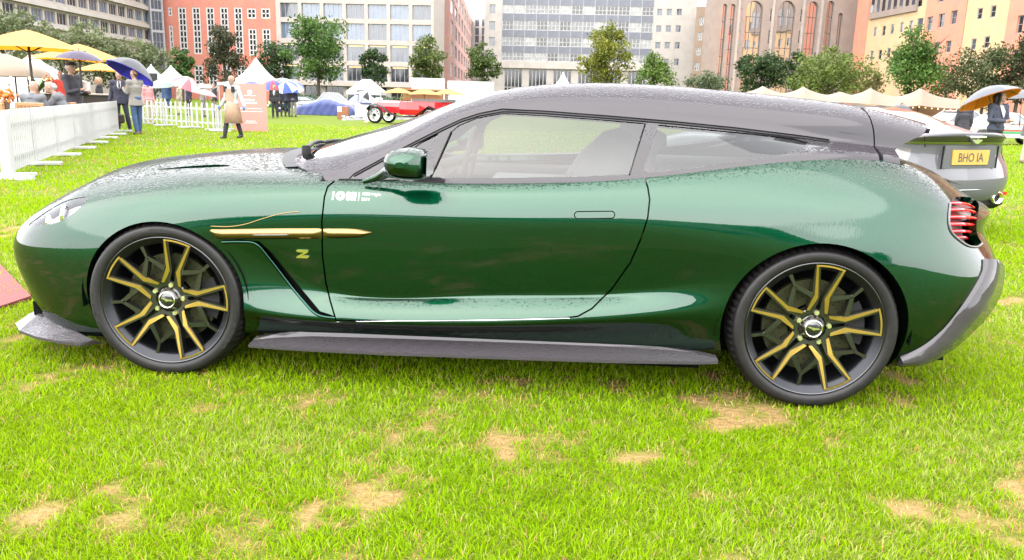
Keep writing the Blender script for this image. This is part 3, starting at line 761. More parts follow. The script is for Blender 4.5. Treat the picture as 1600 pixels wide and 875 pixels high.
# ------------------------------------------------------------------ door mirrors, wipers, scuttle
def mirror_shape():
    mb = MB(); rings = []
    c0 = unp = None
    return mb
def unpL(px, py, yl):
    d = rayL(px, py); t = (yl - CL[1]) / d[1]; return CL + d * t
yM = -1.0
top = [(603,247),(608,239),(620,233),(640,230),(657,232),(668,238),(671,252),(671,265),(667,277),(655,280),(630,279),(612,273),(604,260)]
C0 = np.mean([unpL(*p, yM) for p in top], 0)
rings = []
for yy, sc in ((-.135, .18), (-.125, .52), (-.10, .80), (-.05, .97), (0, 1.0), (.05, .93), (.085, .72), (.10, .3)):
    rings.append([C0 + (unpL(*p, yM) - C0) * sc * np.array([1, 1, 1]) + np.array([.012 * (sc - 1), yy, .0]) for p in resample(top, 5, True, True)])
for s in (-1, 1):
    mh = loft([[(p[0], -s * p[1], p[2]) for p in r_] for r_ in rings], M_PAINT, 'door_mirror', hero, smooth=True)
    a = [unpL(568, 284, -.86), unpL(590, 277, -.875), unpL(606, 268, -.90), unpL(622, 268, -.97)]
    MB().tube([(p[0], -s * p[1], p[2]) for p in a], [.010, .018, .025, .03], 10).build('mirror_arm', M_PAINT, mh)
    g = [(p[0], -s * p[1], p[2]) for p in [C0 + np.array([.086, y_, z_]) for y_, z_ in ((-.09, -.045), (.07, -.045), (.07, .05), (-.08, .05))]]
    MB().add(g, [(0, 1, 2, 3)]).build('mirror_glass', M_CHROME, mh)
def onbody(x, w_, dz=.0):
    for S in (GS, BS):
        h = S.bvh.ray_cast(Vector((x, -abs(w_), 3)), Vector((0, 0, -1)))
        if h[0] is not None and (S is BS or x > -.98): 
            return (x, w_, h[0].z + dz)
    return (x, w_, .95 + dz)
scp = MB()
for k in range(12):
    t0 = -.66 + 1.32 * k / 12; t1 = -.66 + 1.32 * (k + 1) / 12
    def cx(w_): return -.985 + .40 * abs(w_) ** 2.2
    zb = lambda x, w_: BS.bvh.ray_cast(Vector((x, -abs(w_), 3)), Vector((0, 0, -1)))[0].z
    q = [(cx(t0) - .09, t0), (cx(t1) - .09, t1), (cx(t1) + .05, t1), (cx(t0) + .05, t0)]
    scp.add([(x, w_, zb(x, w_) + (.004 if i < 2 else .012)) for i, (x, w_) in enumerate(q)], [(3, 2, 1, 0)])
scp.build('scuttle_panel', M_BLACK, hero)
for (p0, p1) in (((-.885, -.46), (-.975, .12)), ((-.985, .06), (-.90, .58))):
    mb = MB(); pts = []
    for t in np.linspace(0, 1, 8):
        x = p0[0] + (p1[0] - p0[0]) * t; w_ = p0[1] + (p1[1] - p0[1]) * t; pts.append(Vector(onbody(x, w_, .022 + .006 * math.sin(PI * t))))
    mb.tube(pts, [.013, .012, .011, .009, .008, .007, .006, .005], 6); mb.lathe([(.001, .02), (.022, .018), (.024, -.03)], 10, 0, True, Matrix.Translation(pts[0]))
    mb.tube([p + Vector((.01, 0, -.015)) for p in pts[2:]], .005, 5)
    mb.build('windscreen_wiper', M_BLACK, hero)

# ------------------------------------------------------------------ wheels (local: axis y, outer face towards -y)
def polar(r_, a): return (r_ * math.sin(a), r_ * math.cos(a))        # clockwise from the top as seen from the camera
def make_wheel(R=.345, RR=.272, width=.27, lettering=True):
    mb = MB(); MY = Matrix.Rotation(PI / 2, 4, 'X')                    # lathe z -> -y (outwards)
    yo = -.0                                                           # outer rim lip plane
    mb.lathe([(.14, -.20), (.235, -.19), (.242, -.05), (.250, -.012), (RR - .010, -.008), (RR - .004, .004), (RR, .004), (RR + .003, -.006), (RR - .004, -.02)], 72, 1, True, MY)
    mb.lathe([(.0001, -.07), (.085, -.065), (.075, -.045), (.052, -.036), (.046, -.022), (.040, -.014), (.036, -.010), (.0001, -.010)], 40, 0, True, MY)
    def blade(pl, y0, thick, mi, lowy=None):
        n = len(pl); vs = [(x, y0 if not callable(y0) else y0(math.hypot(x, z)), z) for x, z in pl]
        vs += [(x * .98, (y0 if not callable(y0) else y0(math.hypot(x, z))) + thick, z * .98) for x, z in pl]
        fs = [tuple(range(n)), tuple(range(2 * n - 1, n - 1, -1))] + [(i, n + i, n + (i + 1) % n, (i + 1) % n) for i in range(n)]
        mb.add(vs, fs, mi)
    face = lambda r_: .030 - .026 * min(1, max(0, (r_ - .05) / .2))    # dished towards the hub
    for k in range(5):
        c = 2 * PI * k / 5
        for s in (-1, 1):
            # body of the spoke (black), under the gold
            blade([polar(.93 * RR, c + s * math.radians(13.5)), polar(.93 * RR, c + s * math.radians(8.5)), polar(.47 * RR, c + s * math.radians(3)), polar(.20 * RR, c + s * math.radians(12)), polar(.22 * RR, c + s * math.radians(42)), polar(.49 * RR, c + s * math.radians(16))][::-s],
                  lambda r_: face(r_) + .004, .035, 0)
        c2 = c + PI / 5
        # Y spoke: stem and two arms
        blade([polar(.94 * RR, c2 - .030), polar(.94 * RR, c2 + .030), polar(.70 * RR, c2 + .028), polar(.70 * RR, c2 - .028)][::-1], .012, .03, 0)
        for s in (-1, 1):
            blade([polar(.76 * RR, c2 + s * .0), polar(.70 * RR, c2 - s * .03), polar(.46 * RR, c2 + s * .34), polar(.54 * RR, c2 + s * .38)][::s], .016, .03, 0)
    wheel = mb.build('wheel', [M_RIM, M_BARREL])
    MB().lathe([(RR - .0045, .0045), (RR - .001, .0075), (RR + .002, .0045)], 72, 0, True, MY).build('rim_lip', mat('polished rim lip', (.07, .07, .075), .25, 1.0), wheel)
    for k in range(5):
        c = 2 * PI * k / 5; g = MB()
        def gb(pl, th=.004):
            n = len(pl); vs = [(x, face(math.hypot(x, z)) - .001, z) for x, z in pl] + [(x, face(math.hypot(x, z)) + th, z) for x, z in pl]
            g.add(vs, [tuple(range(n)), tuple(range(2 * n - 1, n - 1, -1))] + [(i, n + i, n + (i + 1) % n, (i + 1) % n) for i in range(n)])
        for s in (-1, 1):
            A = lambda r_, d: polar(r_ * RR, c + s * math.radians(d))
            # outer leg: thin at the rim, widest at the knee
            o = [A(.955, 12.4), A(.955, 10.8), A(.465, 6.0), A(.515, 12.6)]; gb(o[::-1] if s > 0 else o)
            i_ = [A(.515, 12.6), A(.465, 6.0), A(.275, 23.5), A(.285, 33)]; gb(i_[::-1] if s > 0 else i_)
        L = [polar(.965 * RR, c + math.radians(a)) for a in np.linspace(-12.6, 12.6, 9)] + [polar(.94 * RR, c + math.radians(a)) for a in np.linspace(12.6, -12.6, 9)]
        for q in range(8): gb([L[q], L[q + 1], L[16 - q], L[17 - q]][::-1])
        g.build('gold_spoke', M_GOLD, wheel)
        x, z = polar(.235 * RR, c)
        MB().lathe([(.0115, -.03), (.0115, .0), (.009, .005), (.0001, .005)], 6, 0, False, Matrix.Translation((x, .024, z)) @ MY).build('wheel_nut', M_NUT, wheel)
    cc = MB(); cc.lathe([(.0355, -.006), (.0355, -.001), (.0315, -.001), (.0315, -.004)], 36, 0, True, Matrix.Translation((0, .006, 0)) @ MY)
    wings = [(-.027,.004),(-.016,.007),(-.006,.004),(0,.006),(.006,.004),(.016,.007),(.027,.004),(.016,.0),(.006,-.002),(0,-.007),(-.006,-.002),(-.016,.0)]
    cc.prism(wings[::-1], 0, .002, Matrix.Translation((0, .0085, 0)) @ Matrix.Rotation(PI / 2, 4, 'X'))
    cap = cc.build('centre_cap', M_CHROME, wheel)
    d = MB(); d.lathe([(.09, -.075), (.195, -.075), (.195, -.105), (.09, -.105)], 48, 0, False, MY)
    for a in np.linspace(0, 2 * PI, 40, endpoint=False):
        for j, r_ in enumerate((.125, .15, .178)):
            aa = a + j * .05; d.lathe([(.004, .0), (.0001, .0005)], 6, 1, False, Matrix.Translation((r_ * math.sin(aa), .0745, r_ * math.cos(aa))) @ MY)
    d.build('brake_disc', [M_DISC, M_BLACK], wheel)
    k_ = MB()
    k_.add([(r_ * math.sin(a), y, r_ * math.cos(a)) for y in (.05, .115) for r_ in (.135, .215) for a in np.radians(np.linspace(48, 100, 9))],
           [(i, i + 1, i + 10, i + 9) for i in range(8)] + [(18 + i + 9, 18 + i + 10, 18 + i + 1, 18 + i) for i in range(8)] + [(9 + i, 9 + i + 1, 27 + i + 1, 27 + i) for i in range(8)])
    k_.build('brake_caliper', M_CALI, wheel)
    # tyre: profile with shoulder grooves
    t = MB(); NS = 288; vs = []; W = width
    prof = [(RR - .006, -.012, 0), (RR + .004, .006, 0), (RR + .012, .012, 0), (RR + .024, .0135, 0), (RR + .036, .013, 0), (RR + .048, .008, 0), (R - .017, -.003, .0), (R - .008, -.013, .5), (R - .0025, -.028, 1), (R, -.055, 1), (R + .001, -.062, 0), (R - .008, -.064, 0), (R - .008, -.074, 0), (R + .001, -.076, 0), (R + .0015, -W / 2, 0), (R, -W + .05, 0), (R - .012, -W + .01, 0), (R - .06, -W - .01, 0), (RR, -W + .01, 0)]
    L = len(prof)
    for k in range(NS):
        a = 2 * PI * k / NS
        for (r_, h, gsh) in prof:
            cutd = .013 * gsh if (k % 4 == 0) else 0
            aa = a + (.012 * gsh * (h / .05))
            vs.append(((r_ - cutd) * math.sin(aa), -h, (r_ - cutd) * math.cos(aa)))
    fs = []
    for k in range(NS):
        k2 = (k + 1) % NS
        for i in range(L - 1): fs.append((k * L + i, k * L + i + 1, k2 * L + i + 1, k2 * L + i))
    t.add(vs, fs, 0, True)
    ty = t.build('tyre', M_RUB, wheel)
    def arc_text(body, a_mid, rmid, h, sp=1.0):
        V, Fs = text_mesh(body, 1.0, .02, 'CENTER'); s = h / .7; out = []
        for v in V:
            a = a_mid + v.x * s * sp / rmid; r_ = rmid + (v.y - .35) * s
            out.append((r_ * math.sin(a), -.0142, r_ * math.cos(a)))
        MB().add(out, Fs).build('tyre_lettering', mat('rubber lettering', (.0045, .0045, .0045), .6), ty)
    if lettering:
        arc_text('PIRELLI', math.radians(-14), RR + .03, .016, 1.25); arc_text('P ZERO', math.radians(104), RR + .03, .022, 1.3)
        arc_text('P ZERO', math.radians(250), RR + .03, .022, 1.3)
    return wheel
wf = make_wheel(.343, .279, .255); wf.parent = hero; wf.location = (-1.37, -.925, .340); wf.rotation_euler = (0, math.radians(13.8), math.radians(2.5))
def dup_wheel(src):
    c = src.copy(); COL.objects.link(c)
    for ch in list(src.children):
        d = ch.copy(); COL.objects.link(d); d.parent = c
    return c
wr = dup_wheel(wf); wr.parent = hero; wr.location = (1.37, -.925, .343); wr.rotation_euler = (0, math.radians(8.7), 0)
for x, a in ((-1.37, 20), (1.37, 40)):
    q = dup_wheel(wf); q.parent = hero; q.location = (x, .925, .342); q.rotation_euler = (0, math.radians(a), PI)
# ================================================================== ground and grass
rng = np.random.default_rng(5)
def vnoise(x, y, sc, seed):
    r = np.random.default_rng(seed); g = r.random((256, 256))
    u, v = x * sc + 1000, y * sc + 1000; i, j = np.floor(u).astype(int), np.floor(v).astype(int); a, b = u - i, v - j
    a = a * a * (3 - 2 * a); b = b * b * (3 - 2 * b); i &= 255; j &= 255; i2 = (i + 1) & 255; j2 = (j + 1) & 255
    return (g[i, j] * (1 - a) + g[i2, j] * a) * (1 - b) + (g[i, j2] * (1 - a) + g[i2, j2] * a) * b
def dryness(x, y):
    n = .40 * vnoise(x, y, 2.3, 1) + .32 * vnoise(x, y, 6.5, 2) + .28 * vnoise(x, y, 17, 3)
    big = vnoise(x, y, .55, 5)
    return np.clip((n - .575 + .14 * (big - .5) + .02 * np.clip(2.9 - y, -1, 1) - .022 * np.clip(x, -1.5, 2)) / .30, 0, 1)

def lawn_mat():
    m = bpy.data.materials.new('lawn'); m.use_nodes = True; n = m.node_tree.nodes; l = m.node_tree.links; p = n['Principled BSDF']
    p.inputs['Roughness'].default_value = .95; p.inputs['Specular IOR Level'].default_value = .1
    t = n.new('ShaderNodeTexCoord')
    def noise(s, d=6, st=None):
        a = n.new('ShaderNodeTexNoise'); a.inputs['Scale'].default_value = s; a.inputs['Detail'].default_value = d; v = t.outputs['Object']
        if st:
            mp = n.new('ShaderNodeMapping'); mp.inputs['Scale'].default_value = st; l.new(v, mp.inputs['Vector']); v = mp.outputs['Vector']
        l.new(v, a.inputs['Vector']); return a.outputs['Fac']
    def mixc(f, A, B):
        k = n.new('ShaderNodeMix'); k.data_type = 'RGBA'; l.new(f, k.inputs['Factor'])
        for q, s_ in ((A, 'A'), (B, 'B')):
            if isinstance(q, tuple): k.inputs[s_].default_value = (*q, 1)
            else: l.new(q, k.inputs[s_])
        return k.outputs['Result']
    def ramp(f, a, b):
        r = n.new('ShaderNodeMapRange'); r.inputs['From Min'].default_value = a; r.inputs['From Max'].default_value = b; l.new(f, r.inputs['Value']); return r.outputs['Result']
    g = mixc(ramp(noise(1.1), .3, .7), (.058, .105, .002), (.085, .120, .004))
    g = mixc(ramp(noise(.25, 4), .35, .75), g, (.10, .115, .010))
    g = mixc(ramp(noise(2.3, 8), .56, .72), g, (.15, .11, .035))
    g = mixc(ramp(noise(60, 3), .3, .8), g, (.045, .075, .003))
    da = n.new('ShaderNodeAttribute'); da.attribute_name = 'dry'
    soil = mixc(ramp(noise(90, 4), .3, .7), (.15, .085, .035), (.20, .15, .06))
    l.new(mixc(da.outputs['Fac'], g, soil), p.inputs['Base Color'])
    b = n.new('ShaderNodeBump'); b.inputs['Strength'].default_value = .9; b.inputs['Distance'].default_value = .03
    l.new(noise(35, 5), b.inputs['Height']); l.new(b.outputs['Normal'], p.inputs['Normal'])
    return m
gx, gy = np.linspace(-4.5, 4.5, 226), np.linspace(1.2, 9.2, 201)
GX, GY = np.meshgrid(gx, gy, indexing='ij'); nx_, ny_ = GX.shape
LV = [(float(a), float(b), 0.0) for a, b in zip(GX.ravel(), GY.ravel())]
LF = [(i * ny_ + j, (i + 1) * ny_ + j, (i + 1) * ny_ + j + 1, i * ny_ + j + 1) for i in range(nx_ - 1) for j in range(ny_ - 1)]
k0 = len(LV); LV += [(-900, -700, 0), (900, -700, 0), (900, 900, 0), (-900, 900, 0), (-4.5, 1.2, 0), (4.5, 1.2, 0), (4.5, 9.2, 0), (-4.5, 9.2, 0)]
LF += [(k0, k0 + 1, k0 + 5, k0 + 4), (k0 + 1, k0 + 2, k0 + 6, k0 + 5), (k0 + 2, k0 + 3, k0 + 7, k0 + 6), (k0 + 3, k0, k0 + 4, k0 + 7)]
lme = bpy.data.meshes.new('lawn'); lme.from_pydata(LV, [], LF)
dr = np.zeros(len(LV), np.float32); dr[:k0] = np.clip(dryness(GX.ravel(), GY.ravel()) * 1.6, 0, 1) ** 1.6
lme.attributes.new('dry', 'FLOAT', 'POINT').data.foreach_set('value', dr); lme.update()
lawn = link('lawn', lme, lawn_mat()); tag(lawn, kind='structure')

def grass(name, zones):
    X, Y, W_, H_, DR = [], [], [], [], []
    for (y0, y1, dens, wid, hgt, spread) in zones:
        n = int((y1 - y0) * spread * (y0 + y1) * dens)
        y = np.sqrt(rng.random(n) * (y1 * y1 - y0 * y0) + y0 * y0); x = (rng.random(n) * 2 - 1) * spread * y
        d = dryness(x, y); keep = rng.random(n) > np.clip(d * 1.5, 0, .86)
        x, y, d = x[keep], y[keep], d[keep]; n = len(x)
        X.append(x); Y.append(y); DR.append(d); W_.append(wid * rng.uniform(.6, 1.3, n)); H_.append(hgt * rng.uniform(.45, 1.25, n) * (1 - .45 * d))
    x, y, wd, h, d = map(np.concatenate, (X, Y, W_, H_, DR)); n = len(x)
    # clumps lean the same way
    lean = (vnoise(x, y, 9, 8) + .6 * vnoise(x, y, 31, 9)) * 4 * PI + rng.normal(0, .9, n)
    tilt = np.clip(rng.normal(.85, .35, n) + .35 * d, .05, 1.5)
    a = rng.random(n) * 2 * PI
    dx, dy = np.cos(lean), np.sin(lean); wx, wy = np.cos(a) * wd / 2, np.sin(a) * wd / 2
    st_, ct = np.sin(tilt), np.cos(tilt); st2, ct2 = np.sin(tilt * .45), np.cos(tilt * .45)
    V = np.zeros((n, 5, 3), np.float32)
    V[:, 0] = np.stack([x - wx, y - wy, 0 * x], -1); V[:, 1] = np.stack([x + wx, y + wy, 0 * x], -1)
    mx_, my_, mz = x + dx * h * .5 * st2, y + dy * h * .5 * st2, h * .5 * ct2
    V[:, 2] = np.stack([mx_ + wx * .8, my_ + wy * .8, mz], -1); V[:, 3] = np.stack([mx_ - wx * .8, my_ - wy * .8, mz], -1)
    V[:, 4] = np.stack([mx_ + dx * h * .6 * st_, my_ + dy * h * .6 * st_, np.maximum(mz + h * .6 * ct - .004, .003)], -1)
    t = rng.random(n)[:, None]; big = vnoise(x, y, .7, 21)[:, None]
    c = np.array([.10, .20, .004]) * (1 - t) + np.array([.185, .27, .008]) * t
    c = c * (1 - .5 * big) + np.array([.20, .25, .012]) * (.5 * big)
    c = c * [1.04, 1.10, .36]
    pale = (rng.random(n) < .06 + .34 * np.clip((vnoise(x, y, 1.1, 33) - .35) * 2, 0, 1))[:, None]; c = np.where(pale, np.array([.25, .28, .075]), c)
    straw = (rng.random(n) < np.clip(d * 1.25 + .03, 0, .9))[:, None]
    s2 = rng.random(n)[:, None]; c = np.where(straw, np.array([.30, .17, .055]) * (1 - s2) + np.array([.36, .26, .11]) * s2, c)
    Cc = np.ones((n, 5, 4), np.float32); Cc[:, :, :3] = c[:, None, :]
    me = bpy.data.meshes.new(name); me.vertices.add(n * 5); me.vertices.foreach_set('co', V.ravel())
    base = (np.arange(n) * 5)[:, None]
    lp = (base + np.array([[0, 1, 2, 3, 3, 2, 4]])).ravel().astype(np.int32)
    me.loops.add(len(lp)); me.loops.foreach_set('vertex_index', lp)
    me.polygons.add(n * 2); ls = (np.arange(n) * 7)[:, None] + np.array([[0, 4]]); me.polygons.foreach_set('loop_start', ls.ravel().astype(np.int32))
    at_ = me.color_attributes.new('col', 'FLOAT_COLOR', 'POINT'); at_.data.foreach_set('color', Cc.ravel())
    me.update(calc_edges=True)
    return me
def leafy(name, rough=.55, trans=.35, spec=.25):
    m = bpy.data.materials.new(name); m.use_nodes = True; n = m.node_tree.nodes; l = m.node_tree.links; p = n['Principled BSDF']
    a = n.new('ShaderNodeAttribute'); a.attribute_name = 'col'; l.new(a.outputs['Color'], p.inputs['Base Color'])
    p.inputs['Roughness'].default_value = rough; p.inputs['Specular IOR Level'].default_value = spec
    tr = n.new('ShaderNodeBsdfTranslucent'); l.new(a.outputs['Color'], tr.inputs['Color'])
    mx = n.new('ShaderNodeMixShader'); mx.inputs['Fac'].default_value = trans
    l.new(p.outputs[0], mx.inputs[1]); l.new(tr.outputs[0], mx.inputs[2]); l.new(mx.outputs[0], n['Material Output'].inputs['Surface'])
    return m
M_BLADE = leafy('grass blades', .7, .40, .03); M_LEAF = leafy('leaves', .6, .3)
g = link('grass', grass('grass', [(1.55, 3.0, 24000, .0034, .032, .72), (3.0, 4.6, 11000, .0042, .034, .72), (4.6, 9, 3000, .008, .045, .74), (9, 18, 420, .016, .06, .74), (18, 34, 90, .03, .065, .74)]), M_BLADE)
tag(g, kind='stuff')

# ================================================================== trees
def tree(px, ytop, ybot, wpx, D, label, col1, col2, shape='round', n=1700, leaf=.34, group=None, name='tree', bare=0.0, seed=0, trunk=True, cat='tree'):
    rg = np.random.default_rng(seed + int(px)); base = at(px, ybot, D); s = D / F_PX
    wpx *= 1.28; ytop -= (13 if shape == 'cone' else 6); top = at(px, ytop, D)[2]; low = max(base[2] - .6, .4); Wd = wpx * s
    o = thing(name, label, cat, (base[0], base[1], 0), 0, group)
    H_ = top; cz0 = low
    if trunk:
        mb = MB(); tr = max(.10, H_ * .016)
        mb.tube([(0, 0, 0), (.04 * Wd * .2, 0, H_ * .3), (-.02 * Wd, 0, H_ * .6), (0, 0, H_ * .86)], [tr * 1.3, tr, tr * .6, tr * .15], 7)
        for k in range(9):
            a = rg.random() * 2 * PI; z0 = H_ * rg.uniform(.25, .7); L = Wd * rg.uniform(.25, .42)
            mb.tube([(0, 0, z0), (math.cos(a) * L * .6, math.sin(a) * L * .6, z0 + L * .35), (math.cos(a) * L, math.sin(a) * L, z0 + L * .75)], [tr * .45, tr * .28, tr * .08], 5)
        mb.build('trunk', mat('bark', (.07, .055, .04), .9, bump=.5, bscale=20), o)
    # clump centres through the crown, leaves round each clump
    nc = 60; zc = (top + cz0) / 2; hz = (top - cz0) / 2
    C_ = []
    while len(C_) < nc:
        u = rg.normal(size=3); u /= np.linalg.norm(u); u *= rg.random() ** .4
        z = u[2]; t = (z + 1) / 2
        if shape == 'round': wr = 1
        elif shape == 'cone': wr = 1.15 * (1 - t) ** .8 / max(.25, math.sqrt(max(1e-3, 1 - z * z * .8))) * 1.0
        elif shape == 'column': wr = .95 if t < .75 else .95 * (1 - (t - .75) * 2.2)
        else: wr = 1
        C_.append((u[0] * wr * Wd / 2 * .92, u[1] * wr * Wd / 2 * .92, zc + z * hz * .9))
    C_ = np.array(C_); tone = rg.random(nc); rad = rg.uniform(.10, .19, nc) * max(Wd, 2 * hz * .6); n = int(n * 2.0); leaf *= 1.2
    ci = rg.integers(0, nc, n); off = rg.normal(size=(n, 3)); off /= np.linalg.norm(off, axis=1)[:, None]; off *= (rg.random(n) ** .45)[:, None] * rad[ci][:, None]
    off[:, 2] *= .75
    P = C_[ci] + off
    if bare: P = P[rg.random(n) > bare]; ci = ci[:len(P)]
    n = len(P); P[:, 2] = np.maximum(P[:, 2], .15)
    nrm = rg.normal(size=(n, 3)); nrm[:, 2] += .5; nrm /= np.linalg.norm(nrm, axis=1)[:, None]
    tx = np.cross(nrm, rg.normal(size=(n, 3))); tx /= np.linalg.norm(tx, axis=1)[:, None]; ty = np.cross(nrm, tx)
    sz = (leaf * rg.uniform(.5, 1.2, n))[:, None]
    V = np.stack([P - tx * sz * .5, P - ty * sz * .28 + nrm * sz * .1, P + tx * sz * .6, P + ty * sz * .28 + nrm * sz * .1], 1)
    t = np.clip(.55 * tone[ci] + .45 * rg.random(n), 0, 1)[:, None]
    c = (np.array(col1) * (1 - t) + np.array(col2) * t) * .55
    me = bpy.data.meshes.new('crown'); me.vertices.add(n * 4); me.vertices.foreach_set('co', V.ravel().astype(np.float32))
    me.loops.add(n * 4); me.loops.foreach_set('vertex_index', np.arange(n * 4, dtype=np.int32)); me.polygons.add(n)
    me.polygons.foreach_set('loop_start', np.arange(n, dtype=np.int32) * 4)
    A = np.ones((n, 4, 4), np.float32); A[:, :, :3] = c[:, None, :]
    me.color_attributes.new('col', 'FLOAT_COLOR', 'POINT').data.foreach_set('color', A.ravel()); me.update(calc_edges=True)
    link('crown', me, M_LEAF, o)
    return o
DG, MG, LG, YG, OG = ((.018, .045, .012), (.06, .11, .03)), ((.035, .085, .015), (.09, .17, .035)), ((.06, .13, .015), (.16, .24, .04)), ((.10, .14, .01), (.27, .27, .03)), ((.10, .13, .055), (.20, .23, .10))
TG = 'trees round the far side of the lawn'
for a in (
 (285, 75, 128, 32, 100, 'narrow mid-green tree at the left end of the red brick building', *MG, 'column', 1300, .32),
 (353, 28, 140, 62, 105, 'tall dark brownish green conical tree in front of the red brick building', (.03, .045, .018), (.085, .085, .04), 'cone', 2200, .32),
 (430, 64, 130, 54, 105, 'dark bushy tree between the red brick building and the round bright green tree', *DG, 'round', 1500, .34),
 (497, 20, 128, 84, 100, 'big round bright green tree before the glass-fronted office', (.03, .085, .012), (.11, .20, .035), 'round', 3600, .34),
 (585, 76, 138, 38, 100, 'slim dark green tree behind the small white gazebo', *DG, 'column', 1300, .32),
 (667, 58, 130, 50, 105, 'columnar yellowish green tree behind the white hoarding', (.05, .09, .015), (.17, .21, .05), 'column', 1900, .32),
 (755, 67, 136, 44, 110, 'columnar green tree at the left end of the grey curtain-walled block', (.04, .08, .015), (.13, .18, .045), 'column', 1700, .32),
 (945, 38, 134, 66, 105, 'upright yellow-green tree in front of the grey curtain-walled block', *YG, 'column', 2900, .32),
 (1020, 92, 136, 62, 100, 'low pale green tree right of the yellow-green one', *LG, 'cone', 1500, .3),
 (1105, 118, 142, 56, 95, 'small grey-green shrub before the beige building', (.07, .10, .05), (.15, .19, .09), 'round', 900, .3),
 (1188, 80, 150, 66, 100, 'round dark green tree in front of the tall arched mirror windows', *DG, 'round', 2300, .34),
 (1244, 76, 146, 34, 105, 'slim dark tree right of the round one by the arched windows', *DG, 'column', 1000, .32),
 (1293, 76, 155, 92, 90, 'wide yellow-green tree behind the stretch tent', (.07, .12, .015), (.20, .26, .05), 'round', 2700, .3),
 (1345, 104, 155, 56, 92, 'thin yellowish tree behind the middle of the stretch tent', (.20, .20, .06), (.32, .30, .10), 'round', 800, .3),
 (1420, 54, 155, 104, 88, 'big fresh green tree before the yellow and orange brick building', (.035, .10, .012), (.13, .24, .04), 'cone', 3400, .3),
 (1475, 88, 165, 40, 90, 'rust coloured nearly bare shrub against the orange brick', (.13, .05, .035), (.24, .10, .07), 'round', 500, .24),
 (1535, 70, 160, 96, 80, 'dark green tree with brownish top behind the orange umbrella', (.025, .06, .015), (.11, .12, .04), 'round', 2600, .28),
 (1588, 46, 160, 40, 78, 'tall spiky dark tree at the right edge', (.03, .05, .02), (.12, .10, .05), 'column', 1400, .28)):
    tree(*a, group=TG)
for i, (px, yt, yb, wp, D, lab) in enumerate((
 (6, 12, 95, 60, 84, 'pale olive tree at the far left before the cream office'), (48, 22, 100, 66, 82, 'pale olive tree above the big orange parasol'),
 (98, 50, 125, 78, 80, 'pale olive tree above the purple umbrella'), (152, 34, 125, 70, 84, 'tallest pale olive tree against the cream office'),
 (196, 58, 135, 70, 84, 'pale olive tree above the grey and blue umbrella'), (238, 70, 138, 58, 86, 'pale olive tree by the glazed stair tower'))):
    tree(px, yt, yb, wp, D, lab, *OG, 'round', 1500, .3, group='pale trees before the cream office')
# what stands behind the photographer, seen only as reflections in the paint
for i, (x, y, h, wd) in enumerate(((-34, -46, 9, 9), (-22, -58, 11, 10), (-9, -52, 8, 8), (6, -60, 10, 10), (19, -50, 9, 9), (33, -56, 11, 10))):
    o = tree(800, 60, 150, 80, 100, 'leafy tree behind the photographer, %s of six mirrored in the car side' % ('first', 'second', 'third', 'fourth', 'fifth', 'last')[i], *MG, 'round', 900, .5, group='trees on the near side of the lawn', seed=90 + i)
    o.location = (x, y, 0); o.scale = (wd / 8, wd / 8, h / 9)

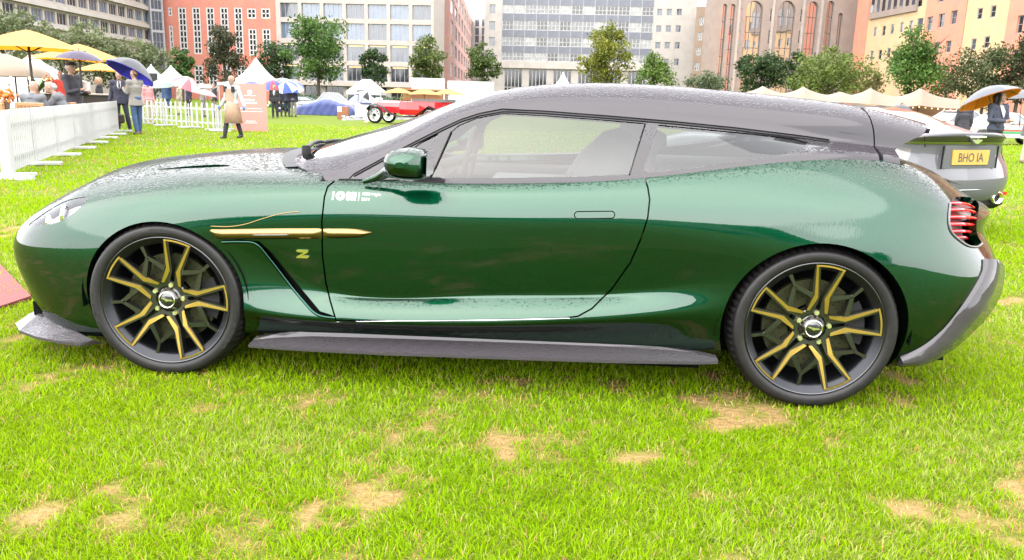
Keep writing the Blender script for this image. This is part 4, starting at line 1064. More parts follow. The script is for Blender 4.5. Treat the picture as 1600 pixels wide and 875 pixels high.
# ================================================================== buildings
def M_glassy(name, col, rough=.08, spec=.7): return mat(name, col, rough, .0, var=.35, scale=.35, spec=spec)
M_WIN = M_glassy('office glass', (.085, .10, .13)); M_WIND = M_glassy('dark window glass', (.02, .022, .03)); M_WINB = M_glassy('blue office glass', (.13, .18, .27))
M_MIRR = mat('mirror glass', (.75, .72, .72), .02, 1.0); M_WARM = mat('lit office ceiling', (.6, .45, .2), .6, emit=(1, .72, .3), estr=.35)
M_FWHITE = mat('white window frame', (.62, .60, .58), .5)
class Facade:
    """a wall standing on the line seen from pixel px0 at D0 to pixel px1 at D1; local x runs along it, local y into the building"""
    def __init__(s, name, label, cat, px0, D0, px1, D1, H=None, depth=12, group=None):
        a, b = at(px0, 140, D0), at(px1, 140, D1); s.o = np.array([a[0], a[1]]); v = np.array([b[0] - a[0], b[1] - a[1]])
        s.L = np.linalg.norm(v); s.u = v / s.L; s.n = np.array([-s.u[1], s.u[0]])
        s.t = thing(name, label, cat, (a[0], a[1], 0), math.atan2(s.u[1], s.u[0]), group); s.depth = depth; s.H = H
    def hit(s, px, py):
        d = ray(px, py); A = np.array([[d[0], -s.u[0]], [d[1], -s.u[1]]]); k = np.linalg.solve(A, s.o - CAM[:2])
        return k[1], CAM[2] + d[2] * k[0]
    def rect(s, cx, cy, w_, h):
        x0 = s.hit(cx - w_ / 2, cy)[0]; x1 = s.hit(cx + w_ / 2, cy)[0]; z0 = s.hit(cx, cy + h / 2)[1]; z1 = s.hit(cx, cy - h / 2)[1]
        return (x0, x1, z0, z1)
    def wall(s, x0, x1, z0, z1, rects, m, name='wall', reveal=.22, y=0.0):
        e = 1e-4
        R = [r for r in rects if r[0] > x0 + e and r[1] < x1 - e and r[2] > z0 - e and r[3] < z1 + e]
        xs = sorted({x0, x1} | {round(q, 4) for r in R for q in r[:2]}); zs = sorted({z0, z1} | {round(q, 4) for r in R for q in r[2:]})
        mb = MB(); vs = [(x, y, z) for x in xs for z in zs]; nz = len(zs); fs = []
        for i in range(len(xs) - 1):
            for j in range(nz - 1):
                cx, cz = (xs[i] + xs[i + 1]) / 2, (zs[j] + zs[j + 1]) / 2
                if any(r[0] < cx < r[1] and r[2] < cz < r[3] for r in R): continue
                fs.append((i * nz + j, (i + 1) * nz + j, (i + 1) * nz + j + 1, i * nz + j + 1))
        mb.add(vs, fs)
        for r in R:
            q = [(r[0], r[2]), (r[1], r[2]), (r[1], r[3]), (r[0], r[3])]
            mb.add([(a, y, b) for a, b in q] + [(a, y + reveal, b) for a, b in q], [(i, 4 + i, 4 + (i + 1) % 4, (i + 1) % 4) for i in range(4)])
        mb.add([(x0, y, z0), (x1, y, z0), (x1, y, z1), (x0, y, z1), (x0, y + s.depth, z0), (x1, y + s.depth, z0), (x1, y + s.depth, z1), (x0, y + s.depth, z1)], [(0, 3, 7, 4), (1, 5, 6, 2), (3, 2, 6, 7), (4, 7, 6, 5)])
        return mb.build(name, m, s.t)
    cache = {}
    def window(s, r, nx=1, nz=1, frame=M_FWHITE, glass_m=M_WIND, y=.14, fw=.10, mw=.06, arch=False, lit=False):
        w_, h = r[1] - r[0], r[3] - r[2]; key = (round(w_, 1), round(h, 1), nx, nz, frame.name, glass_m.name, fw, mw, arch)
        if key not in Facade.cache:
            W2, H2 = max(round(w_, 1), .2), max(round(h, 1), .2); f = MB(); g_ = MB()
            def bar(x0, x1, z0, z1, d=.07): f.box(((x0 + x1) / 2, d / 2 - .03, (z0 + z1) / 2), (x1 - x0, d, z1 - z0))
            bar(0, fw, 0, H2); bar(W2 - fw, W2, 0, H2); bar(fw, W2 - fw, 0, fw); bar(fw, W2 - fw, H2 - fw, H2)
            for i in range(1, nx): bar(W2 * i / nx - mw / 2, W2 * i / nx + mw / 2, fw, H2 - fw, .06)
            for j in range(1, nz): bar(fw, W2 - fw, H2 * j / nz - mw / 2, H2 * j / nz + mw / 2, .05)
            for i in range(nx):
                for j in range(nz):
                    t = rng.uniform(-.012, .012, 4) * .5
                    x0, x1, z0, z1 = W2 * i / nx, W2 * (i + 1) / nx, H2 * j / nz, H2 * (j + 1) / nz
                    g_.add([(x0, .03 + t[0], z0), (x1, .03 + t[1], z0), (x1, .03 + t[2], z1), (x0, .03 + t[3], z1)], [(0, 1, 2, 3)])
            a, b = f.mesh('window'), g_.mesh('pane'); a.materials.append(frame); b.materials.append(glass_m); Facade.cache[key] = (a, b, W2, H2)
        a, b, W2, H2 = Facade.cache[key]
        o = link('window', a, None, s.t, (r[0], y, r[2])); o.scale = (w_ / W2, 1, h / H2); link('pane', b, None, o)
        return o
    def slab(s, name, x0, x1, z0, z1, m, y0=-.15, y1=.02):
        return MB().box(((x0 + x1) / 2, (y0 + y1) / 2, (z0 + z1) / 2), (x1 - x0, y1 - y0, z1 - z0)).build(name, m, s.t)
def stone(name, col, var=.12, sc=.7): return mat(name, col, .85, var=var, scale=sc, bump=.15, bscale=6)
def brick(name, c1, c2, mortar, sc=1.0):
    if name in MATS: return MATS[name]
    m = mat(name, c1, .9); n = m.node_tree.nodes; l = m.node_tree.links
    t = n.new('ShaderNodeTexCoord'); mp = n.new('ShaderNodeMapping'); mp.inputs['Rotation'].default_value = (PI / 2, 0, 0)
    b = n.new('ShaderNodeTexBrick'); b.inputs['Scale'].default_value = 2.2 * sc; b.inputs['Color1'].default_value = (*c1, 1); b.inputs['Color2'].default_value = (*c2, 1); b.inputs['Mortar'].default_value = (*mortar, 1); b.inputs['Mortar Size'].default_value = .012
    a = n.new('ShaderNodeTexNoise'); a.inputs['Scale'].default_value = .6; a.inputs['Detail'].default_value = 7
    x = n.new('ShaderNodeMix'); x.data_type = 'RGBA'; x.blend_type = 'MULTIPLY'; x.inputs['Factor'].default_value = .35
    l.new(t.outputs['Object'], mp.inputs['Vector']); l.new(mp.outputs['Vector'], b.inputs['Vector']); l.new(t.outputs['Object'], a.inputs['Vector'])
    l.new(b.outputs['Color'], x.inputs['A']); l.new(a.outputs['Color'], x.inputs['B']); l.new(x.outputs['Result'], n['Principled BSDF'].inputs['Base Color'])
    return m
M_CREAM = stone('cream stone', (.52, .46, .38)); M_PALE = stone('pale stone', (.55, .50, .46)); M_PINK = stone('pinkish concrete', (.50, .43, .39))
M_BRED = brick('red brick', (.36, .115, .08), (.31, .095, .065), (.36, .22, .17)); M_BOR = brick('orange brick', (.46, .175, .115), (.42, .155, .10), (.44, .24, .17)); M_BYE = brick('yellow brick', (.44, .295, .165), (.40, .265, .145), (.42, .31, .21))
M_BEIGE = stone('beige render', (.42, .30, .22)); M_ARCH = stone('mauve brown stone', (.38, .29, .25)); M_SPAN = mat('grey spandrel panel', (.13, .14, .18), .35, var=.25, scale=.5)
M_STEEL = mat('grey steel mullion', (.40, .40, .42), .5)

# cream office, seen at a slant on the left
f = Facade('office_building', 'cream stone office with long glazed bands receding behind the pale trees at the left', 'building', -60, 96, 243, 150)
Hh = 26.0; L = f.L
zb = [f.hit(243, y)[1] for y in (67, 43, 16, -12, -40)]
rows = [(zb[i] + (.55 if i else .3), zb[i + 1] - .75) for i in range(4)]
rects = []
nb = 17
for z0, z1 in rows:
    for k in range(nb): rects.append((L * (k + .08) / nb, L * (k + .92) / nb, z0, z1))
f.wall(0, L, 0, Hh, rects, M_CREAM)
for i, r in enumerate(rects): f.window(r, 3, 1, M_STEEL, (M_WIN, M_WIND, M_WINB)[(i * 7 // 3) % 3], y=.2, fw=.12, mw=.1)
for z in zb[:4]: f.slab('band_course', -.1, L + .2, z - .45, z + .15, M_PALE, -.5, .0)
f = Facade('stair_tower', 'grey glazed stair tower between the cream office and the red brick building', 'building', 243, 148, 263, 150)
rects = [(f.L * .08, f.L * .92, 1 + 3.6 * k, 4.3 + 3.6 * k) for k in range(6)]
f.wall(0, f.L, 0, 26, rects, M_STEEL)
for r in rects: f.window(r, 3, 2, M_STEEL, M_WIN, fw=.1)

# red brick building with white grid windows
f = Facade('brick_building', 'red brick building with tall white grid windows', 'building', 262, 152, 436, 150)
rects = []; spec = []
for k in range(5):
    cx = 283.5 + 21.8 * k; rects.append(f.rect(cx + 2.6, 48, 12.6, 73)); spec.append((2, 8))
for k in range(2):
    rects.append(f.rect(393 + 22 * k, 21, 14, 16)); spec.append((2, 2)); rects.append(f.rect(395 + 21.6 * k, 66, 12.8, 42)); spec.append((2, 5))
rects.append(f.rect(265.8, 18, 6, 14)); spec.append((1, 2)); rects.append(f.rect(268, 61, 6, 42)); spec.append((1, 5))
for cx in (289, 311, 333, 355, 377, 399, 421): rects.append(f.rect(cx, 122, 13.5, 40)); spec.append((2, 5))
f.wall(0, f.L, 0, 27, rects, M_BRED, reveal=.3)
for r, q in zip(rects, spec): f.window(r, *q, M_FWHITE, M_WIND, y=.08, fw=.24, mw=.2)

# white-framed glass office
f = Facade('glass_office', 'pinkish white gridded office with big blue-grey glass bays', 'building', 436, 150, 677, 148)
xs = [f.hit(px, 60)[0] for px in (436.5, 469.5, 503.5, 538.5, 572.5, 607, 641.5, 676)]
zs = [f.hit(560, y)[1] for y in (131, 99.5, 66.5, 33.5, 3, -28, -58)]
rects = []
for j in range(len(zs) - 1):
    for i in range(len(xs) - 1): rects.append((xs[i] + .32, xs[i + 1] - .32, zs[j] + .45, zs[j + 1] - .35))
base_r = [(xs[i] + .4, xs[i + 1] - .4, .1, zs[0] - .5) for i in range(len(xs) - 1)]
f.wall(-.1, f.L, 0, 27, rects + base_r, M_PINK, reveal=.5)
for i, r in enumerate(rects):
    low_ = i < 14
    f.window(r, 4, 1, M_STEEL, (M_WIN, M_WINB, M_WINB)[i % 3] if not low_ else (M_WIN, M_WIND)[i % 2], y=.4, fw=.08, mw=.07)
    if low_: MB().box(((r[0] + r[1]) / 2, .36, r[3] - .22), ((r[1] - r[0]) * .8, .04, .16)).build('ceiling_light', M_WARM, f.t)
for r in base_r: f.window(r, 3, 1, M_STEEL, M_WIND, y=.45, fw=.08)
f.slab('canopy', 0, f.L, zs[0] - .45, zs[0] + .1, M_PINK, -1.2, .0)
fl = Facade('office_flank', 'narrow flank of the gridded office turning into the side street', 'building', 677, 151, 702, 185, depth=8)
rects = [(fl.L * (k + .12) / 5, fl.L * (k + .88) / 5, zs[j] + .5, zs[j + 1] - .4) for j in range(len(zs) - 1) for k in range(5)]
fl.wall(0, fl.L, 0, 27, rects, M_PINK)
for r in rects: fl.window(r, 2, 1, M_STEEL, M_WIN, y=.2)
f = Facade('brick_terrace', 'dark red brick block receding along the side street', 'building', 702, 170, 738, 300)
rects = [(f.L * (k + .2) / 9, f.L * (k + .8) / 9, 2 + 4.2 * j, 4.8 + 4.2 * j) for j in range(6) for k in range(9)]
f.wall(0, f.L, 0, 28, rects, brick('dull red brick', (.30, .13, .11), (.26, .11, .09), (.3, .2, .17)))
for r in rects: f.window(r, 2, 1, M_FWHITE, M_WIN)
f = Facade('far_block', 'small pale block closing the end of the side street', 'building', 728, 290, 770, 285)
rects = [(f.L * (k + .2) / 4, f.L * (k + .8) / 4, f.hit(745, y)[1] - .8, f.hit(745, y)[1] + 1.6) for y in (38, 51, 63, 76, 90) for k in range(4)]
f.wall(0, f.L, 0, f.hit(745, 26)[1], rects, M_PALE)
for r in rects: f.window(r, 2, 1, M_STEEL, M_WIN)

# grey curtain-walled block between two white ends
f = Facade('curtain_wall_block', 'long grey curtain-walled office block with white end bays', 'building', 755, 180, 1080, 176)
x0, x1 = f.hit(784, 60)[0], f.hit(1019, 60)[0]; Y = lambda y, px=900: f.hit(px, y)[1]
rects = [(x0 + .05, x1 - .05, Y(97), 30.0)]
wr = []
for j, y in enumerate((14, 40, 65, 90)): wr.append(f.rect(769.5 - .3 * j, y, 9, 14))
for j, y in enumerate((-8, 19, 45, 71, 97)):
    for cx in (1034, 1049, 1064.5): wr.append(f.rect(cx - 1.5 - 1.6 * j, y, 8, 10.5))
gx = [x0 + (x1 - x0) * k / 6 for k in range(7)]
gr = [(gx[k] + .7, gx[k + 1] - .7, .3, Y(110)) for k in range(6)]
f.wall(0, f.L, 0, 32, rects + wr + gr, M_PALE, reveal=.4)
for r in wr: f.window(r, 2, 1, M_STEEL, M_WIN, y=.2)
for r in gr: f.window(r, 5, 2, M_FWHITE, M_WIND, y=.3, fw=.12, mw=.12)
edges = [Y(97), Y(84), Y(73.5), Y(59.5), Y(48.5), Y(33.5), Y(22.5), Y(9), Y(-2), Y(-16), Y(-27)]
nb = 13; wd = (x1 - x0) / nb
M_CURT = [mat('curtain wall glass %s' % c, q, .1, var=.4, scale=.6) for c, q in (('grey', (.17, .18, .19)), ('pale', (.34, .34, .33)), ('dark', (.06, .065, .07)))]
spm = MB().box((wd / 2, 0, .5), (wd - .12, .12, 1)).mesh('spandrel_panel'); spm.materials.append(M_SPAN)
for j in range(len(edges) - 1):
    for k in range(nb):
        r = (x0 + wd * k, x0 + wd * (k + 1), edges[j], edges[j + 1])
        if j % 2 == 0: f.window((r[0] + .06, r[1] - .06, r[2], r[3]), 3, 2, M_FWHITE, M_CURT[int(rng.integers(0, 3))], y=.16, fw=.1, mw=.09)
        else:
            o = link('spandrel_panel', spm, None, f.t, (r[0], .12, r[2])); o.scale = (1, 1, r[3] - r[2])
mb = None
mul = MB().box((0, -.02, 15), (.13, .24, 30 - edges[0])).mesh('mullion'); mul.materials.append(M_STEEL)
for k in range(nb + 1): link('mullion', mul, None, f.t, (x0 + wd * k, .1, (30 + edges[0]) / 2 - 15))
f.slab('ledge', x0 - 1, x1 + 1, Y(108.5), Y(98), M_PALE, -.5, .0)

# beige block and the brown flank
f = Facade('beige_building', 'narrow beige rendered building with a single column of windows', 'building', 1079, 168, 1107, 167)
rects = [f.rect(x, y, 7.5, 13) for x, y in ((1096, 33), (1093.5, 56.5), (1091, 80), (1088.5, 104))]
f.wall(0, f.L, 0, f.hit(1095, 10)[1], rects, M_BEIGE)
for r in rects: f.window(r, 2, 2, M_FWHITE, M_WIND, fw=.14, mw=.14)
# arched building with mirror glass
f = Facade('arched_building', 'mauve stone building with tall round-arched mirror windows', 'building', 1104, 150, 1332, 157, depth=3)
z = lambda y, px=1200: f.hit(px, y)[1]
bays = [(1129.5, 7, 6), (1142, 8, 6), (1176, 27, 1), (1226, 27, 1), (1266, 17, 2), (1293, 11, 1), (1310, 7, 20)]
AR = []
for cx, wpx, yt in bays:
    r = f.rect(cx - 2, 75, wpx, 120); zt = f.hit(cx, yt)[1]; AR.append((r[0], r[1], 1.0, zt))
rects = []
for cx in (1156, 1194, 1206, 1243, 1254, 1281):
    for y in (24, 58, 92, 124): rects.append(f.rect(cx - (y - 24) * .09, y, 6.5, 21))
rects = [r for r in rects if not any(a[0] - .1 < r[1] and r[0] < a[1] + .1 for a in AR)]
f.wall(0, f.L, 0, 34, rects + AR, M_ARCH, reveal=.5)
for r in rects: f.window(r, 1, 2, M_FWHITE, M_MIRR, fw=.08)
for r in AR:
    w_ = r[1] - r[0]; R_ = w_ / 2; fr = MB(); n_ = 14
    # stone spandrels that round the top of the opening
    cx, cz = (r[0] + r[1]) / 2, r[3] - R_
    for sgn in (-1, 1):
        arc = [(cx + sgn * R_ * math.cos(a), cz + R_ * math.sin(a)) for a in np.linspace(0, PI / 2, n_)]
        vs = [(x, -.004, zz) for x, zz in arc] + [(cx + sgn * (R_ + .01), -.004, r[3] + .01)]
        fr.add(vs, [tuple([i, i + 1, n_]) if sgn > 0 else (i + 1, i, n_) for i in range(n_ - 1)])
        fr.add([(x, -.004, zz) for x, zz in arc] + [(x, .45, zz) for x, zz in arc], [(i, i + 1, n_ + i + 1, n_ + i) for i in range(n_ - 1)])
    fr.build('arch_head', M_ARCH, f.t)
    nzp = max(3, int((r[3] - r[2]) / 2.6)); f.window(r, 3 if w_ > 2 else 2, nzp, mat('dark bronze frame', (.10, .085, .08), .5), M_MIRR, y=.42, fw=.12, mw=.09)
for cx in (1149, 1202, 1249, 1277):
    r = f.rect(cx, 75, 3.4, 40); f.slab('pilaster', r[0], r[1], 0, 34, M_PINK, -.35, .0)

# orange and yellow brick range on the right
f = Facade('brick_range', 'long orange and yellow brick building with small dark windows at the right', 'building', 1326, 150, 1660, 98)
secs = [(1326, 1350, M_BOR), (1350, 1438, M_BYE), (1438, 1500, M_BOR), (1500, 1566, M_BYE)]
Z = lambda px, py: f.hit(px, py)
wins = [(1300 + x / 5.147, y / 5.147, w_, h) for x, y, w_, h in ((288,265,4.5,14),(347,255,4.5,14),(416,248,5,15),(485,235,5,15),(560,220,5,15),(635,205,5,15),(258,455,4.5,14),(320,445,4.5,14),(385,440,5,15),(455,425,5,15),(705,200,9,21),(790,190,9,21),(885,165,9.5,21),(985,140,9.5,21),(1087,130,7.5,17),(1188,110,7.5,17),(1296,92,8,18),(1038,365,7.5,17),(1138,355,7.5,17),(1243,340,8,18),(940,375,8.5,18),(845,385,8.5,18),(208,95,6.5,15),(178,285,6.5,15),(1085,-60,7.5,17),(1188,-80,7.5,17),(1296,-100,8,18),(985,-60,9.5,21),(885,-40,9.5,21),(790,-15,9,21),(705,0,9,21),(1530,40,9,20),(1520,300,9,20))]
rects = [f.rect(*q) for q in wins]
for i, (a, b, m_) in enumerate(secs):
    xa, xb = max(0, Z(a, 90)[0]), Z(b, 90)[0]
    f.wall(xa, xb - .03, 0, 34, rects, m_, reveal=.3, y=0 if m_ is M_BYE else -.12)
sE = Z(1566, 90)[0]; more = []
for k in range(5):
    a_, b_ = sE + 14 * k, sE + 14 * (k + 1); RR_ = [(a_ + 2 + 3 * i, a_ + 3.1 + 3 * i, 3 + 4.2 * j, 5.2 + 4.2 * j) for i in range(4) for j in range(7)]
    f.wall(a_, b_ - .03, 0, 34, RR_, (M_BOR, M_BYE)[k % 2], reveal=.3, y=-.12 if k % 2 == 0 else 0); more += RR_
for r in more[:28]: f.window(r, 1, 2, M_STEEL, M_WIND, y=.1, fw=.1)
for r in more[28:]: MB().add([(r[0], .2, r[2]), (r[1], .2, r[2]), (r[1], .2, r[3]), (r[0], .2, r[3])], [(0, 1, 2, 3)]).build('window', M_WIND, f.t)
for r, q in zip(rects, wins):
    if any(max(0, Z(a, 90)[0]) < r[0] and r[1] < Z(b, 90)[0] for a, b, _ in secs): f.window(r, 1, 2, M_STEEL, (M_WIND, M_WIN)[int(rng.integers(0, 2))], y=.12, fw=.1)
xa, xb = Z(1362, 15)[0], Z(1434, 15)[0]; za = Z(1395, 24)[1]
f.slab('attic_storey', xa, xb, za, 34, M_ARCH, -.3, .0)
for k in range(8):
    w_ = (xb - xa) / 8; MB().box((xa + w_ * (k + .5), -.31, za + 2.6), (w_ * .5, .06, 3.2)).build('attic_window', (M_WIND, M_WIN)[k % 2], f.t)
# ================================================================== fences
M_WPAINT = mat('white painted wood', (.58, .58, .58), .55, var=.06, scale=3)
def picket_panel(x0, y0, x1, y1, label, group, H=.86, n=18, pw=.05, gap_pointed=False, feet=True, thick=.02, name='picket_fence'):
    L = math.hypot(x1 - x0, y1 - y0); t = thing(name, label, 'fence', (x0, y0, 0), math.atan2(y1 - y0, x1 - x0), group)
    p = pw / 2; top = [(-p, 0), (p, 0), (p, H - .05), (0, H), (-p, H - .05)] if gap_pointed else [(-p, 0), (p, 0), (p, H - .012), (p * .6, H), (-p * .6, H), (-p, H - .012)]
    me = MB().prism(top, 0, thick, Matrix.Rotation(PI / 2, 4, 'X')).mesh('picket'); me.materials.append(M_WPAINT)
    for k in range(n): link('picket', me, None, t, (L * (k + .5) / n, 0, .05))
    for z in (.22, H - .16): MB().box((L / 2, .014, z), (L - .02, .024, .06)).build('rail', M_WPAINT, t)
    if feet:
        for x in (.06, L - .06):
            MB().box((x, -.02, .035), (.07, .72, .05), bev=.008).build('foot', M_WPAINT, t)
            MB().box((x, .035, H / 2), (.05, .03, H)).build('post', M_WPAINT, t)
    return t
A, B = gnd(8, 277), gnd(186, 206)
nP = 7
ords = ['nearest', 'second nearest', 'third', 'middle', 'third from the far end of the', 'second from the far end of the', 'farthest']
for k in range(nP):
    a = A + (B - A) * k / nP; b = A + (B - A) * (k + .985) / nP
    picket_panel(a[0], a[1], b[0], b[1], 'white close-boarded picket panel, %s in the row before the seated men' % ords[k].replace(' of the', ''), 'picket panels along the terrace', n=15, pw=.072, thick=.012)
t = thing('fence_post', 'stout white post standing at the near end of the picket row', 'post', tuple(gnd(16, 280)))
MB().box((0, 0, .44), (.11, .10, .88), bev=.01).build('shaft', M_WPAINT, t); MB().box((.1, -.05, .03), (.5, .08, .06)).build('foot', M_WPAINT, t)
A, B = gnd(222, 194), gnd(340, 204)
for k, lab in enumerate(('white open picket panel with pointed tops beside the man in jeans', 'white open picket panel with pointed tops, middle of three', 'white open picket panel with pointed tops nearest the pink board')):
    a = A + (B - A) * k / 3; b = A + (B - A) * (k + .97) / 3
    picket_panel(a[0], a[1], b[0], b[1], lab, 'open picket panels', H=.84, n=5, pw=.10, gap_pointed=True)
A, B = gnd(342, 206), gnd(372, 204)
picket_panel(A[0], A[1], B[0], B[1], 'short white picket panel tucked behind the woman in the apron', 'open picket panels', H=.84, n=4, pw=.10, gap_pointed=True)
A, B = gnd(212, 184), gnd(262, 182)
picket_panel(A[0], A[1], B[0], B[1], 'white picket panel further back behind the man in jeans', 'open picket panels', H=.84, n=8, pw=.10, gap_pointed=True)

# ================================================================== people
M_SKIN = mat('skin', (.46, .25, .175), .55); M_SKIN2 = mat('tanned skin', (.42, .23, .14), .55)
M_EYE = mat('dark eye', (.02, .015, .012), .3); M_LIP = mat('lips', (.40, .14, .12), .5)
HAIRS = dict(grey=mat('grey hair', (.45, .44, .42), .7), dark=mat('dark hair', (.02, .015, .012), .6), brown=mat('brown hair', (.12, .06, .03), .7), blond=mat('blond hair', (.42, .25, .12), .7), ginger=mat('auburn hair', (.30, .13, .04), .7))
def remesh(mb, name, m, parent, vox=.016, smooth=2):
    me = mb.mesh(name); o = link(name, me, m, None)
    r = o.modifiers.new('r', 'REMESH'); r.mode = 'VOXEL'; r.voxel_size = vox
    s = o.modifiers.new('s', 'SMOOTH'); s.iterations = smooth; s.factor = .5
    dg = bpy.context.evaluated_depsgraph_get(); nm = bpy.data.meshes.new_from_object(o.evaluated_get(dg)); nm.name = name
    o.modifiers.clear(); o.data = nm; bpy.data.meshes.remove(me)
    if not nm.materials: nm.materials.append(m)
    nm.polygons.foreach_set('use_smooth', [True] * len(nm.polygons)); o.parent = parent
    return o
V3 = Vector
POSES = {}
def person(label, px, pyf, D, face, h=1.75, pose='stand', top=None, legs=None, shoes=None, hair='dark', coat=None, group=None, skirt=None, detail=True, skin=None, tie=None, x=None, y=None, hat=None, bare_arms=False, z=0.0, hairlen=0, shirt=None, slim=1.0):
    """face: heading in degrees, 0 = towards the camera, 90 = towards the right of the photo"""
    if x is None:
        g_ = at(px, pyf, D); x, y = g_[0], g_[1]
    t = thing('person', label, 'person', (x, y, z), math.radians(face), group); s = h / 1.75; sk = skin or M_SKIN
    J = dict(pelvis=(0, 0, .96), belly=(0, 0, 1.10), chest=(0, .01, 1.28), neck=(0, .01, 1.47), head=(0, -.01, 1.625),
             shL=(.185, .01, 1.41), shR=(-.185, .01, 1.41), elL=(.235, .03, 1.13), elR=(-.235, .03, 1.13), haL=(.235, -.05, .88), haR=(-.235, -.05, .88),
             hiL=(.09, 0, .93), hiR=(-.09, 0, .93), knL=(.10, -.02, .50), knR=(-.10, -.02, .50), anL=(.11, .02, .08), anR=(-.11, .02, .08))
    if isinstance(pose, dict): J.update(pose)
    J = {k: V3(v) * s for k, v in J.items()}
    vox = .014 if detail else .03
    def limb(mb, a, b, c, ra, rb, rc):
        mb.tube([a, (a + b) / 2, b, (b + c) / 2, c], [ra, (ra + rb) / 2 * 1.05, rb, (rb + rc) / 2 * 1.12, rc], 10)
        mb.ball(b, rb * 1.0, 10, 6); mb.ball(a, ra, 10, 6); mb.ball(c, rc, 8, 5)
    def torso(mb, e=0.0):
        P = [J['pelvis'] - V3((0, 0, .06 * s)), J['pelvis'], J['belly'], J['chest'], (J['chest'] * .4 + J['neck'] * .6)]
        W = [.155, .165, .150, .185, .12]; T_ = [.105, .115, .105, .125, .08]; n = 14; rings = []
        side = (J['shL'] - J['shR']); side = V3((side.x, side.y, side.z * .3)).normalized()
        for p, w_, d_ in zip(P, W, T_):
            w_ = w_ * s * slim + e; d_ = d_ * s * slim + e; up_ = V3((0, 0, 1)); fw_ = side.cross(up_).normalized()
            rings.append([p + side * math.cos(2 * PI * k / n) * w_ + fw_ * math.sin(2 * PI * k / n) * d_ for k in range(n)])
        vs = [q for r_ in rings for q in r_]; fs = [(i * n + k, i * n + (k + 1) % n, i * n + n + (k + 1) % n, i * n + n + k) for i in range(len(P) - 1) for k in range(n)]
        mb.add(vs, fs); mb.add(rings[0], [tuple(range(n - 1, -1, -1))]); mb.add(rings[-1], [tuple(range(n))])
        for q in ('shL', 'shR'): mb.tube([J['chest'] + V3((0, 0, .08 * s)), J[q]], [.085 * s + e, .062 * s + e], 10); mb.ball(J[q], .064 * s + e)
    hd = J['head']; f_ = V3(J.get('look', V3((0, -1, 0)))).normalized() if 'look' in J else V3((0, -1, 0)); sd = V3((0, 0, 1)).cross(f_).normalized() * -1
    b = MB(); torso(b, -.006)
    b.tube([J['chest'], J['neck'], hd - V3((0, 0, .05 * s))], [.075 * s, .058 * s, .055 * s], 12)
    Hm = Matrix.Translation(hd) @ f_.to_track_quat('-Y', 'Z').to_matrix().to_4x4()
    b.lathe([(.001, -.118), (.045, -.112), (.066, -.075), (.075, -.02), (.079, .03), (.068, .085), (.04, .113), (.001, .12)], 14, 0, True, Hm @ Matrix.Diagonal((s, s * 1.16, s, 1)))
    if detail:
        b.tube([Hm @ V3((0, -.088, .012)) , Hm @ V3((0, -.108, -.028)), Hm @ V3((0, -.085, -.034))], [.010, .015, .012], 8)
        b.ball(Hm @ V3((0, -.075, -.095)), .026 * s); 
        for q in (-1, 1): b.ball(Hm @ V3((q * .079, .005, -.008)), .022 * s, 8, 6, 0, (.45, .8, 1.3))
    for a in 'LR':
        limb(b, J['sh' + a], J['el' + a], J['ha' + a], .046 * s, .038 * s, .027 * s)
        limb(b, J['hi' + a], J['kn' + a], J['an' + a], .078 * s, .054 * s, .038 * s)
        hv = (J['ha' + a] - J['el' + a]).normalized(); hs = hv.orthogonal().normalized(); hs = (V3((0, 1, 0)) - hv * hv.y).normalized() if abs(hv.y) < .9 else (V3((0, 0, 1)) - hv * hv.z).normalized()
        pn = hv.cross(hs); w0 = J['ha' + a]
        b.tube([w0, w0 + hv * .045 * s, w0 + hv * .09 * s], [.026 * s, .034 * s, .030 * s], 8)
        for i, fl_ in enumerate((.062, .075, .070, .055)):
            st0 = w0 + hv * .085 * s + hs * (.030 - .020 * i) * s; md = st0 + hv * fl_ * .55 * s + pn * .010 * s; b.tube([st0, md, md + (hv * .8 + pn * .6) * fl_ * .45 * s], [.0105 * s, .0095 * s, .0075 * s], 6)
        th = w0 + hv * .03 * s + hs * .03 * s; b.tube([th, th + (hv * .6 + hs * .8) * .035 * s, th + (hv * .95 + hs * .5) * .065 * s], [.013 * s, .011 * s, .009 * s], 6)
    remesh(b, 'body', sk, t, vox)
    if detail:
        for q in (-1, 1): MB().ball(Hm @ V3((q * .031, -.083 * s, .018)), .0105, 8, 5, 0, (1.2, .6, .8)).build('eye', M_EYE, t)
        MB().ball(Hm @ V3((0, -.088 * s, -.058)), .02, 8, 5, 0, (1.1, .4, .35)).build('mouth', M_LIP, t)
    if hair and hair in HAIRS:
        k = MB(); k.lathe([(.001, .13), (.045, .124), (.074, .094), (.086, .04), (.084, .0)], 14, 0, True, Hm @ Matrix.Translation((0, .012, 0)) @ Matrix.Diagonal((s, s * 1.14, s, 1)))
        k.tube([Hm @ V3((0, .05, .07)), Hm @ V3((0, .085, .0)), Hm @ V3((0, .07, -.06 - hairlen))], [.06, .07, .035 + .2 * hairlen], 10)
        if hairlen:
            for q in (-1, 1): k.tube([Hm @ V3((q * .06, .02, .06)), Hm @ V3((q * .085, .03, -.03)), Hm @ V3((q * .075, .05, -.06 - hairlen))], [.03, .032, .02], 8)
        # keep the brow clear: a little front fringe only
        remesh(k, 'hair', HAIRS[hair], t, vox)
    if hat:
        k = MB(); k.lathe([(.001, .136), (.06, .13), (.09, .10), (.094, .07), (.088, .055)], 16, 0, True, Hm @ Matrix.Diagonal((s, s * 1.12, s, 1))); k.box(Hm @ V3((0, -.115, .068)), (.15, .10, .012), bev=.004); k.build('cap', hat, t)
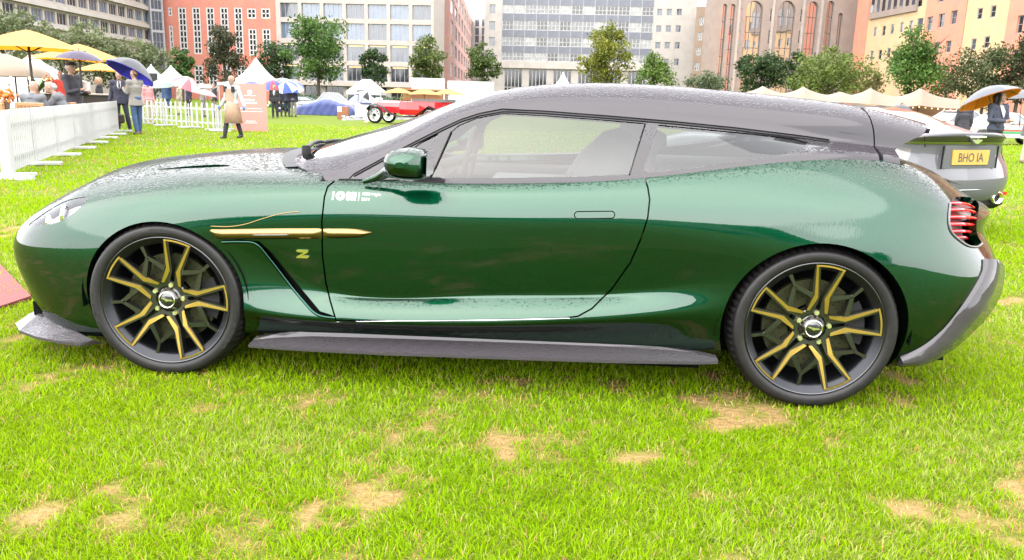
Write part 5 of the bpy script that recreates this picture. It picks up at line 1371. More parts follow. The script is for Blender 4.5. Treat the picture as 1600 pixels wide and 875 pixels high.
    if legs:
        k = MB()
        for a in 'LR': limb(k, J['hi' + a], J['kn' + a], J['an' + a] + V3((0, 0, .01)), .092 * s, .068 * s, .056 * s)
        k.tube([J['pelvis'] - V3((0, 0, .08 * s)), J['pelvis'] + V3((0, 0, .07 * s))], [.15 * s * slim, .155 * s * slim], 12)
        remesh(k, 'trousers', legs, t, .018 if detail else .03)
    if skirt:
        m_, zb_, wb_ = skirt; k = MB(); k.lathe([(.02, 1.03 * s), (.165 * s, 1.03 * s), (.19 * s, .90 * s), (wb_, zb_), (wb_ - .02, zb_), (.16 * s, .9 * s)], 18, 0, True); k.build('skirt', m_, t)
    if coat:
        m_, zb_ = coat; k = MB(); torso(k, .022)
        if zb_ < .86 * s:
            k.lathe([(.001, J['pelvis'].z), (.185 * s, J['pelvis'].z), (.215 * s, zb_), (.001, zb_)], 16, 0, True, Matrix.Translation((J['pelvis'].x, J['pelvis'].y, 0)) @ Matrix.Diagonal((1, .8, 1, 1)))
        elif zb_ < 1.0: k.lathe([(.001, J['pelvis'].z + .06), (.185 * s, J['pelvis'].z + .06), (.195 * s, zb_), (.001, zb_)], 16, 0, True, Matrix.Translation((J['pelvis'].x, J['pelvis'].y, 0)) @ Matrix.Diagonal((1, .78, 1, 1)))
        for a in 'LR':
            e_ = J['ha' + a] + (J['el' + a] - J['ha' + a]) * .08; limb(k, J['sh' + a], J['el' + a], e_, .066 * s, .054 * s, .044 * s)
        k.tube([J['chest'] + V3((0, .03, .1)), J['neck'] + V3((0, .02, .02))], [.10 * s, .072 * s], 12)
        remesh(k, 'jacket', m_, t, .017 if detail else .03)
    if shirt:
        f_ = V3((0, -1, 0)); sd = V3((1, 0, 0)); a = J['neck'] + f_ * .075 * s - V3((0, 0, .02 * s)); c = J['chest'] + f_ * (.165 * s) - V3((0, 0, .08 * s)); e = sd
        MB().add([a - e * .05, a + e * .05, (a + c) / 2 + e * .055 + f_ * .02, c + e * .012, c - e * .012, (a + c) / 2 - e * .055 + f_ * .02] , [(0, 1, 2, 3, 4, 5)]).build('shirt_front', shirt, t)
        if tie: MB().add([a - e * .018 + f_ * .012, a + e * .018 + f_ * .012, c + e * .02 + f_ * .014, c - e * .02 + f_ * .014], [(0, 1, 2, 3)]).build('tie', tie, t)
    if shoes:
        for a in 'LR':
            q = J['an' + a]; k = MB(); k.tube([V3((q.x, q.y + .05, q.z - .035)), V3((q.x, q.y - .06, q.z - .03)), V3((q.x, q.y - .17, q.z - .055))], [.045, .048, .03], 10); k.ball(q - V3((0, -.01, .01)), .05)
            remesh(k, 'shoe', shoes, t, .018)
    return t
def cloth(name, col, var=.1): return mat(name, col, .85, var=var, scale=9, bump=.25, bscale=14)
C_GREY, C_NAVY, C_DARK, C_JEAN = cloth('light grey wool', (.26, .24, .22)), cloth('navy suiting', (.02, .02, .05)), cloth('dark overcoat', (.028, .025, .038)), cloth('blue denim', (.035, .085, .2), .35)
C_BLACK, C_TAN, C_WHITE, C_RED = cloth('black cloth', (.012, .012, .014)), cloth('tan canvas apron', (.50, .31, .21), .15), cloth('white shirt cotton', (.6, .6, .61), .04), cloth('red cloth', (.65, .05, .035))
C_MID, C_CREAM, C_PINK = cloth('mid grey suiting', (.15, .155, .175)), cloth('cream cloth', (.55, .48, .36)), cloth('pink cloth', (.65, .28, .28))
SH = mat('dark shoe leather', (.015, .012, .012), .4); SHB = mat('brown suede shoe', (.22, .15, .10), .8)

def umbrella(label, c, r, depth, tilt, outer, inner=None, group=None, panels=None, shaft=.75, n=8, cat='umbrella', handle=None):
    """c = crown point; tilt = (axis, degrees); panels = second colour for every other gore"""
    t = thing('umbrella', label, cat, tuple(c), 0, group); ax, dg_ = tilt
    R_ = Matrix.Rotation(math.radians(dg_), 4, V3(ax).normalized()); t.rotation_euler = R_.to_euler()
    K = 5
    for k in range(n):
        vs = []
        for i in range(K + 1):
            rr = r * i / K; zz = -depth * (i / K) ** 1.9
            for j in range(4):
                a = 2 * PI * (k + j / 3) / n; sag = (math.cos((j / 3 - .5) * PI) * .06 * (i / K) ** 2) ; q = rr * (1 - sag * .9)
                vs.append((q * math.cos(a), q * math.sin(a), zz + sag * depth * .4))
        fs = [(i * 4 + j, i * 4 + 4 + j, i * 4 + 5 + j, i * 4 + 1 + j) for i in range(K) for j in range(3)]
        m_ = (outer if not panels or k % 2 == 0 else panels) if not isinstance(panels, dict) else panels.get(k, outer)
        me = MB().add(vs, fs, 0, True)
        o = me.build('canopy_panel', m_, t)
        if inner:
            MB().add([(v[0] * .985, v[1] * .985, v[2] - .012) for v in vs], [f_[::-1] for f_ in fs], 0, True).build('lining', inner, o)
    mb = MB(); mb.tube([(0, 0, .06), (0, 0, -shaft)], .008, 6)
    mb.tube([(0, 0, -shaft), (0, 0, -shaft - .12), (.03, 0, -shaft - .15), (.06, 0, -shaft - .12)], .013, 6) if handle is None else None
    mb.build('shaft', mat('umbrella shaft', (.03, .03, .03), .4), t)
    for k in range(n):
        a = 2 * PI * k / n; MB().tube([(0, 0, -depth * .6), (r * .5 * math.cos(a), r * .5 * math.sin(a), -depth * .28 - .01), (r * .97 * math.cos(a), r * .97 * math.sin(a), -depth - .005)], .004, 4).build('rib', mat('umbrella rib', (.05, .05, .05), .4), t)
    return t
def nylon(name, col):
    if name in MATS: return MATS[name]
    m = mat(name, col, .45, var=.08, scale=4, spec=.4); n = m.node_tree.nodes; l = m.node_tree.links
    tr = n.new('ShaderNodeBsdfTranslucent'); tr.inputs['Color'].default_value = (*[min(.9, q * .8) for q in col], 1); mx = n.new('ShaderNodeMixShader'); mx.inputs['Fac'].default_value = .3
    l.new(n['Principled BSDF'].outputs[0], mx.inputs[1]); l.new(tr.outputs[0], mx.inputs[2]); l.new(mx.outputs[0], n['Material Output'].inputs['Surface'])
    return m
U_GREY, U_BLUE, U_ORANGE, U_PURP = nylon('grey nylon', (.075, .075, .09)), nylon('royal blue nylon', (.10, .08, 1.3)), nylon('orange nylon', (1.4, .36, .02)), nylon('purple nylon', (.06, .035, .09))
U_WHITE, U_RED, U_NAVY, U_GREEN, U_BLK, U_PINK = nylon('white nylon', (.78, .78, .80)), nylon('red nylon', (.62, .03, .05)), nylon('blue nylon', (.04, .10, .45)), nylon('green nylon', (.02, .25, .14)), nylon('black nylon', (.02, .02, .025)), nylon('pink nylon', (.75, .16, .20))

# man in grey jacket and jeans, and the man in the navy suit under the same umbrella
person('man in pale grey jacket and blue jeans holding the grey and blue umbrella', 216, 210, 23.2, -118, 1.80, dict(haR=(-.13, -.34, 1.36), elR=(-.22, -.13, 1.16), elL=(.23, -.05, 1.13), haL=(.16, -.25, 1.22), anL=(.10, .10, .08), knL=(.10, .02, .5), anR=(-.10, -.06, .08)), coat=(C_GREY, .80), legs=C_JEAN, shoes=SHB, hair='brown', shirt=C_WHITE)
person('man in navy suit and glasses carrying a dark briefcase', 192, 204, 24.6, 20, 1.79, dict(haR=(-.29, -.06, .86), anL=(.20, .0, .08), knL=(.15, -.04, .5)), coat=(C_NAVY, .82), legs=C_NAVY, shoes=SH, hair='grey', shirt=C_WHITE, tie=C_DARK)
hp = at(184, 178, 24.4); t = thing('briefcase', 'dark soft briefcase hanging from the hand of the man in navy', 'briefcase', (hp[0], hp[1], hp[2]), .2)
MB().box((0, 0, -.14), (.34, .09, .27), bev=.03).build('bag', mat('dark leather', (.035, .02, .018), .45), t); MB().tube([(-.07, 0, -.01), (-.05, 0, .05), (.05, 0, .05), (.07, 0, -.01)], .01, 6).build('handle', SH, t)
umbrella('grey umbrella with royal blue lining tipped back over the two men', at(213, 95, 23.8), .70, .42, ((-.5, .42, 0), 30), U_GREY, U_BLUE, shaft=.7, n=8)
# man in dark overcoat behind the picket row
person('man in long dark overcoat and flat cap standing behind the picket row', 121, 225, 18.9, 78, 1.82, dict(haR=(-.12, -.30, 1.16), elR=(-.24, -.08, 1.10), haL=(.12, -.30, 1.10), elL=(.24, -.04, 1.08)), coat=(C_DARK, .42), legs=C_DARK, shoes=SH, hair='grey', hat=C_BLACK)
umbrella('purple umbrella with an orange edge over the man in the overcoat', at(123, 79, 18.7), .52, .20, ((0, 1, 0), 3), U_PURP, None, panels={3: U_ORANGE, 4: nylon('rust nylon', (.30, .07, .06))}, shaft=.8)
SEAT = dict(pelvis=(0, .05, .50), belly=(0, .03, .66), chest=(0, -.02, .86), neck=(0, -.06, 1.06), head=(0, -.10, 1.20), shL=(.19, -.03, 1.0), shR=(-.19, -.03, 1.0), elL=(.25, -.10, .74), elR=(-.25, -.10, .74), haL=(.15, -.36, .76), haR=(-.15, -.36, .76), hiL=(.09, .03, .48), hiR=(-.09, .03, .48), knL=(.11, -.40, .50), knR=(-.11, -.40, .50), anL=(.11, -.36, .08), anR=(-.11, -.36, .08))
person('bald man in grey suit seated with his back to the fence', 55, 205, 17.0, 178, 1.80, SEAT, coat=(C_MID, .45), legs=C_MID, shoes=SH, hair=None)
LEAN = dict(SEAT); LEAN.update(chest=(0, -.10, .88), neck=(0, -.17, 1.06), head=(0, -.26, 1.19), shL=(.19, -.12, 1.0), shR=(-.19, -.12, 1.0), elL=(.25, -.32, .74), elR=(-.25, -.32, .74), haL=(.12, -.50, .78), haR=(-.12, -.50, .78))
person('grey-haired man in grey suit leaning forward over the table', 106, 205, 17.6, -75, 1.82, LEAN, coat=(C_MID, .45), legs=C_MID, shoes=SH, hair='grey')
person('waiter in red shirt behind the overcoated man', 99, 175, 25.5, 30, 1.76, dict(haR=(-.22, -.2, 1.42), elR=(-.3, -.1, 1.2)), coat=(C_RED, .9), legs=C_BLACK, shoes=SH, hair='dark')
person('blond woman in black behind the bar counter', 157, 172, 28.5, -60, 1.66, 'stand', coat=(C_BLACK, .9), legs=C_BLACK, shoes=SH, hair='blond', hairlen=.08, slim=.88)
person('woman in pink top behind the open picket fence', 233, 176, 31, 60, 1.62, 'stand', coat=(C_PINK, .9), legs=C_CREAM, shoes=SH, hair='blond', slim=.9)

# woman in apron walking past the pink board
t = person('woman in white shirt and long tan apron with a clear face visor, walking', 366, 216, 22.5, -22, 1.70, dict(anR=(-.14, -.22, .08), knR=(-.12, -.13, .5), anL=(.12, .16, .10), knL=(.10, .04, .5), elR=(-.27, .02, 1.13), haR=(-.32, -.12, .90), elL=(.27, .05, 1.13), haL=(.36, .08, .90)), coat=(C_WHITE, .95), legs=C_BLACK, shoes=SH, hair='ginger', slim=.9, skirt=(C_TAN, .42, .25))
MB().add([(-.12, -.135, 1.34), (.12, -.135, 1.34), (.155, -.14, 1.02), (-.155, -.14, 1.02)], [(3, 2, 1, 0)]).build('apron_bib', C_TAN, t)
for s_ in (-1, 1): MB().box((s_ * .13, -.02, 1.33), (.045, .29, .16), bev=.01).build('apron_strap', C_BLACK, t)
k = MB(); arc = [(.115 * math.sin(a), -.135 * math.cos(a), 0) for a in np.linspace(-1.0, 1.0, 9)]
k.add([(x_, y_, 1.635) for x_, y_, _ in arc] + [(x_ * 1.1, y_ * 1.12 - .01, 1.45) for x_, y_, _ in arc], [(i, i + 1, i + 10, i + 9) for i in range(8)], 0, True)
k.build('face_visor', mat('visor plastic', (.25, .26, .28), .25, alpha=.2, spec=.1), t)
for s_ in (-1, 1): MB().ball((s_ * .345 * .98, (-.16 if s_ < 0 else .05), .83), .052, 10, 6, 0, (.7, 1, 1.2)).build('glove', mat('blue glove', (.06, .22, .55), .5), t)

# pink board
g_ = gnd(393, 205.5); M_BOARD = mat('pink board', (.80, .27, .22), .55)
t = thing('sign_board', 'tall pink information board with white crest and lines of white lettering', 'sign', (g_[0], g_[1], 0), .08)
MB().box((0, 0, .78), (1.06, .05, 1.54)).build('board', M_BOARD, t)
def board_text(s_, h, z, x0=0, parent=t, align='CENTER', bold=.02, sx=1.0):
    V, Fs = text_mesh(s_, 1, bold, align); k_ = h / .7
    MB().add([(v.x * k_ * sx + x0, -.028, v.y * k_ + z) for v in V], Fs).build('lettering', M_WHITE, parent)
board_text('OWNERS &', .055, 1.00, -.05, bold=.05); board_text('ENCLOSURE', .055, .905, .0, bold=.05)
for z_, w_ in ((.74, .66), (.645, .74), (.33, .30), (.27, .36)):
    V = []; Fs = []; x_ = -w_ / 2; r_ = random.Random(int(z_ * 100))
    while x_ < w_ / 2:
        l_ = r_.uniform(.03, .09); V += [(x_, -.028, z_), (x_ + l_, -.028, z_), (x_ + l_, -.028, z_ + .022), (x_, -.028, z_ + .022)]; b_ = len(V) - 4; Fs.append((b_, b_ + 1, b_ + 2, b_ + 3)); x_ += l_ + .018
    MB().add(V, Fs).build('small_print', M_WHITE, t)
k = MB(); k.add([(.085 * math.cos(a) * (1 if i % 2 else .86), -.028, 1.27 + .085 * math.sin(a) * (1 if i % 2 else .86)) for i, a in enumerate(np.linspace(0, 2 * PI, 20, endpoint=False))], [tuple(range(20))])
k.add([(-.20, -.028, 1.155), (.20, -.028, 1.155), (.17, -.028, 1.175), (-.17, -.028, 1.175)], [(0, 1, 2, 3)]); k.build('crest', M_WHITE, t)

# groups further off
person('man in black suit and white shirt standing right of the pink board', 430, 182, 43, 8, 1.72, 'stand', coat=(C_BLACK, .85), legs=C_BLACK, shoes=SH, hair='grey', shirt=C_WHITE)
umbrella('red and blue umbrella behind the pink board', at(425, 126, 45), .66, .32, ((1, 0, 0), 22), U_RED, panels=U_NAVY)
umbrella('white and green umbrella above the blue and white ones', at(441, 122, 48.5), .72, .30, ((1, 0, 0), 8), U_WHITE, panels=U_GREEN)
umbrella('blue and white golf umbrella, left of the pair', at(445, 127, 45), .68, .38, ((1, .1, 0), 30), U_NAVY, panels=U_WHITE)
umbrella('blue and white golf umbrella, right of the pair', at(458, 128, 47), .66, .36, ((1, .4, 0), 30), U_NAVY, panels=U_WHITE)
umbrella('small blue umbrella showing over the top of the pink board', at(393, 127, 42), .62, .28, ((1, 0, 0), 5), U_NAVY)
for px_, lab, lg in ((437, 'person in dark clothes at the left under the blue and white umbrellas', C_NAVY), (449, 'person in navy in the middle under the blue and white umbrellas', C_NAVY), (459, 'person in grey trousers at the right under the blue and white umbrellas', C_GREY)):
    person(lab, px_, 178, 47, 175, 1.76, 'stand', coat=(C_NAVY, .85), legs=lg, shoes=SH, hair='dark', detail=False)
for px_, pyf, D, lab, c1, c2, hr in ((262, 170, 46, 'person in denim standing behind the open picket fence', C_JEAN, C_JEAN, 'dark'), (281, 170, 45, 'person in cream coat behind the open picket fence', C_CREAM, C_CREAM, 'blond'), (296, 170, 44, 'person in navy jacket under the pink and white umbrella', C_NAVY, C_BLACK, 'dark'), (318, 172, 42, 'person in pale grey coat behind the open picket fence', C_GREY, C_GREY, 'grey'), (336, 172, 41, 'person in dark coat left of the woman in the apron', C_BLACK, C_GREY, 'dark')):
    person(lab, px_, pyf, D, random.Random(px_).uniform(-60, 200), 1.7, 'stand', coat=(c1, .8), legs=c2, shoes=SH, hair=hr, detail=False)
umbrella('pink and white umbrella behind the open picket fence', at(296, 122, 43), .72, .42, ((.4, .8, 0), 32), U_PINK, panels=U_WHITE)
umbrella('small lilac blue umbrella beside the pink and white one', at(272, 126, 46), .72, .2, ((0, 1, 0), 2), nylon('lilac nylon', (.25, .27, .55)))
umbrella('grey green umbrella next to the dark loudspeaker', at(252, 124, 44), .7, .34, ((1, 0, 0), 12), nylon('grey green nylon', (.30, .36, .34)))
umbrella('pale grey umbrella held low behind the fence', at(320, 132, 42), .62, .2, ((0, 1, 0), -8), nylon('pale grey nylon', (.45, .45, .47)))
umbrella('dusty pink umbrella held low behind the fence', at(322, 140, 40), .55, .24, ((0, 1, 0), 12), nylon('dusty pink nylon', (.62, .32, .33)))
t = thing('loudspeaker', 'dark loudspeaker on a pole behind the blue umbrella', 'speaker', tuple(gnd(243, 172)))
MB().box((0, 0, 2.0), (.42, .36, .75), bev=.03).build('cabinet', C_BLACK, t); MB().tube([(0, 0, 0), (0, 0, 1.7)], .025, 8).build('pole', SH, t)

# woman with the orange umbrella behind the grey coupe
person('dark-haired woman in navy jacket clasping the handle of the orange umbrella', 1546, 262, 17.0, 18, 1.70, dict(look=(.8, -.5, .05), elL=(.25, -.04, 1.14), haL=(.06, -.26, 1.15), elR=(-.25, -.04, 1.14), haR=(-.05, -.27, 1.12)), coat=(cloth('navy jacket', (.05, .06, .10)), .90), legs=C_BLACK, shoes=SH, hair='dark', hairlen=.12, slim=.9, shirt=C_WHITE, skin=M_SKIN)
umbrella('umbrella with silver outside and bright orange lining over the woman', at(1541, 137, 17.1), .60, .27, ((-.35, -.25, 0), 24), nylon('silver nylon', (.16, .17, .19)), U_ORANGE, shaft=.72)
person('person in black hooded coat bending forward, back turned', 1497, 250, 26, 160, 1.62, dict(head=(0, -.12, 1.52), neck=(0, -.05, 1.40)), coat=(C_DARK, .6), legs=C_BLACK, shoes=SH, hair='dark')
person('person in pale grey coat cut off by the right edge', 1602, 240, 21, 40, 1.75, 'stand', coat=(C_MID, .7), legs=C_CREAM, shoes=SHB, hair='grey')
umbrella('silver grey umbrella cut off by the right edge', at(1598, 140, 20), .50, .2, ((0, 1, 0), -4), nylon('silver nylon', (.16, .17, .19)))
person('person in white under a small dark umbrella before the stretch tent', 1405, 205, 40, 30, 1.66, 'stand', coat=(C_WHITE, .85), legs=C_BLACK, shoes=SH, hair='dark', detail=False)
umbrella('small dark grey umbrella before the stretch tent', at(1413, 164, 39), .55, .25, ((0, 1, 0), 14), U_GREY)

# ================================================================== tents and parasols
M_CANV = mat('white tent canvas', (.58, .58, .58), .6, var=.04, scale=1); M_CREAMC = mat('cream tent canvas', (.27, .20, .135), .7, var=.06, scale=1); M_POLE = mat('tent pole', (.55, .55, .55), .4)
def pagoda(label, px, ytop, ybase, D, half, group='white pagoda tents', walls=False, ground=True):
    c = at(px, ytop, D); zb_ = at(px, ybase, D)[2]; t = thing('pagoda_tent', label, 'tent', (c[0], c[1], 0), 0, group); zt = c[2]; n = 9
    for q in range(4):
        vs = []
        for i in range(n + 1):
            f2 = i / n; z_ = zb_ + (zt - zb_) * (1 - f2) ** 2.2 if True else 0; w_ = half * (f2 * .97 + .03)
            for j in range(3):
                u_ = (j - 1); vs.append((u_ * w_, -w_ + abs(u_) * 0 + (1 - abs(u_)) * .06 * w_ * 0, z_))
        fs = [(i * 3 + j, i * 3 + 3 + j, i * 3 + 4 + j, i * 3 + 1 + j) for i in range(n) for j in range(2)]
        vs += [(-half, -half, zb_ - .25), (0, -half, zb_ - .25), (half, -half, zb_ - .25)]; b_ = (n) * 3; fs += [(b_, b_ + 3, b_ + 4, b_ + 1), (b_ + 1, b_ + 4, b_ + 5, b_ + 2)]
        Mq = Matrix.Rotation(q * PI / 2, 4, 'Z'); MB().add([Mq @ V3(v) for v in vs], fs, 0, True).build('roof_panel', M_CANV, t)
        MB().tube([Mq @ V3((-half * .97, -half * .97, 0)), Mq @ V3((-half * .97, -half * .97, zb_))], .05, 6).build('pole', M_POLE, t)
    MB().ball((0, 0, zt), .12, 8, 5).build('finial', M_CANV, t)
    return t
pagoda('big white pagoda tent peaking above the pink board', 400, 92, 131, 85, 3.0)
pagoda('white pagoda tent with a lower peak behind the pink and white umbrella', 267, 104, 131, 80, 2.4)
pagoda('white pagoda tent whose peak shows right of the blue umbrella', 236, 102, 131, 84, 2.4)
pagoda('small white pagoda peak showing just above the grey car roof', 880, 114, 140, 100, 2.0)
g_ = at(573, 124, 70); t = thing('gazebo', 'white pop-up gazebo with four thin legs behind the old red car', 'tent', (g_[0], g_[1], 0), 0); zt = g_[2]; zb_ = at(573, 143, 70)[2]; hw = 1.45
for q in range(4):
    Mq = Matrix.Rotation(q * PI / 2, 4, 'Z'); MB().add([Mq @ V3(v) for v in ((-hw, -hw, zb_), (hw, -hw, zb_), (.3, -.3, zt), (-.3, -.3, zt), (-hw, -hw, zb_ - .28), (hw, -hw, zb_ - .28))], [(0, 1, 2, 3), (4, 5, 1, 0)]).build('roof_panel', M_CANV, t)
    MB().box(Mq @ V3((hw * .97, hw * .97, zb_ / 2)), (.05, .05, zb_)).build('leg', M_POLE, t)
MB().add([(-.3, -.3, zt), (.3, -.3, zt), (.3, .3, zt), (-.3, .3, zt)], [(0, 1, 2, 3)]).build('roof_top', M_CANV, t)
# cream marquee at the far left with bulbs
c = at(2, 84, 27); t = thing('marquee', 'cream peaked marquee with a string of bulbs at the far left', 'tent', (c[0], c[1], 0), .3); zb_ = at(20, 112, 27)[2]; vs = []; n = 16
prof = [(.15, c[2]), (.5, c[2] - .12), (.9, c[2] - .35), (1.35, zb_ + .02), (1.4, zb_ - .16)]
MB().lathe(prof, n, 0, True).build('roof', M_CREAMC, t)
for k_ in range(8): MB().tube([(1.3 * math.cos(k_ * PI / 4), 1.3 * math.sin(k_ * PI / 4), 0), (1.3 * math.cos(k_ * PI / 4), 1.3 * math.sin(k_ * PI / 4), zb_)], .03, 6).build('pole', SH, t)
M_BULB = mat('warm bulb', (1, .85, .5), .4, emit=(1, .75, .35), estr=.8)
for k_ in range(16): MB().ball((1.38 * math.cos(k_ * PI / 8), 1.38 * math.sin(k_ * PI / 8), zb_ - .2), .045, 6, 4).build('bulb', M_BULB, t)
c = at(50, 96, 33); t = thing('white_marquee', 'white canvas marquee with sloping sides behind the big parasol', 'tent', (c[0], c[1], 0), 0); zb_ = 1.6
MB().lathe([(.1, c[2] + .25), (.5, c[2] - .1), (1.3, c[2] - .55), (2.0, c[2] - .75), (2.0, .05)], 12, 0, True).build('roof', M_CANV, t); MB().tube([(0, 0, 0), (0, 0, c[2] + .2)], .04, 6).build('pole', M_POLE, t)

m_ = bpy.data.materials.new('translucent parasol canvas'); m_.use_nodes = True; n_ = m_.node_tree.nodes; l_ = m_.node_tree.links  # canvas in its own orange, partly translucent
tr_ = n_.new('ShaderNodeBsdfTranslucent'); tr_.inputs['Color'].default_value = (.55, .19, .01, 1); mx_ = n_.new('ShaderNodeMixShader'); mx_.inputs['Fac'].default_value = .42
n_['Principled BSDF'].inputs['Base Color'].default_value = (.42, .23, .07, 1); n_['Principled BSDF'].inputs['Roughness'].default_value = .8
l_.new(n_['Principled BSDF'].outputs[0], mx_.inputs[1]); l_.new(tr_.outputs[0], mx_.inputs[2]); l_.new(mx_.outputs[0], n_['Material Output'].inputs['Surface']); M_PAR = m_
def parasol(label, px, ytop, D, half, drop, rz, group='orange parasols on the terrace', m=None, foot=True):
    c = at(px, ytop, D); t = thing('parasol', label, 'parasol', (c[0], c[1], 0), rz, group); zt = c[2]; zb_ = zt - drop
    for q in range(4):
        Mq = Matrix.Rotation(q * PI / 2, 4, 'Z'); K = 5; vs = []
        for i in range(K + 1):
            f2 = i / K
            for j in range(5):
                u_ = (j - 2) / 2; vs.append(Mq @ V3((u_ * half * f2, -half * f2 * (1 - .04 * (1 - u_ * u_)), zt - drop * f2 ** 1.15 * (1 - .10 * (1 - u_ * u_)))))
        MB().add(vs, [(i * 5 + j, i * 5 + 5 + j, i * 5 + 6 + j, i * 5 + 1 + j) for i in range(K) for j in range(4)], 0, True).build('canopy_panel', m or M_PAR, t)
        for s_ in (0,): MB().tube([Mq @ V3((-half, -half, zb_ - .01)), Mq @ V3((-half * .4, -half * .4, zt - drop * .38 - .03)), Mq @ V3((0, 0, zt - .08))], .014, 5).build('rib', SH, t)
        MB().tube([Mq @ V3((-half * .45, -half * .45, zt - drop * .45 - .03)), Mq @ V3((0, 0, zt - drop - .05))], .012, 5).build('strut', SH, t)
    MB().tube([(0, 0, 0), (0, 0, zt + .05)], .032, 8).build('pole', mat('dark parasol pole', (.03, .025, .02), .5), t)
    MB().lathe([(.001, .09), (.28, .07), (.32, .0)], 16).build('base', mat('parasol base', (.1, .1, .1), .7), t)
    return t
parasol('largest orange parasol, standing over the seated men', 42, 46, 20.5, 1.22, .50, .5)
parasol('orange parasol whose slope shows right of the purple umbrella', 122, 68, 25.5, 1.02, .52, .9)
parasol('orange parasol behind, just under the edge of the largest one', 98, 78, 30, 1.0, .32, .3)
parasol('lower orange parasol between the overcoated man and the blue umbrella', 156, 98, 33, .95, .34, .6)
parasol('small yellow parasol left of the wooden kiosk', 622, 137, 66, 1.3, .45, .2, 'yellow parasols by the kiosk'); parasol('small yellow parasol over the wooden kiosk', 663, 138, 64, 1.3, .5, .2, 'yellow parasols by the kiosk'); parasol('small yellow parasol beside the white hoarding', 700, 139, 66, 1.3, .45, .2, 'yellow parasols by the kiosk')
# stretch tent on the right
peaks = [(1192, 135), (1255, 136), (1313, 144), (1360, 138), (1438, 138)]; D = 72
def tentz(px, tq):
    base_ = 150 + (px - 1170) * .025
    v = 0
    for p_, y_ in peaks: v = max(v, (base_ - y_) * math.exp(-abs(px - p_) / 24) * (1.0 - .9 * abs(tq - .5) ** 1.2))
    return base_ - 1 + (13 * max(0, (.4 - tq) / .4) ** 1.1 + 3 * max(0, tq - .5)) - v * (1 if tq > .12 else .35)
t0_ = at(1170, 150, D); t = thing('stretch_tent', 'long cream stretch tent with pointed peaks and a string of bulbs along its edge', 'tent', (t0_[0], t0_[1], 0))
vs = []; NX, NY = 90, 9
for i in range(NX):
    px_ = 1165 + (1500 - 1165) * i / (NX - 1)
    for j in range(NY):
        tq = j / (NY - 1); p_ = at(px_, tentz(px_, tq), D - 3 + 6 * tq); vs.append((p_[0] - t0_[0], p_[1] - t0_[1], p_[2]))
MB().add(vs, [(i * NY + j, i * NY + NY + j, i * NY + NY + 1 + j, i * NY + 1 + j) for i in range(NX - 1) for j in range(NY - 1)], 0, True).build('canopy', M_CREAMC, t)
for p_, y_ in peaks:
    q = at(p_, y_ + 4, D); MB().tube([(q[0] - t0_[0], q[1] - t0_[1], 0), (q[0] - t0_[0], q[1] - t0_[1], q[2])], .05, 6).build('pole', mat('wooden pole', (.25, .13, .06), .7), t)
for i in range(26):
    px_ = 1250 + i * 9.8; q = at(px_, tentz(px_, 0) + 2.2, D - 3); MB().ball((q[0] - t0_[0], q[1] - t0_[1], q[2]), .05, 6, 4).build('bulb', M_BULB, t)
q0, q1 = at(1240, 160, D + 4), at(1500, 168, D + 4)
MB().add([(q0[0] - t0_[0], q0[1] - t0_[1], .2), (q1[0] - t0_[0], q1[1] - t0_[1], .2), (q1[0] - t0_[0], q1[1] - t0_[1], 2.0), (q0[0] - t0_[0], q0[1] - t0_[1], 2.0)], [(0, 1, 2, 3)]).build('back_wall', mat('tan lining', (.30, .15, .06), .8), t)

# ================================================================== terrace furniture
M_WOOD = mat('teak', (.52, .24, .09), .6, var=.25, scale=12, stretch=(1, 1, 6)); M_BAR = mat('dark bar front', (.045, .032, .026), .6, var=.3, scale=5)
a, b_ = at(52, 166, 26.5), at(186, 163, 27.5); L = math.hypot(b_[0] - a[0], b_[1] - a[1]); t = thing('bar_counter', 'long dark bar counter with a pale top behind the picket row', 'counter', (a[0], a[1], 0), math.atan2(b_[1] - a[1], b_[0] - a[0]))
MB().box((L / 2, .3, .52), (L, .6, 1.04), bev=.01).build('front', M_BAR, t); MB().box((L / 2, .26, 1.065), (L + .1, .74, .05), bev=.01).build('counter_top', mat('pale counter', (.55, .50, .45), .4), t)
def chair(label, px, py, D, rz):
    g = at(px, py, D); t = thing('wooden_chair', label, 'chair', (g[0], g[1], 0), rz, 'teak chairs behind the fence')
    for x_ in (-.24, .24):
        MB().box((x_, -.22, .30), (.05, .05, .60)).build('leg', M_WOOD, t); MB().box((x_, .22, .46), (.05, .05, .92)).build('leg', M_WOOD, t); MB().box((x_, 0, .62), (.06, .5, .03)).build('armrest', M_WOOD, t)
    for k in range(6): MB().box((-.2 + .08 * k, .0, .43), (.065, .48, .025)).build('seat_slat', M_WOOD, t)
    for k in range(6): MB().box((-.19 + .076 * k, .22, .68), (.045, .02, .38)).build('back_slat', M_WOOD, t)
    MB().box((0, .22, .90), (.53, .04, .07), bev=.01).build('top_rail', M_WOOD, t); MB().box((0, .22, .48), (.43, .03, .05)).build('lower_rail', M_WOOD, t)
    return t
chair('teak chair with its slatted back to the fence under the bald man', 58, 200, 16.3, PI + .1); chair('teak chair at the left edge, nearest the fence', 8, 200, 15.4, PI - .3); chair('teak chair left of the bald man, turned sideways', 28, 195, 17.5, 2.0)
chair('teak chair under the grey-haired man', 99, 200, 17.9, -1.3)
def table(label, px, py, D, r=.7):
    g = at(px, py, D); t = thing('wooden_table', label, 'table', (g[0], g[1], 0), .3, 'teak tables behind the fence'); 
    for k in range(8): MB().box((0, -r + r * 2 * (k + .5) / 8, .73), (r * 2, r * 2 / 8 - .012, .03)).build('top_slat', M_WOOD, t)
    for x_ in (-1, 1):
        for y_ in (-1, 1): MB().box((x_ * r * .85, y_ * r * .85, .36), (.06, .06, .71)).build('leg', M_WOOD, t)
    MB().box((0, 0, .69), (r * 1.75, .06, .05)).build('stretcher', M_WOOD, t)
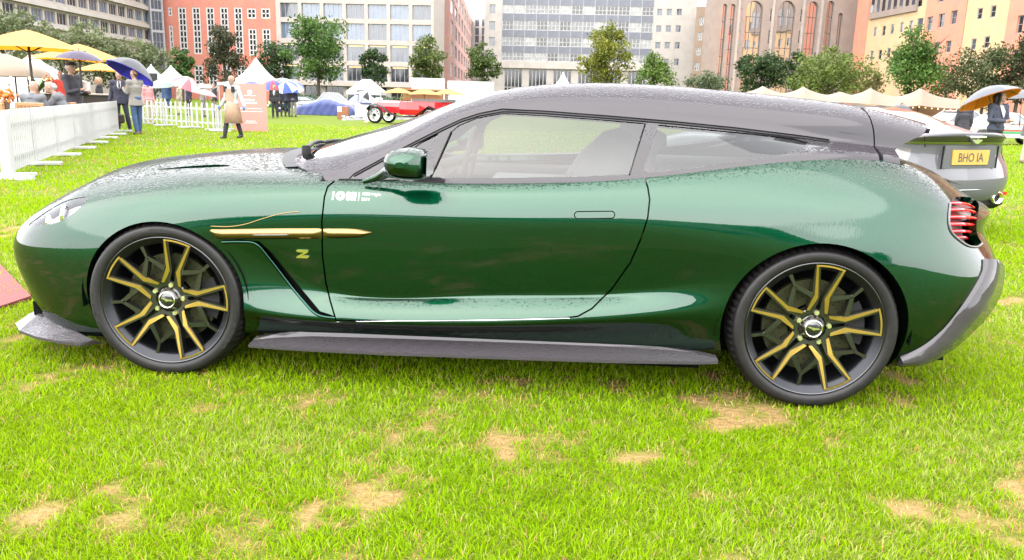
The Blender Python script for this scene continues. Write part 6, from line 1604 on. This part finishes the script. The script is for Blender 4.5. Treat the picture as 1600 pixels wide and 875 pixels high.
table('teak table between the two seated men', 78, 200, 17.6, .5); table('teak table at the far left behind the fence', 18, 190, 19, .6)
for px_, py_, D_, lab, zz in ((80, 118, 25.8, 'orange flower arrangement on the bar counter', 1.1), (8, 146, 17.5, 'orange flowers on the table at the far left', .75)):
    g = at(px_, py_, D_); t = thing('flower_arrangement', lab, 'flowers', (g[0], g[1], zz), 0)
    MB().lathe([(.05, 0), (.07, .1), (.06, .2)], 10).build('vase', M_CREAMC, t); rr = random.Random(px_); k = MB()
    for i in range(60):
        q = V3((rr.gauss(0, .09), rr.gauss(0, .09), .30 + rr.gauss(0, .06))); k.ball(q, rr.uniform(.025, .05), 5, 3)
    k.build('blossoms', mat('orange blossom', (.75, .22, .02), .7, var=.4, scale=20), t)
g = at(58, 118, 24); t = thing('palm_plant', 'leafy palm in a pot beside the parasol pole', 'plant', (g[0], g[1], 0)); MB().lathe([(.15, 0), (.22, .4), (.18, .42)], 12).build('pot', M_WOOD, t)
for k in range(16):
    rr = random.Random(k); a_ = k * 2.4; L_ = rr.uniform(.6, .95); el = rr.uniform(.5, 1.2); vs = []
    for i in range(6):
        q = i / 5; r_ = L_ * q * math.cos(el) + .1 * q; z_ = .8 + rr.uniform(.2, .5) * 0 + L_ * math.sin(el) * q - .35 * q * q
        for s_ in (-1, 1): vs.append((r_ * math.cos(a_) - s_ * .05 * math.sin(a_) * math.sin(PI * min(q + .1, 1)), r_ * math.sin(a_) + s_ * .05 * math.cos(a_) * math.sin(PI * min(q + .1, 1)), z_ + .3))
    MB().add(vs, [(2 * i, 2 * i + 1, 2 * i + 3, 2 * i + 2) for i in range(5)]).build('frond', mat('palm green', (.10, .17, .06), .5), t)
MB().tube([(0, 0, .4), (0, 0, 1.15)], .04, 6).build('stem', M_WOOD, t)

# ================================================================== things on the lawn beyond
g = gnd(535.5, 186.5); t = thing('wooden_box', 'brown wooden plinth with a white notice in front of the covered car', 'plinth', (g[0], g[1], 0), .05)
MB().box((0, .2, .34), (.58, .4, .68), bev=.01).build('case', mat('reddish wood', (.30, .10, .03), .5, var=.4, scale=6, stretch=(4, 4, 1)), t); MB().add([(-.27, -.005, .40), (-.05, -.005, .40), (-.05, -.005, .67), (-.27, -.005, .67)], [(0, 1, 2, 3)]).build('notice', M_WHITE, t)
g = gnd(566, 188); t = thing('white_board', 'plain white board standing left of the old red car', 'board', (g[0], g[1], 0), .05); MB().box((0, .3, .42), (.86, .04, .80)).build('board', M_WPAINT, t); MB().box((0, .3, .03), (.5, .3, .05)).build('foot', M_WPAINT, t)
a, b_ = gnd(556, 189), gnd(690, 187); L = math.hypot(b_[0] - a[0], b_[1] - a[1]); t = thing('flower_trough', 'low trough of white flowers edging the grass under the old red car', 'planter', (a[0], a[1], 0), math.atan2(b_[1] - a[1], b_[0] - a[0])); MB().box((L / 2, .8, .05), (L, .18, .1)).build('trough', M_WPAINT, t)
k = MB(); rr = random.Random(3)
for i in range(220): k.ball((rr.uniform(0, L), .8 + rr.gauss(0, .08), .13 + rr.random() * .08), .05, 5, 3)
o = k.build('blossoms', M_WPAINT, t); o['kind'] = 'stuff'
# covered car
g = gnd(507, 180.5); t = thing('covered_car', 'car hidden under a crumpled dark blue cover', 'car', (g[0], g[1] + .8, 0), -.03); Lc = 3.75; vs = []; NX, NY = 60, 22
prof = [(-1.88, .30), (-1.75, .55), (-1.2, .72), (-.75, .80), (-.3, .98), (.05, 1.06), (.5, .97), (1.0, .82), (1.5, .70), (1.80, .52), (1.88, .30)]
for i in range(NX):
    x_ = -1.88 + 3.76 * i / (NX - 1); h_ = np.interp(x_, [p[0] for p in prof], [p[1] for p in prof])
    for j in range(NY):
        a_ = PI * j / (NY - 1); w_ = .88 * (1 - (abs(x_) / 1.95) ** 6 * .4); y_ = -w_ * math.cos(a_) / max(abs(math.cos(a_)), abs(math.sin(a_)) ** 1) * min(1, max(abs(math.cos(a_)), .0) * 1.25)
        z_ = h_ * min(1, math.sin(a_) * 1.35) ** .8; n1 = .03 * math.sin(x_ * 5 + y_ * 4 + 1.5 * z_) + .02 * math.sin(x_ * 13 - z_ * 9)
        vs.append((x_, y_ * (1 + n1 * .6), max(.02, z_ + n1 * .6 * math.sin(a_))))
MB().add(vs, [(i * NY + j, i * NY + NY + j, i * NY + NY + 1 + j, i * NY + 1 + j) for i in range(NX - 1) for j in range(NY - 1)], 0, True).build('cover', mat('blue car cover', (.035, .06, .24), .5, var=.2, scale=2, bump=.8, bscale=3), t)
MB().tube([(-1.8, -.8, .02), (-.4, -.92, .02), (1.0, -.92, .02), (1.8, -.8, .02)], .02, 5).build('hem', C_NAVY, t)

def simple_car(label, px, pyg, D, rz, Lc, H, col, kind='saloon', group=None, name='parked_car', extra=None):
    g = at(px, pyg, D); t = thing(name, label, 'car', (g[0], g[1], 0), rz, group); h = Lc / 2; W = .82
    m = coated(mat('car paint %s' % label[:18], col, .35, .1, coat=1.0), 1.7)
    P = {'saloon': [(-h, .35), (-h + .02, .62), (-h + .5, .80), (-h * .38, .88), (h * .45, .90), (h - .1, .80), (h, .60), (h, .35)],
         'coupe': [(-h, .30), (-h + .05, .52), (-h + .6, .72), (-h * .3, .80), (h * .5, .84), (h - .1, .80), (h, .60), (h, .32)]}[kind]
    rings = []
    for y_, e in ((-W, .10), (-W + .05, .0), (W - .05, 0), (W, .10)):
        rings.append([(x_ * (1 - e * .15), y_, .28 + (z_ - .28) * (1 - e)) for x_, z_ in P])
    loft(rings, m, 'body', t)
    R_ = [(-h * .36, .86), (-h * .10, H), (h * .28, H), (h * .58, .88)]
    gl = loft([[(x_, s_ * (W - .08 - .16 * (z_ > 1)), z_) for x_, z_ in R_] for s_ in (-1, 1)], mat('car glass dark', (.10, .12, .13), .05, spec=.8), 'cabin_glass', t)
    loft([[(x_ * 1.02, s_ * (W - .235), z_ + .03) for x_, z_ in ((-h * .12, H - .03), (-h * .02, H + .02), (h * .2, H + .02), (h * .31, H - .03))] for s_ in (-1, 1)], m, 'roof', t)
    for s_ in (-1, 1):
        for xa, xb in ((R_[0][0], R_[1][0]), (R_[3][0], R_[2][0])): MB().bar((xa, s_ * (W - .07), .86), (xb, s_ * (W - .235), H + .01), .06).build('pillar', m, t)
        MB().bar((.1, s_ * (W - .07), .86), (.12, s_ * (W - .235), H), .05).build('pillar', m, t)
        MB().box((0, s_ * (W + .005), .62), (Lc * .86, .02, .03)).build('side_trim', M_CHROME, t)
        for x_ in (-h * .62, h * .60):
            k = MB(); Mx = Matrix.Translation((x_, s_ * (W - .06), .31)) @ Matrix.Rotation(PI / 2 * s_, 4, 'X'); k.lathe([(.2, -.02), (.31, -.02), (.31, -.2), (.2, -.2)], 20, 0, True, Mx); w_ = k.build('wheel', M_RUB, t)
            MB().lathe([(.21, -.0), (.2, -.03), (.05, -.01), (.001, -.005)], 20, 0, True, Matrix.Translation((x_, s_ * (W - .05), .31)) @ Matrix.Rotation(PI / 2 * s_, 4, 'X')).build('hubcap', M_CHROME, w_)
        MB().ball((-h + .03, s_ * .6, .62), .09, 10, 6, 0, (.5, 1, 1)).build('headlight', M_CHROME, t); MB().box((h + .0, s_ * .62, .66), (.04, .2, .12)).build('tail_light', M_RED, t)
    MB().box((-h - .03, 0, .42), (.08, 1.5, .1), bev=.02).build('bumper', M_CHROME, t); MB().box((h + .03, 0, .42), (.08, 1.5, .1), bev=.02).build('bumper', M_CHROME, t)
    return t
simple_car('silver classic saloon parked behind the covered car', 514, 168, 56, .12, 4.5, 1.42, (.55, .55, .56))
simple_car('navy classic saloon parked left of the gazebo', 562, 168, 58, -.1, 4.4, 1.36, (.05, .06, .14))
simple_car('dark green open car parked behind the umbrellas', 470, 170, 60, .0, 4.3, 1.12, (.01, .07, .04), 'coupe')
umbrella('black and white umbrella leaning before the gazebo', at(574, 143, 55), .66, .34, ((.2, .8, 0), 34), U_BLK, panels=U_WHITE)
t = simple_car('white rally coupe with red and green stripes and a black arch', 1566, 222, 34, -.12 + PI, 3.9, 1.26, (.78, .78, .78), 'coupe')
for z_, c_, nm in ((.60, (.75, .09, .02), 'red_stripe'), (.51, (.02, .35, .12), 'green_stripe')): MB().box((-.55, .835, z_), (2.6, .02, .07)).build(nm, mat(nm.replace('_', ' '), c_, .4), t)
simple_car('white car parked behind the hooded figure', 1500, 214, 38, PI + .1, 4.2, 1.3, (.72, .72, .72), 'coupe')
# old red tourer, seen from its left front
g = gnd(590, 192); t = thing('vintage_car', 'old red open tourer with black wings, upright radiator and folded grey hood', 'car', (g[0], g[1], 0), math.radians(-20)); MVR = coated(mat('vintage red', (.62, .015, .02), .3, 0, coat=1), 1.6)
# local: x along the car to the tail, y away
loft([[(x_, y0 * q, z_) for q, z_ in ((-1, .52), (-1, .80), (-.85, 1.00), (0, 1.08), (.85, 1.0), (1, .8), (1, .52))] for x_, y0 in ((.15, .30), (.9, .36), (1.45, .46))], MVR, 'bonnet', t)
loft([[(x_, y0 * q, z_ * 1.0) for q, z_ in ((-.9, .45), (-1, .70), (-.98, .70 + (1.06 - .70) * 1), (-.9, 1.08), (.9, 1.08), (.98, 1.06), (1, .7), (.9, .45))] for x_, y0 in ((1.45, .48), (1.9, .62), (2.6, .68), (3.4, .66), (3.9, .52))], MVR, 'tub', t)
k = MB(); k.box((.08, 0, .82), (.12, .60, .74), bev=.05); k.build('radiator_shell', M_CHROME, t); MB().box((.015, 0, .78), (.02, .46, .58)).build('radiator_grille', M_BLACK, t)
def wire_wheel(x_, y_):
    k = MB(); Mx = Matrix.Translation((x_, y_, .40)) @ Matrix.Rotation(PI / 2, 4, 'X'); k.lathe([(.29, -.06), (.40, -.05), (.40, .05), (.29, .06)], 28, 0, True, Mx); w_ = k.build('wheel', M_RUB, t)
    MB().lathe([(.28, .055), (.30, .06), (.30, -.06), (.28, -.055)], 28, 0, True, Mx).build('rim', M_CHROME, w_); MB().lathe([(.001, .1), (.07, .09), (.09, .03), (.09, -.06)], 14, 0, True, Mx).build('hub', M_BLACK, w_)
    for q in range(16):
        a_ = q * PI / 8; MB().tube([Mx @ V3((.08 * math.cos(a_), .08 * math.sin(a_), .05)), Mx @ V3((.29 * math.cos(a_ + .25), .29 * math.sin(a_ + .25), .0))], .008, 4).build('wire_spoke', M_CHROME, w_)
for x_ in (.25, 3.15):
    for s_ in (-1, 1): wire_wheel(x_, s_ * .68)
for s_ in (-1, 1):
    pts = [V3((-.22, s_ * .68, .62)), V3((.0, s_ * .68, .86)), V3((.3, s_ * .68, .90)), V3((.7, s_ * .68, .78)), V3((1.1, s_ * .70, .50)), V3((1.5, s_ * .72, .38)), V3((2.4, s_ * .72, .38)), V3((2.7, s_ * .70, .60)), V3((3.1, s_ * .68, .88)), V3((3.5, s_ * .68, .74))]
    vs = []
    for p in pts: vs += [p + V3((0, -.15, -.03)), p + V3((0, 0, .03)), p + V3((0, .15, -.03))]
    MB().add(vs, [(i * 3 + j, i * 3 + 3 + j, i * 3 + 4 + j, i * 3 + 1 + j) for i in range(len(pts) - 1) for j in range(2)], 0, True).build('wing', M_BLACK, t)
    MB().ball((.0, s_ * .38, .95), .13, 12, 8, 0, (.8, 1, 1)).build('headlamp', M_CHROME, t)
loft([[(x_, y_ * .6, z_) for y_, z_ in ((-1, 1.07), (-1, 1.2), (1, 1.2), (1, 1.07))] for x_ in (2.2, 3.9)], mat('folded grey hood', (.14, .13, .13), .8, bump=.6), 'folded_hood', t)
k = MB()
for a_, b_ in (((1.55, -.55, 1.08), (1.62, -.52, 1.50)), ((1.55, .55, 1.08), (1.62, .52, 1.50)), ((1.62, -.52, 1.5), (1.62, .52, 1.5)), ((1.55, -.55, 1.1), (1.55, .55, 1.1))): k.bar(a_, b_, .03)
k.build('screen_frame', M_CHROME, t); MB().add([(1.555, -.54, 1.1), (1.555, .54, 1.1), (1.62, .51, 1.49), (1.62, -.51, 1.49)], [(0, 1, 2, 3)]).build('windscreen', M_LENS, t)
MB().add([(-.5, -.5, .03), (-.15, -.75, .03), (-.05, -.55, .16), (-.4, -.3, .16)], [(0, 1, 2, 3)]).build('number_board', mat('pale red board', (.75, .25, .2), .6), t)
# white hoarding and kiosk
for pa, pb, yt_, lab in ((643, 695, 122, 'white ribbed hoarding, left and taller section'), (699, 772, 127, 'white ribbed hoarding, right section behind the car roof')):
    a, b_ = at(pa, 140, 92), at(pb, 140, 92); t = thing('hoarding', lab, 'hoarding', (a[0], a[1], 0), math.atan2(b_[1] - a[1], b_[0] - a[0]), 'white hoardings'); L = math.hypot(b_[0] - a[0], b_[1] - a[1]); H_ = at((pa + pb) / 2, yt_, 92)[2]
    n = int(L / .33); me = MB().box((0, 0, H_ / 2), (L / n - .02, .06, H_), bev=.015).mesh('panel_rib'); me.materials.append(M_WPAINT)
    for k in range(n): link('panel_rib', me, None, t, (L * (k + .5) / n, 0, 0))
    MB().box((L / 2, .06, H_ / 2), (L, .05, H_ - .05)).build('backing', M_WPAINT, t)
g = at(660, 150, 68); t = thing('wooden_kiosk', 'low wooden kiosk with an open hatch under the yellow parasol', 'kiosk', (g[0], g[1], 0), 0)
MB().box((0, 0, .55), (3.4, 1.2, 1.1)).build('counter', M_WOOD, t); MB().box((0, .5, 1.5), (3.4, .1, .8)).build('back_wall', M_WOOD, t); MB().box((0, 0, 1.95), (3.6, 1.4, .08)).build('roof', M_WOOD, t)
a, b_ = at(440, 150, 96), at(640, 150, 96); t = thing('hedge', 'low clipped dark green hedge along the foot of the glass office', 'hedge', (a[0], a[1], 0)); L = b_[0] - a[0]; rr = random.Random(8); k = MB()
for i in range(1500):
    p = V3((rr.uniform(0, L), rr.uniform(-.5, .5), rr.uniform(.1, 1.3))); q = V3((rr.gauss(0, 1), rr.gauss(0, 1), rr.gauss(0, 1))).normalized() * .16; r_ = q.orthogonal().normalized() * .1; k.add([p - q, p - r_, p + q, p + r_], [(0, 1, 2, 3)])
k.build('foliage', mat('hedge leaf', (.03, .075, .015), .7, var=.4, scale=3), t)
# pink mat on the grass at the left edge
a = [gnd(x_, y_) for x_, y_ in ((-40, 380), (0, 418), (49, 470), (-40, 500))]
tag(MB().add([(p[0], p[1], .03) for p in a] + [(p[0], p[1], .0) for p in a], [(3, 2, 1, 0), (0, 1, 5, 4), (1, 2, 6, 5), (2, 3, 7, 6), (3, 0, 4, 7)]).build('carpet', mat('salmon carpet', (.29, .052, .046), .9, bump=.3, bscale=90)), 'salmon pink carpet lying on the grass at the left edge', 'carpet')

# ---- behind the photographer, unseen: tents, cars and building added to give the doors reflections
pagoda('added white pagoda tent, unseen behind the photographer, left one, mirrored in the car side', 100, 92, 131, 40, 2.4, group='added tents behind the photographer').location = (-9, -24, 0)
pagoda('added white pagoda tent, unseen behind the photographer, right one, mirrored in the car side', 100, 92, 131, 40, 2.4, group='added tents behind the photographer').location = (8, -27, 0)
for i_, (x_, y_, c_, w_) in enumerate(((-6.5, -13, (.5, .5, .5), 'silver'), (-.5, -15, (.03, .04, .10), 'dark blue'), (5.5, -14, (.5, .03, .03), 'dark red'), (12, -16, (.7, .7, .68), 'cream'))):
    simple_car('%s classic car behind the photographer, mirrored in the car side' % w_, 300, 222, 34, .1 * i_, 4.4, 1.36, c_, group='cars behind the photographer').location = (x_, y_, 0)
tB = thing('stone_building', 'long pale stone building behind the photographer, mirrored in the car side', 'building', (0, -95, 0))
MB().box((0, 0, 6), (120, 10, 12)).build('wall', M_PALE, tB); wm_ = MB().box((0, 0, 0), (1.6, .3, 2.2)).mesh('window'); wm_.materials.append(M_WIND)
for i_ in range(24):
    for j_ in range(3): link('window', wm_, None, tB, (-57 + 5 * i_, 5.0, 2.4 + 3.8 * j_))
# ================================================================== grey coupe behind the tail of the green car
TD = np.array([math.sin(math.radians(155)), math.cos(math.radians(155)), 0])      # towards its tail
PL = at(1511, 245.5, 8.0)
CAR_O = np.array([PL[0], PL[1], 0]) - TD * 2.26; CAR_YAW = math.atan2(TD[1], TD[0])
_cy, _sy = math.cos(CAR_YAW), math.sin(CAR_YAW); CL = toL(CAM)
pz = PL[2]
M_SILV = wet(coated(mat('grey metallic paint', (.15, .15, .165), .4, 0, coat=1.0), 1.4))
CB = [BODY[0], BODY[1], BODY[2], BODY[3], BODY[4],
 st(-1.0,[(.72,.185),(.868,.20),(.90,.262),(.92,.335),(.912,.43),(.915,.545),(.925,.65),(.919,.742),(.884,.822),(.80,.873),(.62,.905),(.3,.938),(0,.948)]),
 st(0,[(.70,.19),(.855,.208),(.90,.265),(.915,.345),(.898,.445),(.895,.55),(.905,.665),(.903,.77),(.869,.852),(.80,.892),(.6,.91),(.3,.92),(0,.92)]),
 st(1.0,[(.72,.19),(.875,.21),(.907,.30),(.926,.40),(.926,.485),(.931,.575),(.941,.675),(.936,.775),(.90,.87),(.81,.935),(.62,.955),(.32,.96),(0,.96)]),
 st(1.37,[(.74,.20),(.895,.215),(.935,.31),(.957,.42),(.964,.52),(.965,.61),(.957,.70),(.938,.79),(.89,.885),(.79,.955),(.6,.985),(.3,1.0),(0,1.0)]),
 st(1.75,[(.70,.22),(.86,.25),(.92,.33),(.94,.43),(.945,.52),(.94,.62),(.925,.71),(.90,.80),(.85,.90),(.76,.965),(.58,.985),(.3,.99),(0,.99)]),
 [(1.92,.62,.32),(1.98,.80,.33),(2.02,.89,.39),(2.04,.925,.47),(2.045,.935,.56),(2.04,.92,.65),(2.03,.89,.73),(2.02,.83,.81),(2.02,.80,.90),(2.05,.74,.985),(2.0,.56,1.0),(1.98,.28,1.0),(1.98,0,1.0)],
 [(2.08,.5,.34),(2.14,.66,.35),(2.19,.69,.41),(2.215,.71,.49),(2.22,.715,.58),(2.21,.70,.66),(2.195,.67,.735),(2.185,.615,.81),(2.19,.61,.90),(2.23,.58,1.005),(2.16,.44,1.02),(2.12,.22,1.025),(2.11,0,1.025)],
 [(2.16,0,.34),(2.22,0,.35),(2.27,0,.41),(2.295,0,.49),(2.30,0,.58),(2.285,0,.66),(2.27,0,.735),(2.26,0,.81),(2.27,0,.90),(2.32,0,1.015),(2.27,0,1.03),(2.22,0,1.035),(2.18,0,1.035)]]
CS = Surf(CB, .025, .02)
CG = [
 [(-.74,.76,.83),(-.74,.765,.862),(-.77,.745,.885),(-.80,.72,.90),(-.83,.695,.908),(-.87,.64,.915),(-.92,.52,.93),(-.97,.3,.945),(-1.0,0,.95)],
 st(-.5,[(.805,.82),(.797,.872),(.778,.903),(.757,.930),(.736,.953),(.705,.985),(.60,1.04),(.33,1.085),(0,1.10)]),
 st(-.2,[(.82,.84),(.815,.888),(.78,.95),(.74,1.02),(.70,1.08),(.665,1.12),(.57,1.17),(.33,1.20),(0,1.21)]),
 st(.1,[(.82,.85),(.815,.90),(.775,.99),(.725,1.10),(.68,1.18),(.65,1.225),(.56,1.27),(.33,1.295),(0,1.30)]),
 st(.5,[(.82,.87),(.81,.92),(.775,1.0),(.725,1.11),(.685,1.185),(.655,1.23),(.57,1.28),(.33,1.305),(0,1.31)]),
 st(.9,[(.81,.89),(.80,.95),(.77,1.02),(.73,1.10),(.69,1.165),(.66,1.205),(.58,1.255),(.34,1.28),(0,1.285)]),
 st(1.3,[(.78,.92),(.77,.97),(.74,1.02),(.70,1.08),(.665,1.12),(.64,1.15),(.57,1.19),(.33,1.215),(0,1.22)]),
 st(1.65,[(.73,.93),(.72,.97),(.69,1.0),(.66,1.03),(.63,1.055),(.60,1.075),(.54,1.10),(.32,1.12),(0,1.125)]),
 st(2.02,[(.64,.93),(.63,.96),(.61,.985),(.59,1.0),(.57,1.01),(.55,1.015),(.50,1.02),(.30,1.025),(0,1.025)])]
CGS = Surf(CG, .04, .03)
coupe = thing('grey_coupe', 'wet grey coupe seen from behind with a yellow number plate reading BHO IA', 'car', tuple(CAR_O), CAR_YAW)
def full(S, name, m, mir, T=None):
    F = [f for f in S.F]
    return panel(S, name, S.UV, np.array(F), m, coupe, .0, mirror=mir)
for mir in (False, True):
    full(CS, 'body', M_SILV, mir)
    rw_l = []
    okc = np.array(CGS.F); cc_ = CGS.UV[okc].mean(1); P_ = CGS.ev(cc_)
    isg = (P_[:, 0] > .62) & (P_[:, 0] < 1.72) & (np.abs(P_[:, 1]) < .58 - .04 * P_[:, 0]) | (P_[:, 0] < -.02) & (np.abs(P_[:, 1]) < .60) & (P_[:, 0] > -.9)
    isd = (P_[:, 0] > -.45) & (P_[:, 0] < 1.05) & (P_[:, 2] > .92 + .05 * P_[:, 0]) & (P_[:, 2] < 1.13 - .09 * np.abs(P_[:, 0] - .1)) & (np.abs(P_[:, 1]) > .66)
    panel(CGS, 'roof', CGS.UV, okc[~isg & ~isd], M_SILV, coupe, 0, mirror=mir)
    panel(CGS, 'rear_window', CGS.UV, okc[isg], mat('coupe glass', (.05, .06, .06), .04, spec=.9), coupe, 0, mirror=mir)
    panel(CGS, 'side_window', CGS.UV, okc[isd], mat('coupe glass', (.05, .06, .06), .04, spec=.9), coupe, 0, mirror=mir)
M_OLIVE = coated(mat('dark olive lip', (.03, .032, .02), .35, 0, coat=1), 1.6)
cF = np.array(CS.F); cC = CS.UV[cF].mean(1); tu, tv = CS.tu, CS.tv
lipz = (cC[:, 0] > tu[10] - .10) & (cC[:, 1] > tv[8] + .22 * (tv[9] - tv[8])) & (cC[:, 1] < tv[9] - .01)
crm = (cC[:, 0] > tu[10] - .10) & (cC[:, 1] > tv[8] + .02) & (cC[:, 1] < tv[8] + .045)
lmp = (cC[:, 0] > tu[10] - .10) & (cC[:, 0] < tu[11] - .06) & (cC[:, 1] > tv[6] + .03) & (cC[:, 1] < tv[8] - .02)
M_TLAMP = coated(mat('clear tail lamp', (.20, .185, .19), .25, 0, var=.3, scale=20, coat=1), 1.6)
for mir in (False, True):
    panel(CS, 'boot_lip', CS.UV, cF[lipz], M_OLIVE, coupe, .0, .004, mirror=mir)
    panel(CS, 'chrome_strip', CS.UV, cF[crm], mat('dull chrome strip', (.30, .30, .31), .2, 1.0), coupe, .0, .008, mirror=mir)
    panel(CS, 'tail_light', CS.UV, cF[lmp], M_TLAMP, coupe, .0, .004, mirror=mir)
strip(CS, [(1444.5,213),(1445,222),(1445.5,229)], .004, 'boot_gap', M_BLACK, coupe, .003)
def plate_frame(dx, dz, out):
    return Matrix.Translation(V3(PL - np.array([0, 0, 0])) ) 
Rl = Matrix(((0, 0, 1, 2.27), (1, 0, 0, 0), (0, 1, 0, pz), (0, 0, 0, 1)))               # x right, y up, z out of the tail
rr_ = [(-.40, -.105), (.40, -.105), (.36, .115), (-.36, .115)]
MB().prism(rr_, -.06, .022, Rl).build('plate_recess', M_SILV, coupe)
pl = MB().prism([(-.262, -.072), (.262, -.072), (.27, .072), (-.27, .072)], .022, .032, Rl).build('number_plate', mat('yellow plate', (.62, .36, .03), .45), coupe)
V, Fs = text_mesh('BHO IA', 1, .012, 'CENTER'); k_ = .085 / .7
MB().add([Rl @ V3((v.x * k_ * .92, (v.y - .35) * k_, .0335)) for v in V], Fs).build('plate_lettering', mat('plate black', (.03, .03, .03), .5), pl)
for i, x_ in enumerate((-.405, .405)):
    MB().box(Rl @ V3((x_ * .98, 0, .024)), (.012, .012, .22)).build('recess_edge', M_BLACK, coupe)
yv = Matrix(((0, 0, 1, 2.335), (1, 0, 0, 0), (0, 1, 0, .955), (0, 0, 0, 1)))
MB().prism([(-.075, .018), (-.05, .022), (.05, .022), (.075, .018), (.03, -.012), (0, -.022), (-.03, -.012)][::-1], -.03, .012, yv).build('wing_badge', M_CHROME, coupe)
MB().box((2.335, 0, 1.0), (.03, .24, .018), bev=.006).build('boot_handle', M_CHROME, coupe)
V, Fs = text_mesh('DBS', 1, .03, 'CENTER'); q_ = CS.cast((2.6, -.53, .955), (-1, 0, 0)); P3 = CS.ev(q_[None])[0]
MB().add([V3((P3[0] + .012, -P3[1] + v.x * .06, P3[2] + (v.y - .35) * .06)) for v in V], Fs).build('boot_lettering', M_CHROME, coupe)
for s_ in (-1, 1): MB().tube([(2.215, s_ * .66, .48), (2.29, s_ * .3, .48), (2.30, 0, .48)], .007, 6).build('bumper_edge', mat('dull chrome strip', (.30, .30, .31), .2, 1.0), coupe)
MB().box((2.10, 0, .37), (.22, 1.44, .22), bev=.05).build('diffuser', M_BLACK, coupe)
for s_ in (-1, 1):
    Mx = Matrix.Translation((2.19, s_ * .60, .38)) @ Matrix.Rotation(PI / 2, 4, 'Y')
    MB().lathe([(.035, -.08), (.06, -.08), (.064, .05), (.056, .055), (.05, .0), (.001, -.05)], 20, 0, True, Mx @ Matrix.Diagonal((1, 1.25, 1, 1))).build('exhaust_pipe', M_CHROME, coupe)
    MB().box((2.205, s_ * .70, .42), (.03, .11, .03)).build('reflector', M_RED, coupe)
for x_ in (-1.37, 1.37):
    for s_ in (-1, 1):
        Mx = Matrix.Translation((x_, s_ * .93, .34)) @ Matrix.Rotation(-s_ * PI / 2, 4, 'X')
        w_ = MB().lathe([(.26, .0), (.33, .0), (.345, -.03), (.345, -.22), (.26, -.24)], 32, 0, True, Mx).build('wheel', M_RUB, coupe)
        MB().lathe([(.001, .0), (.2, -.03), (.265, .005)], 24, 0, True, Mx).build('rim', M_CHROME, w_)
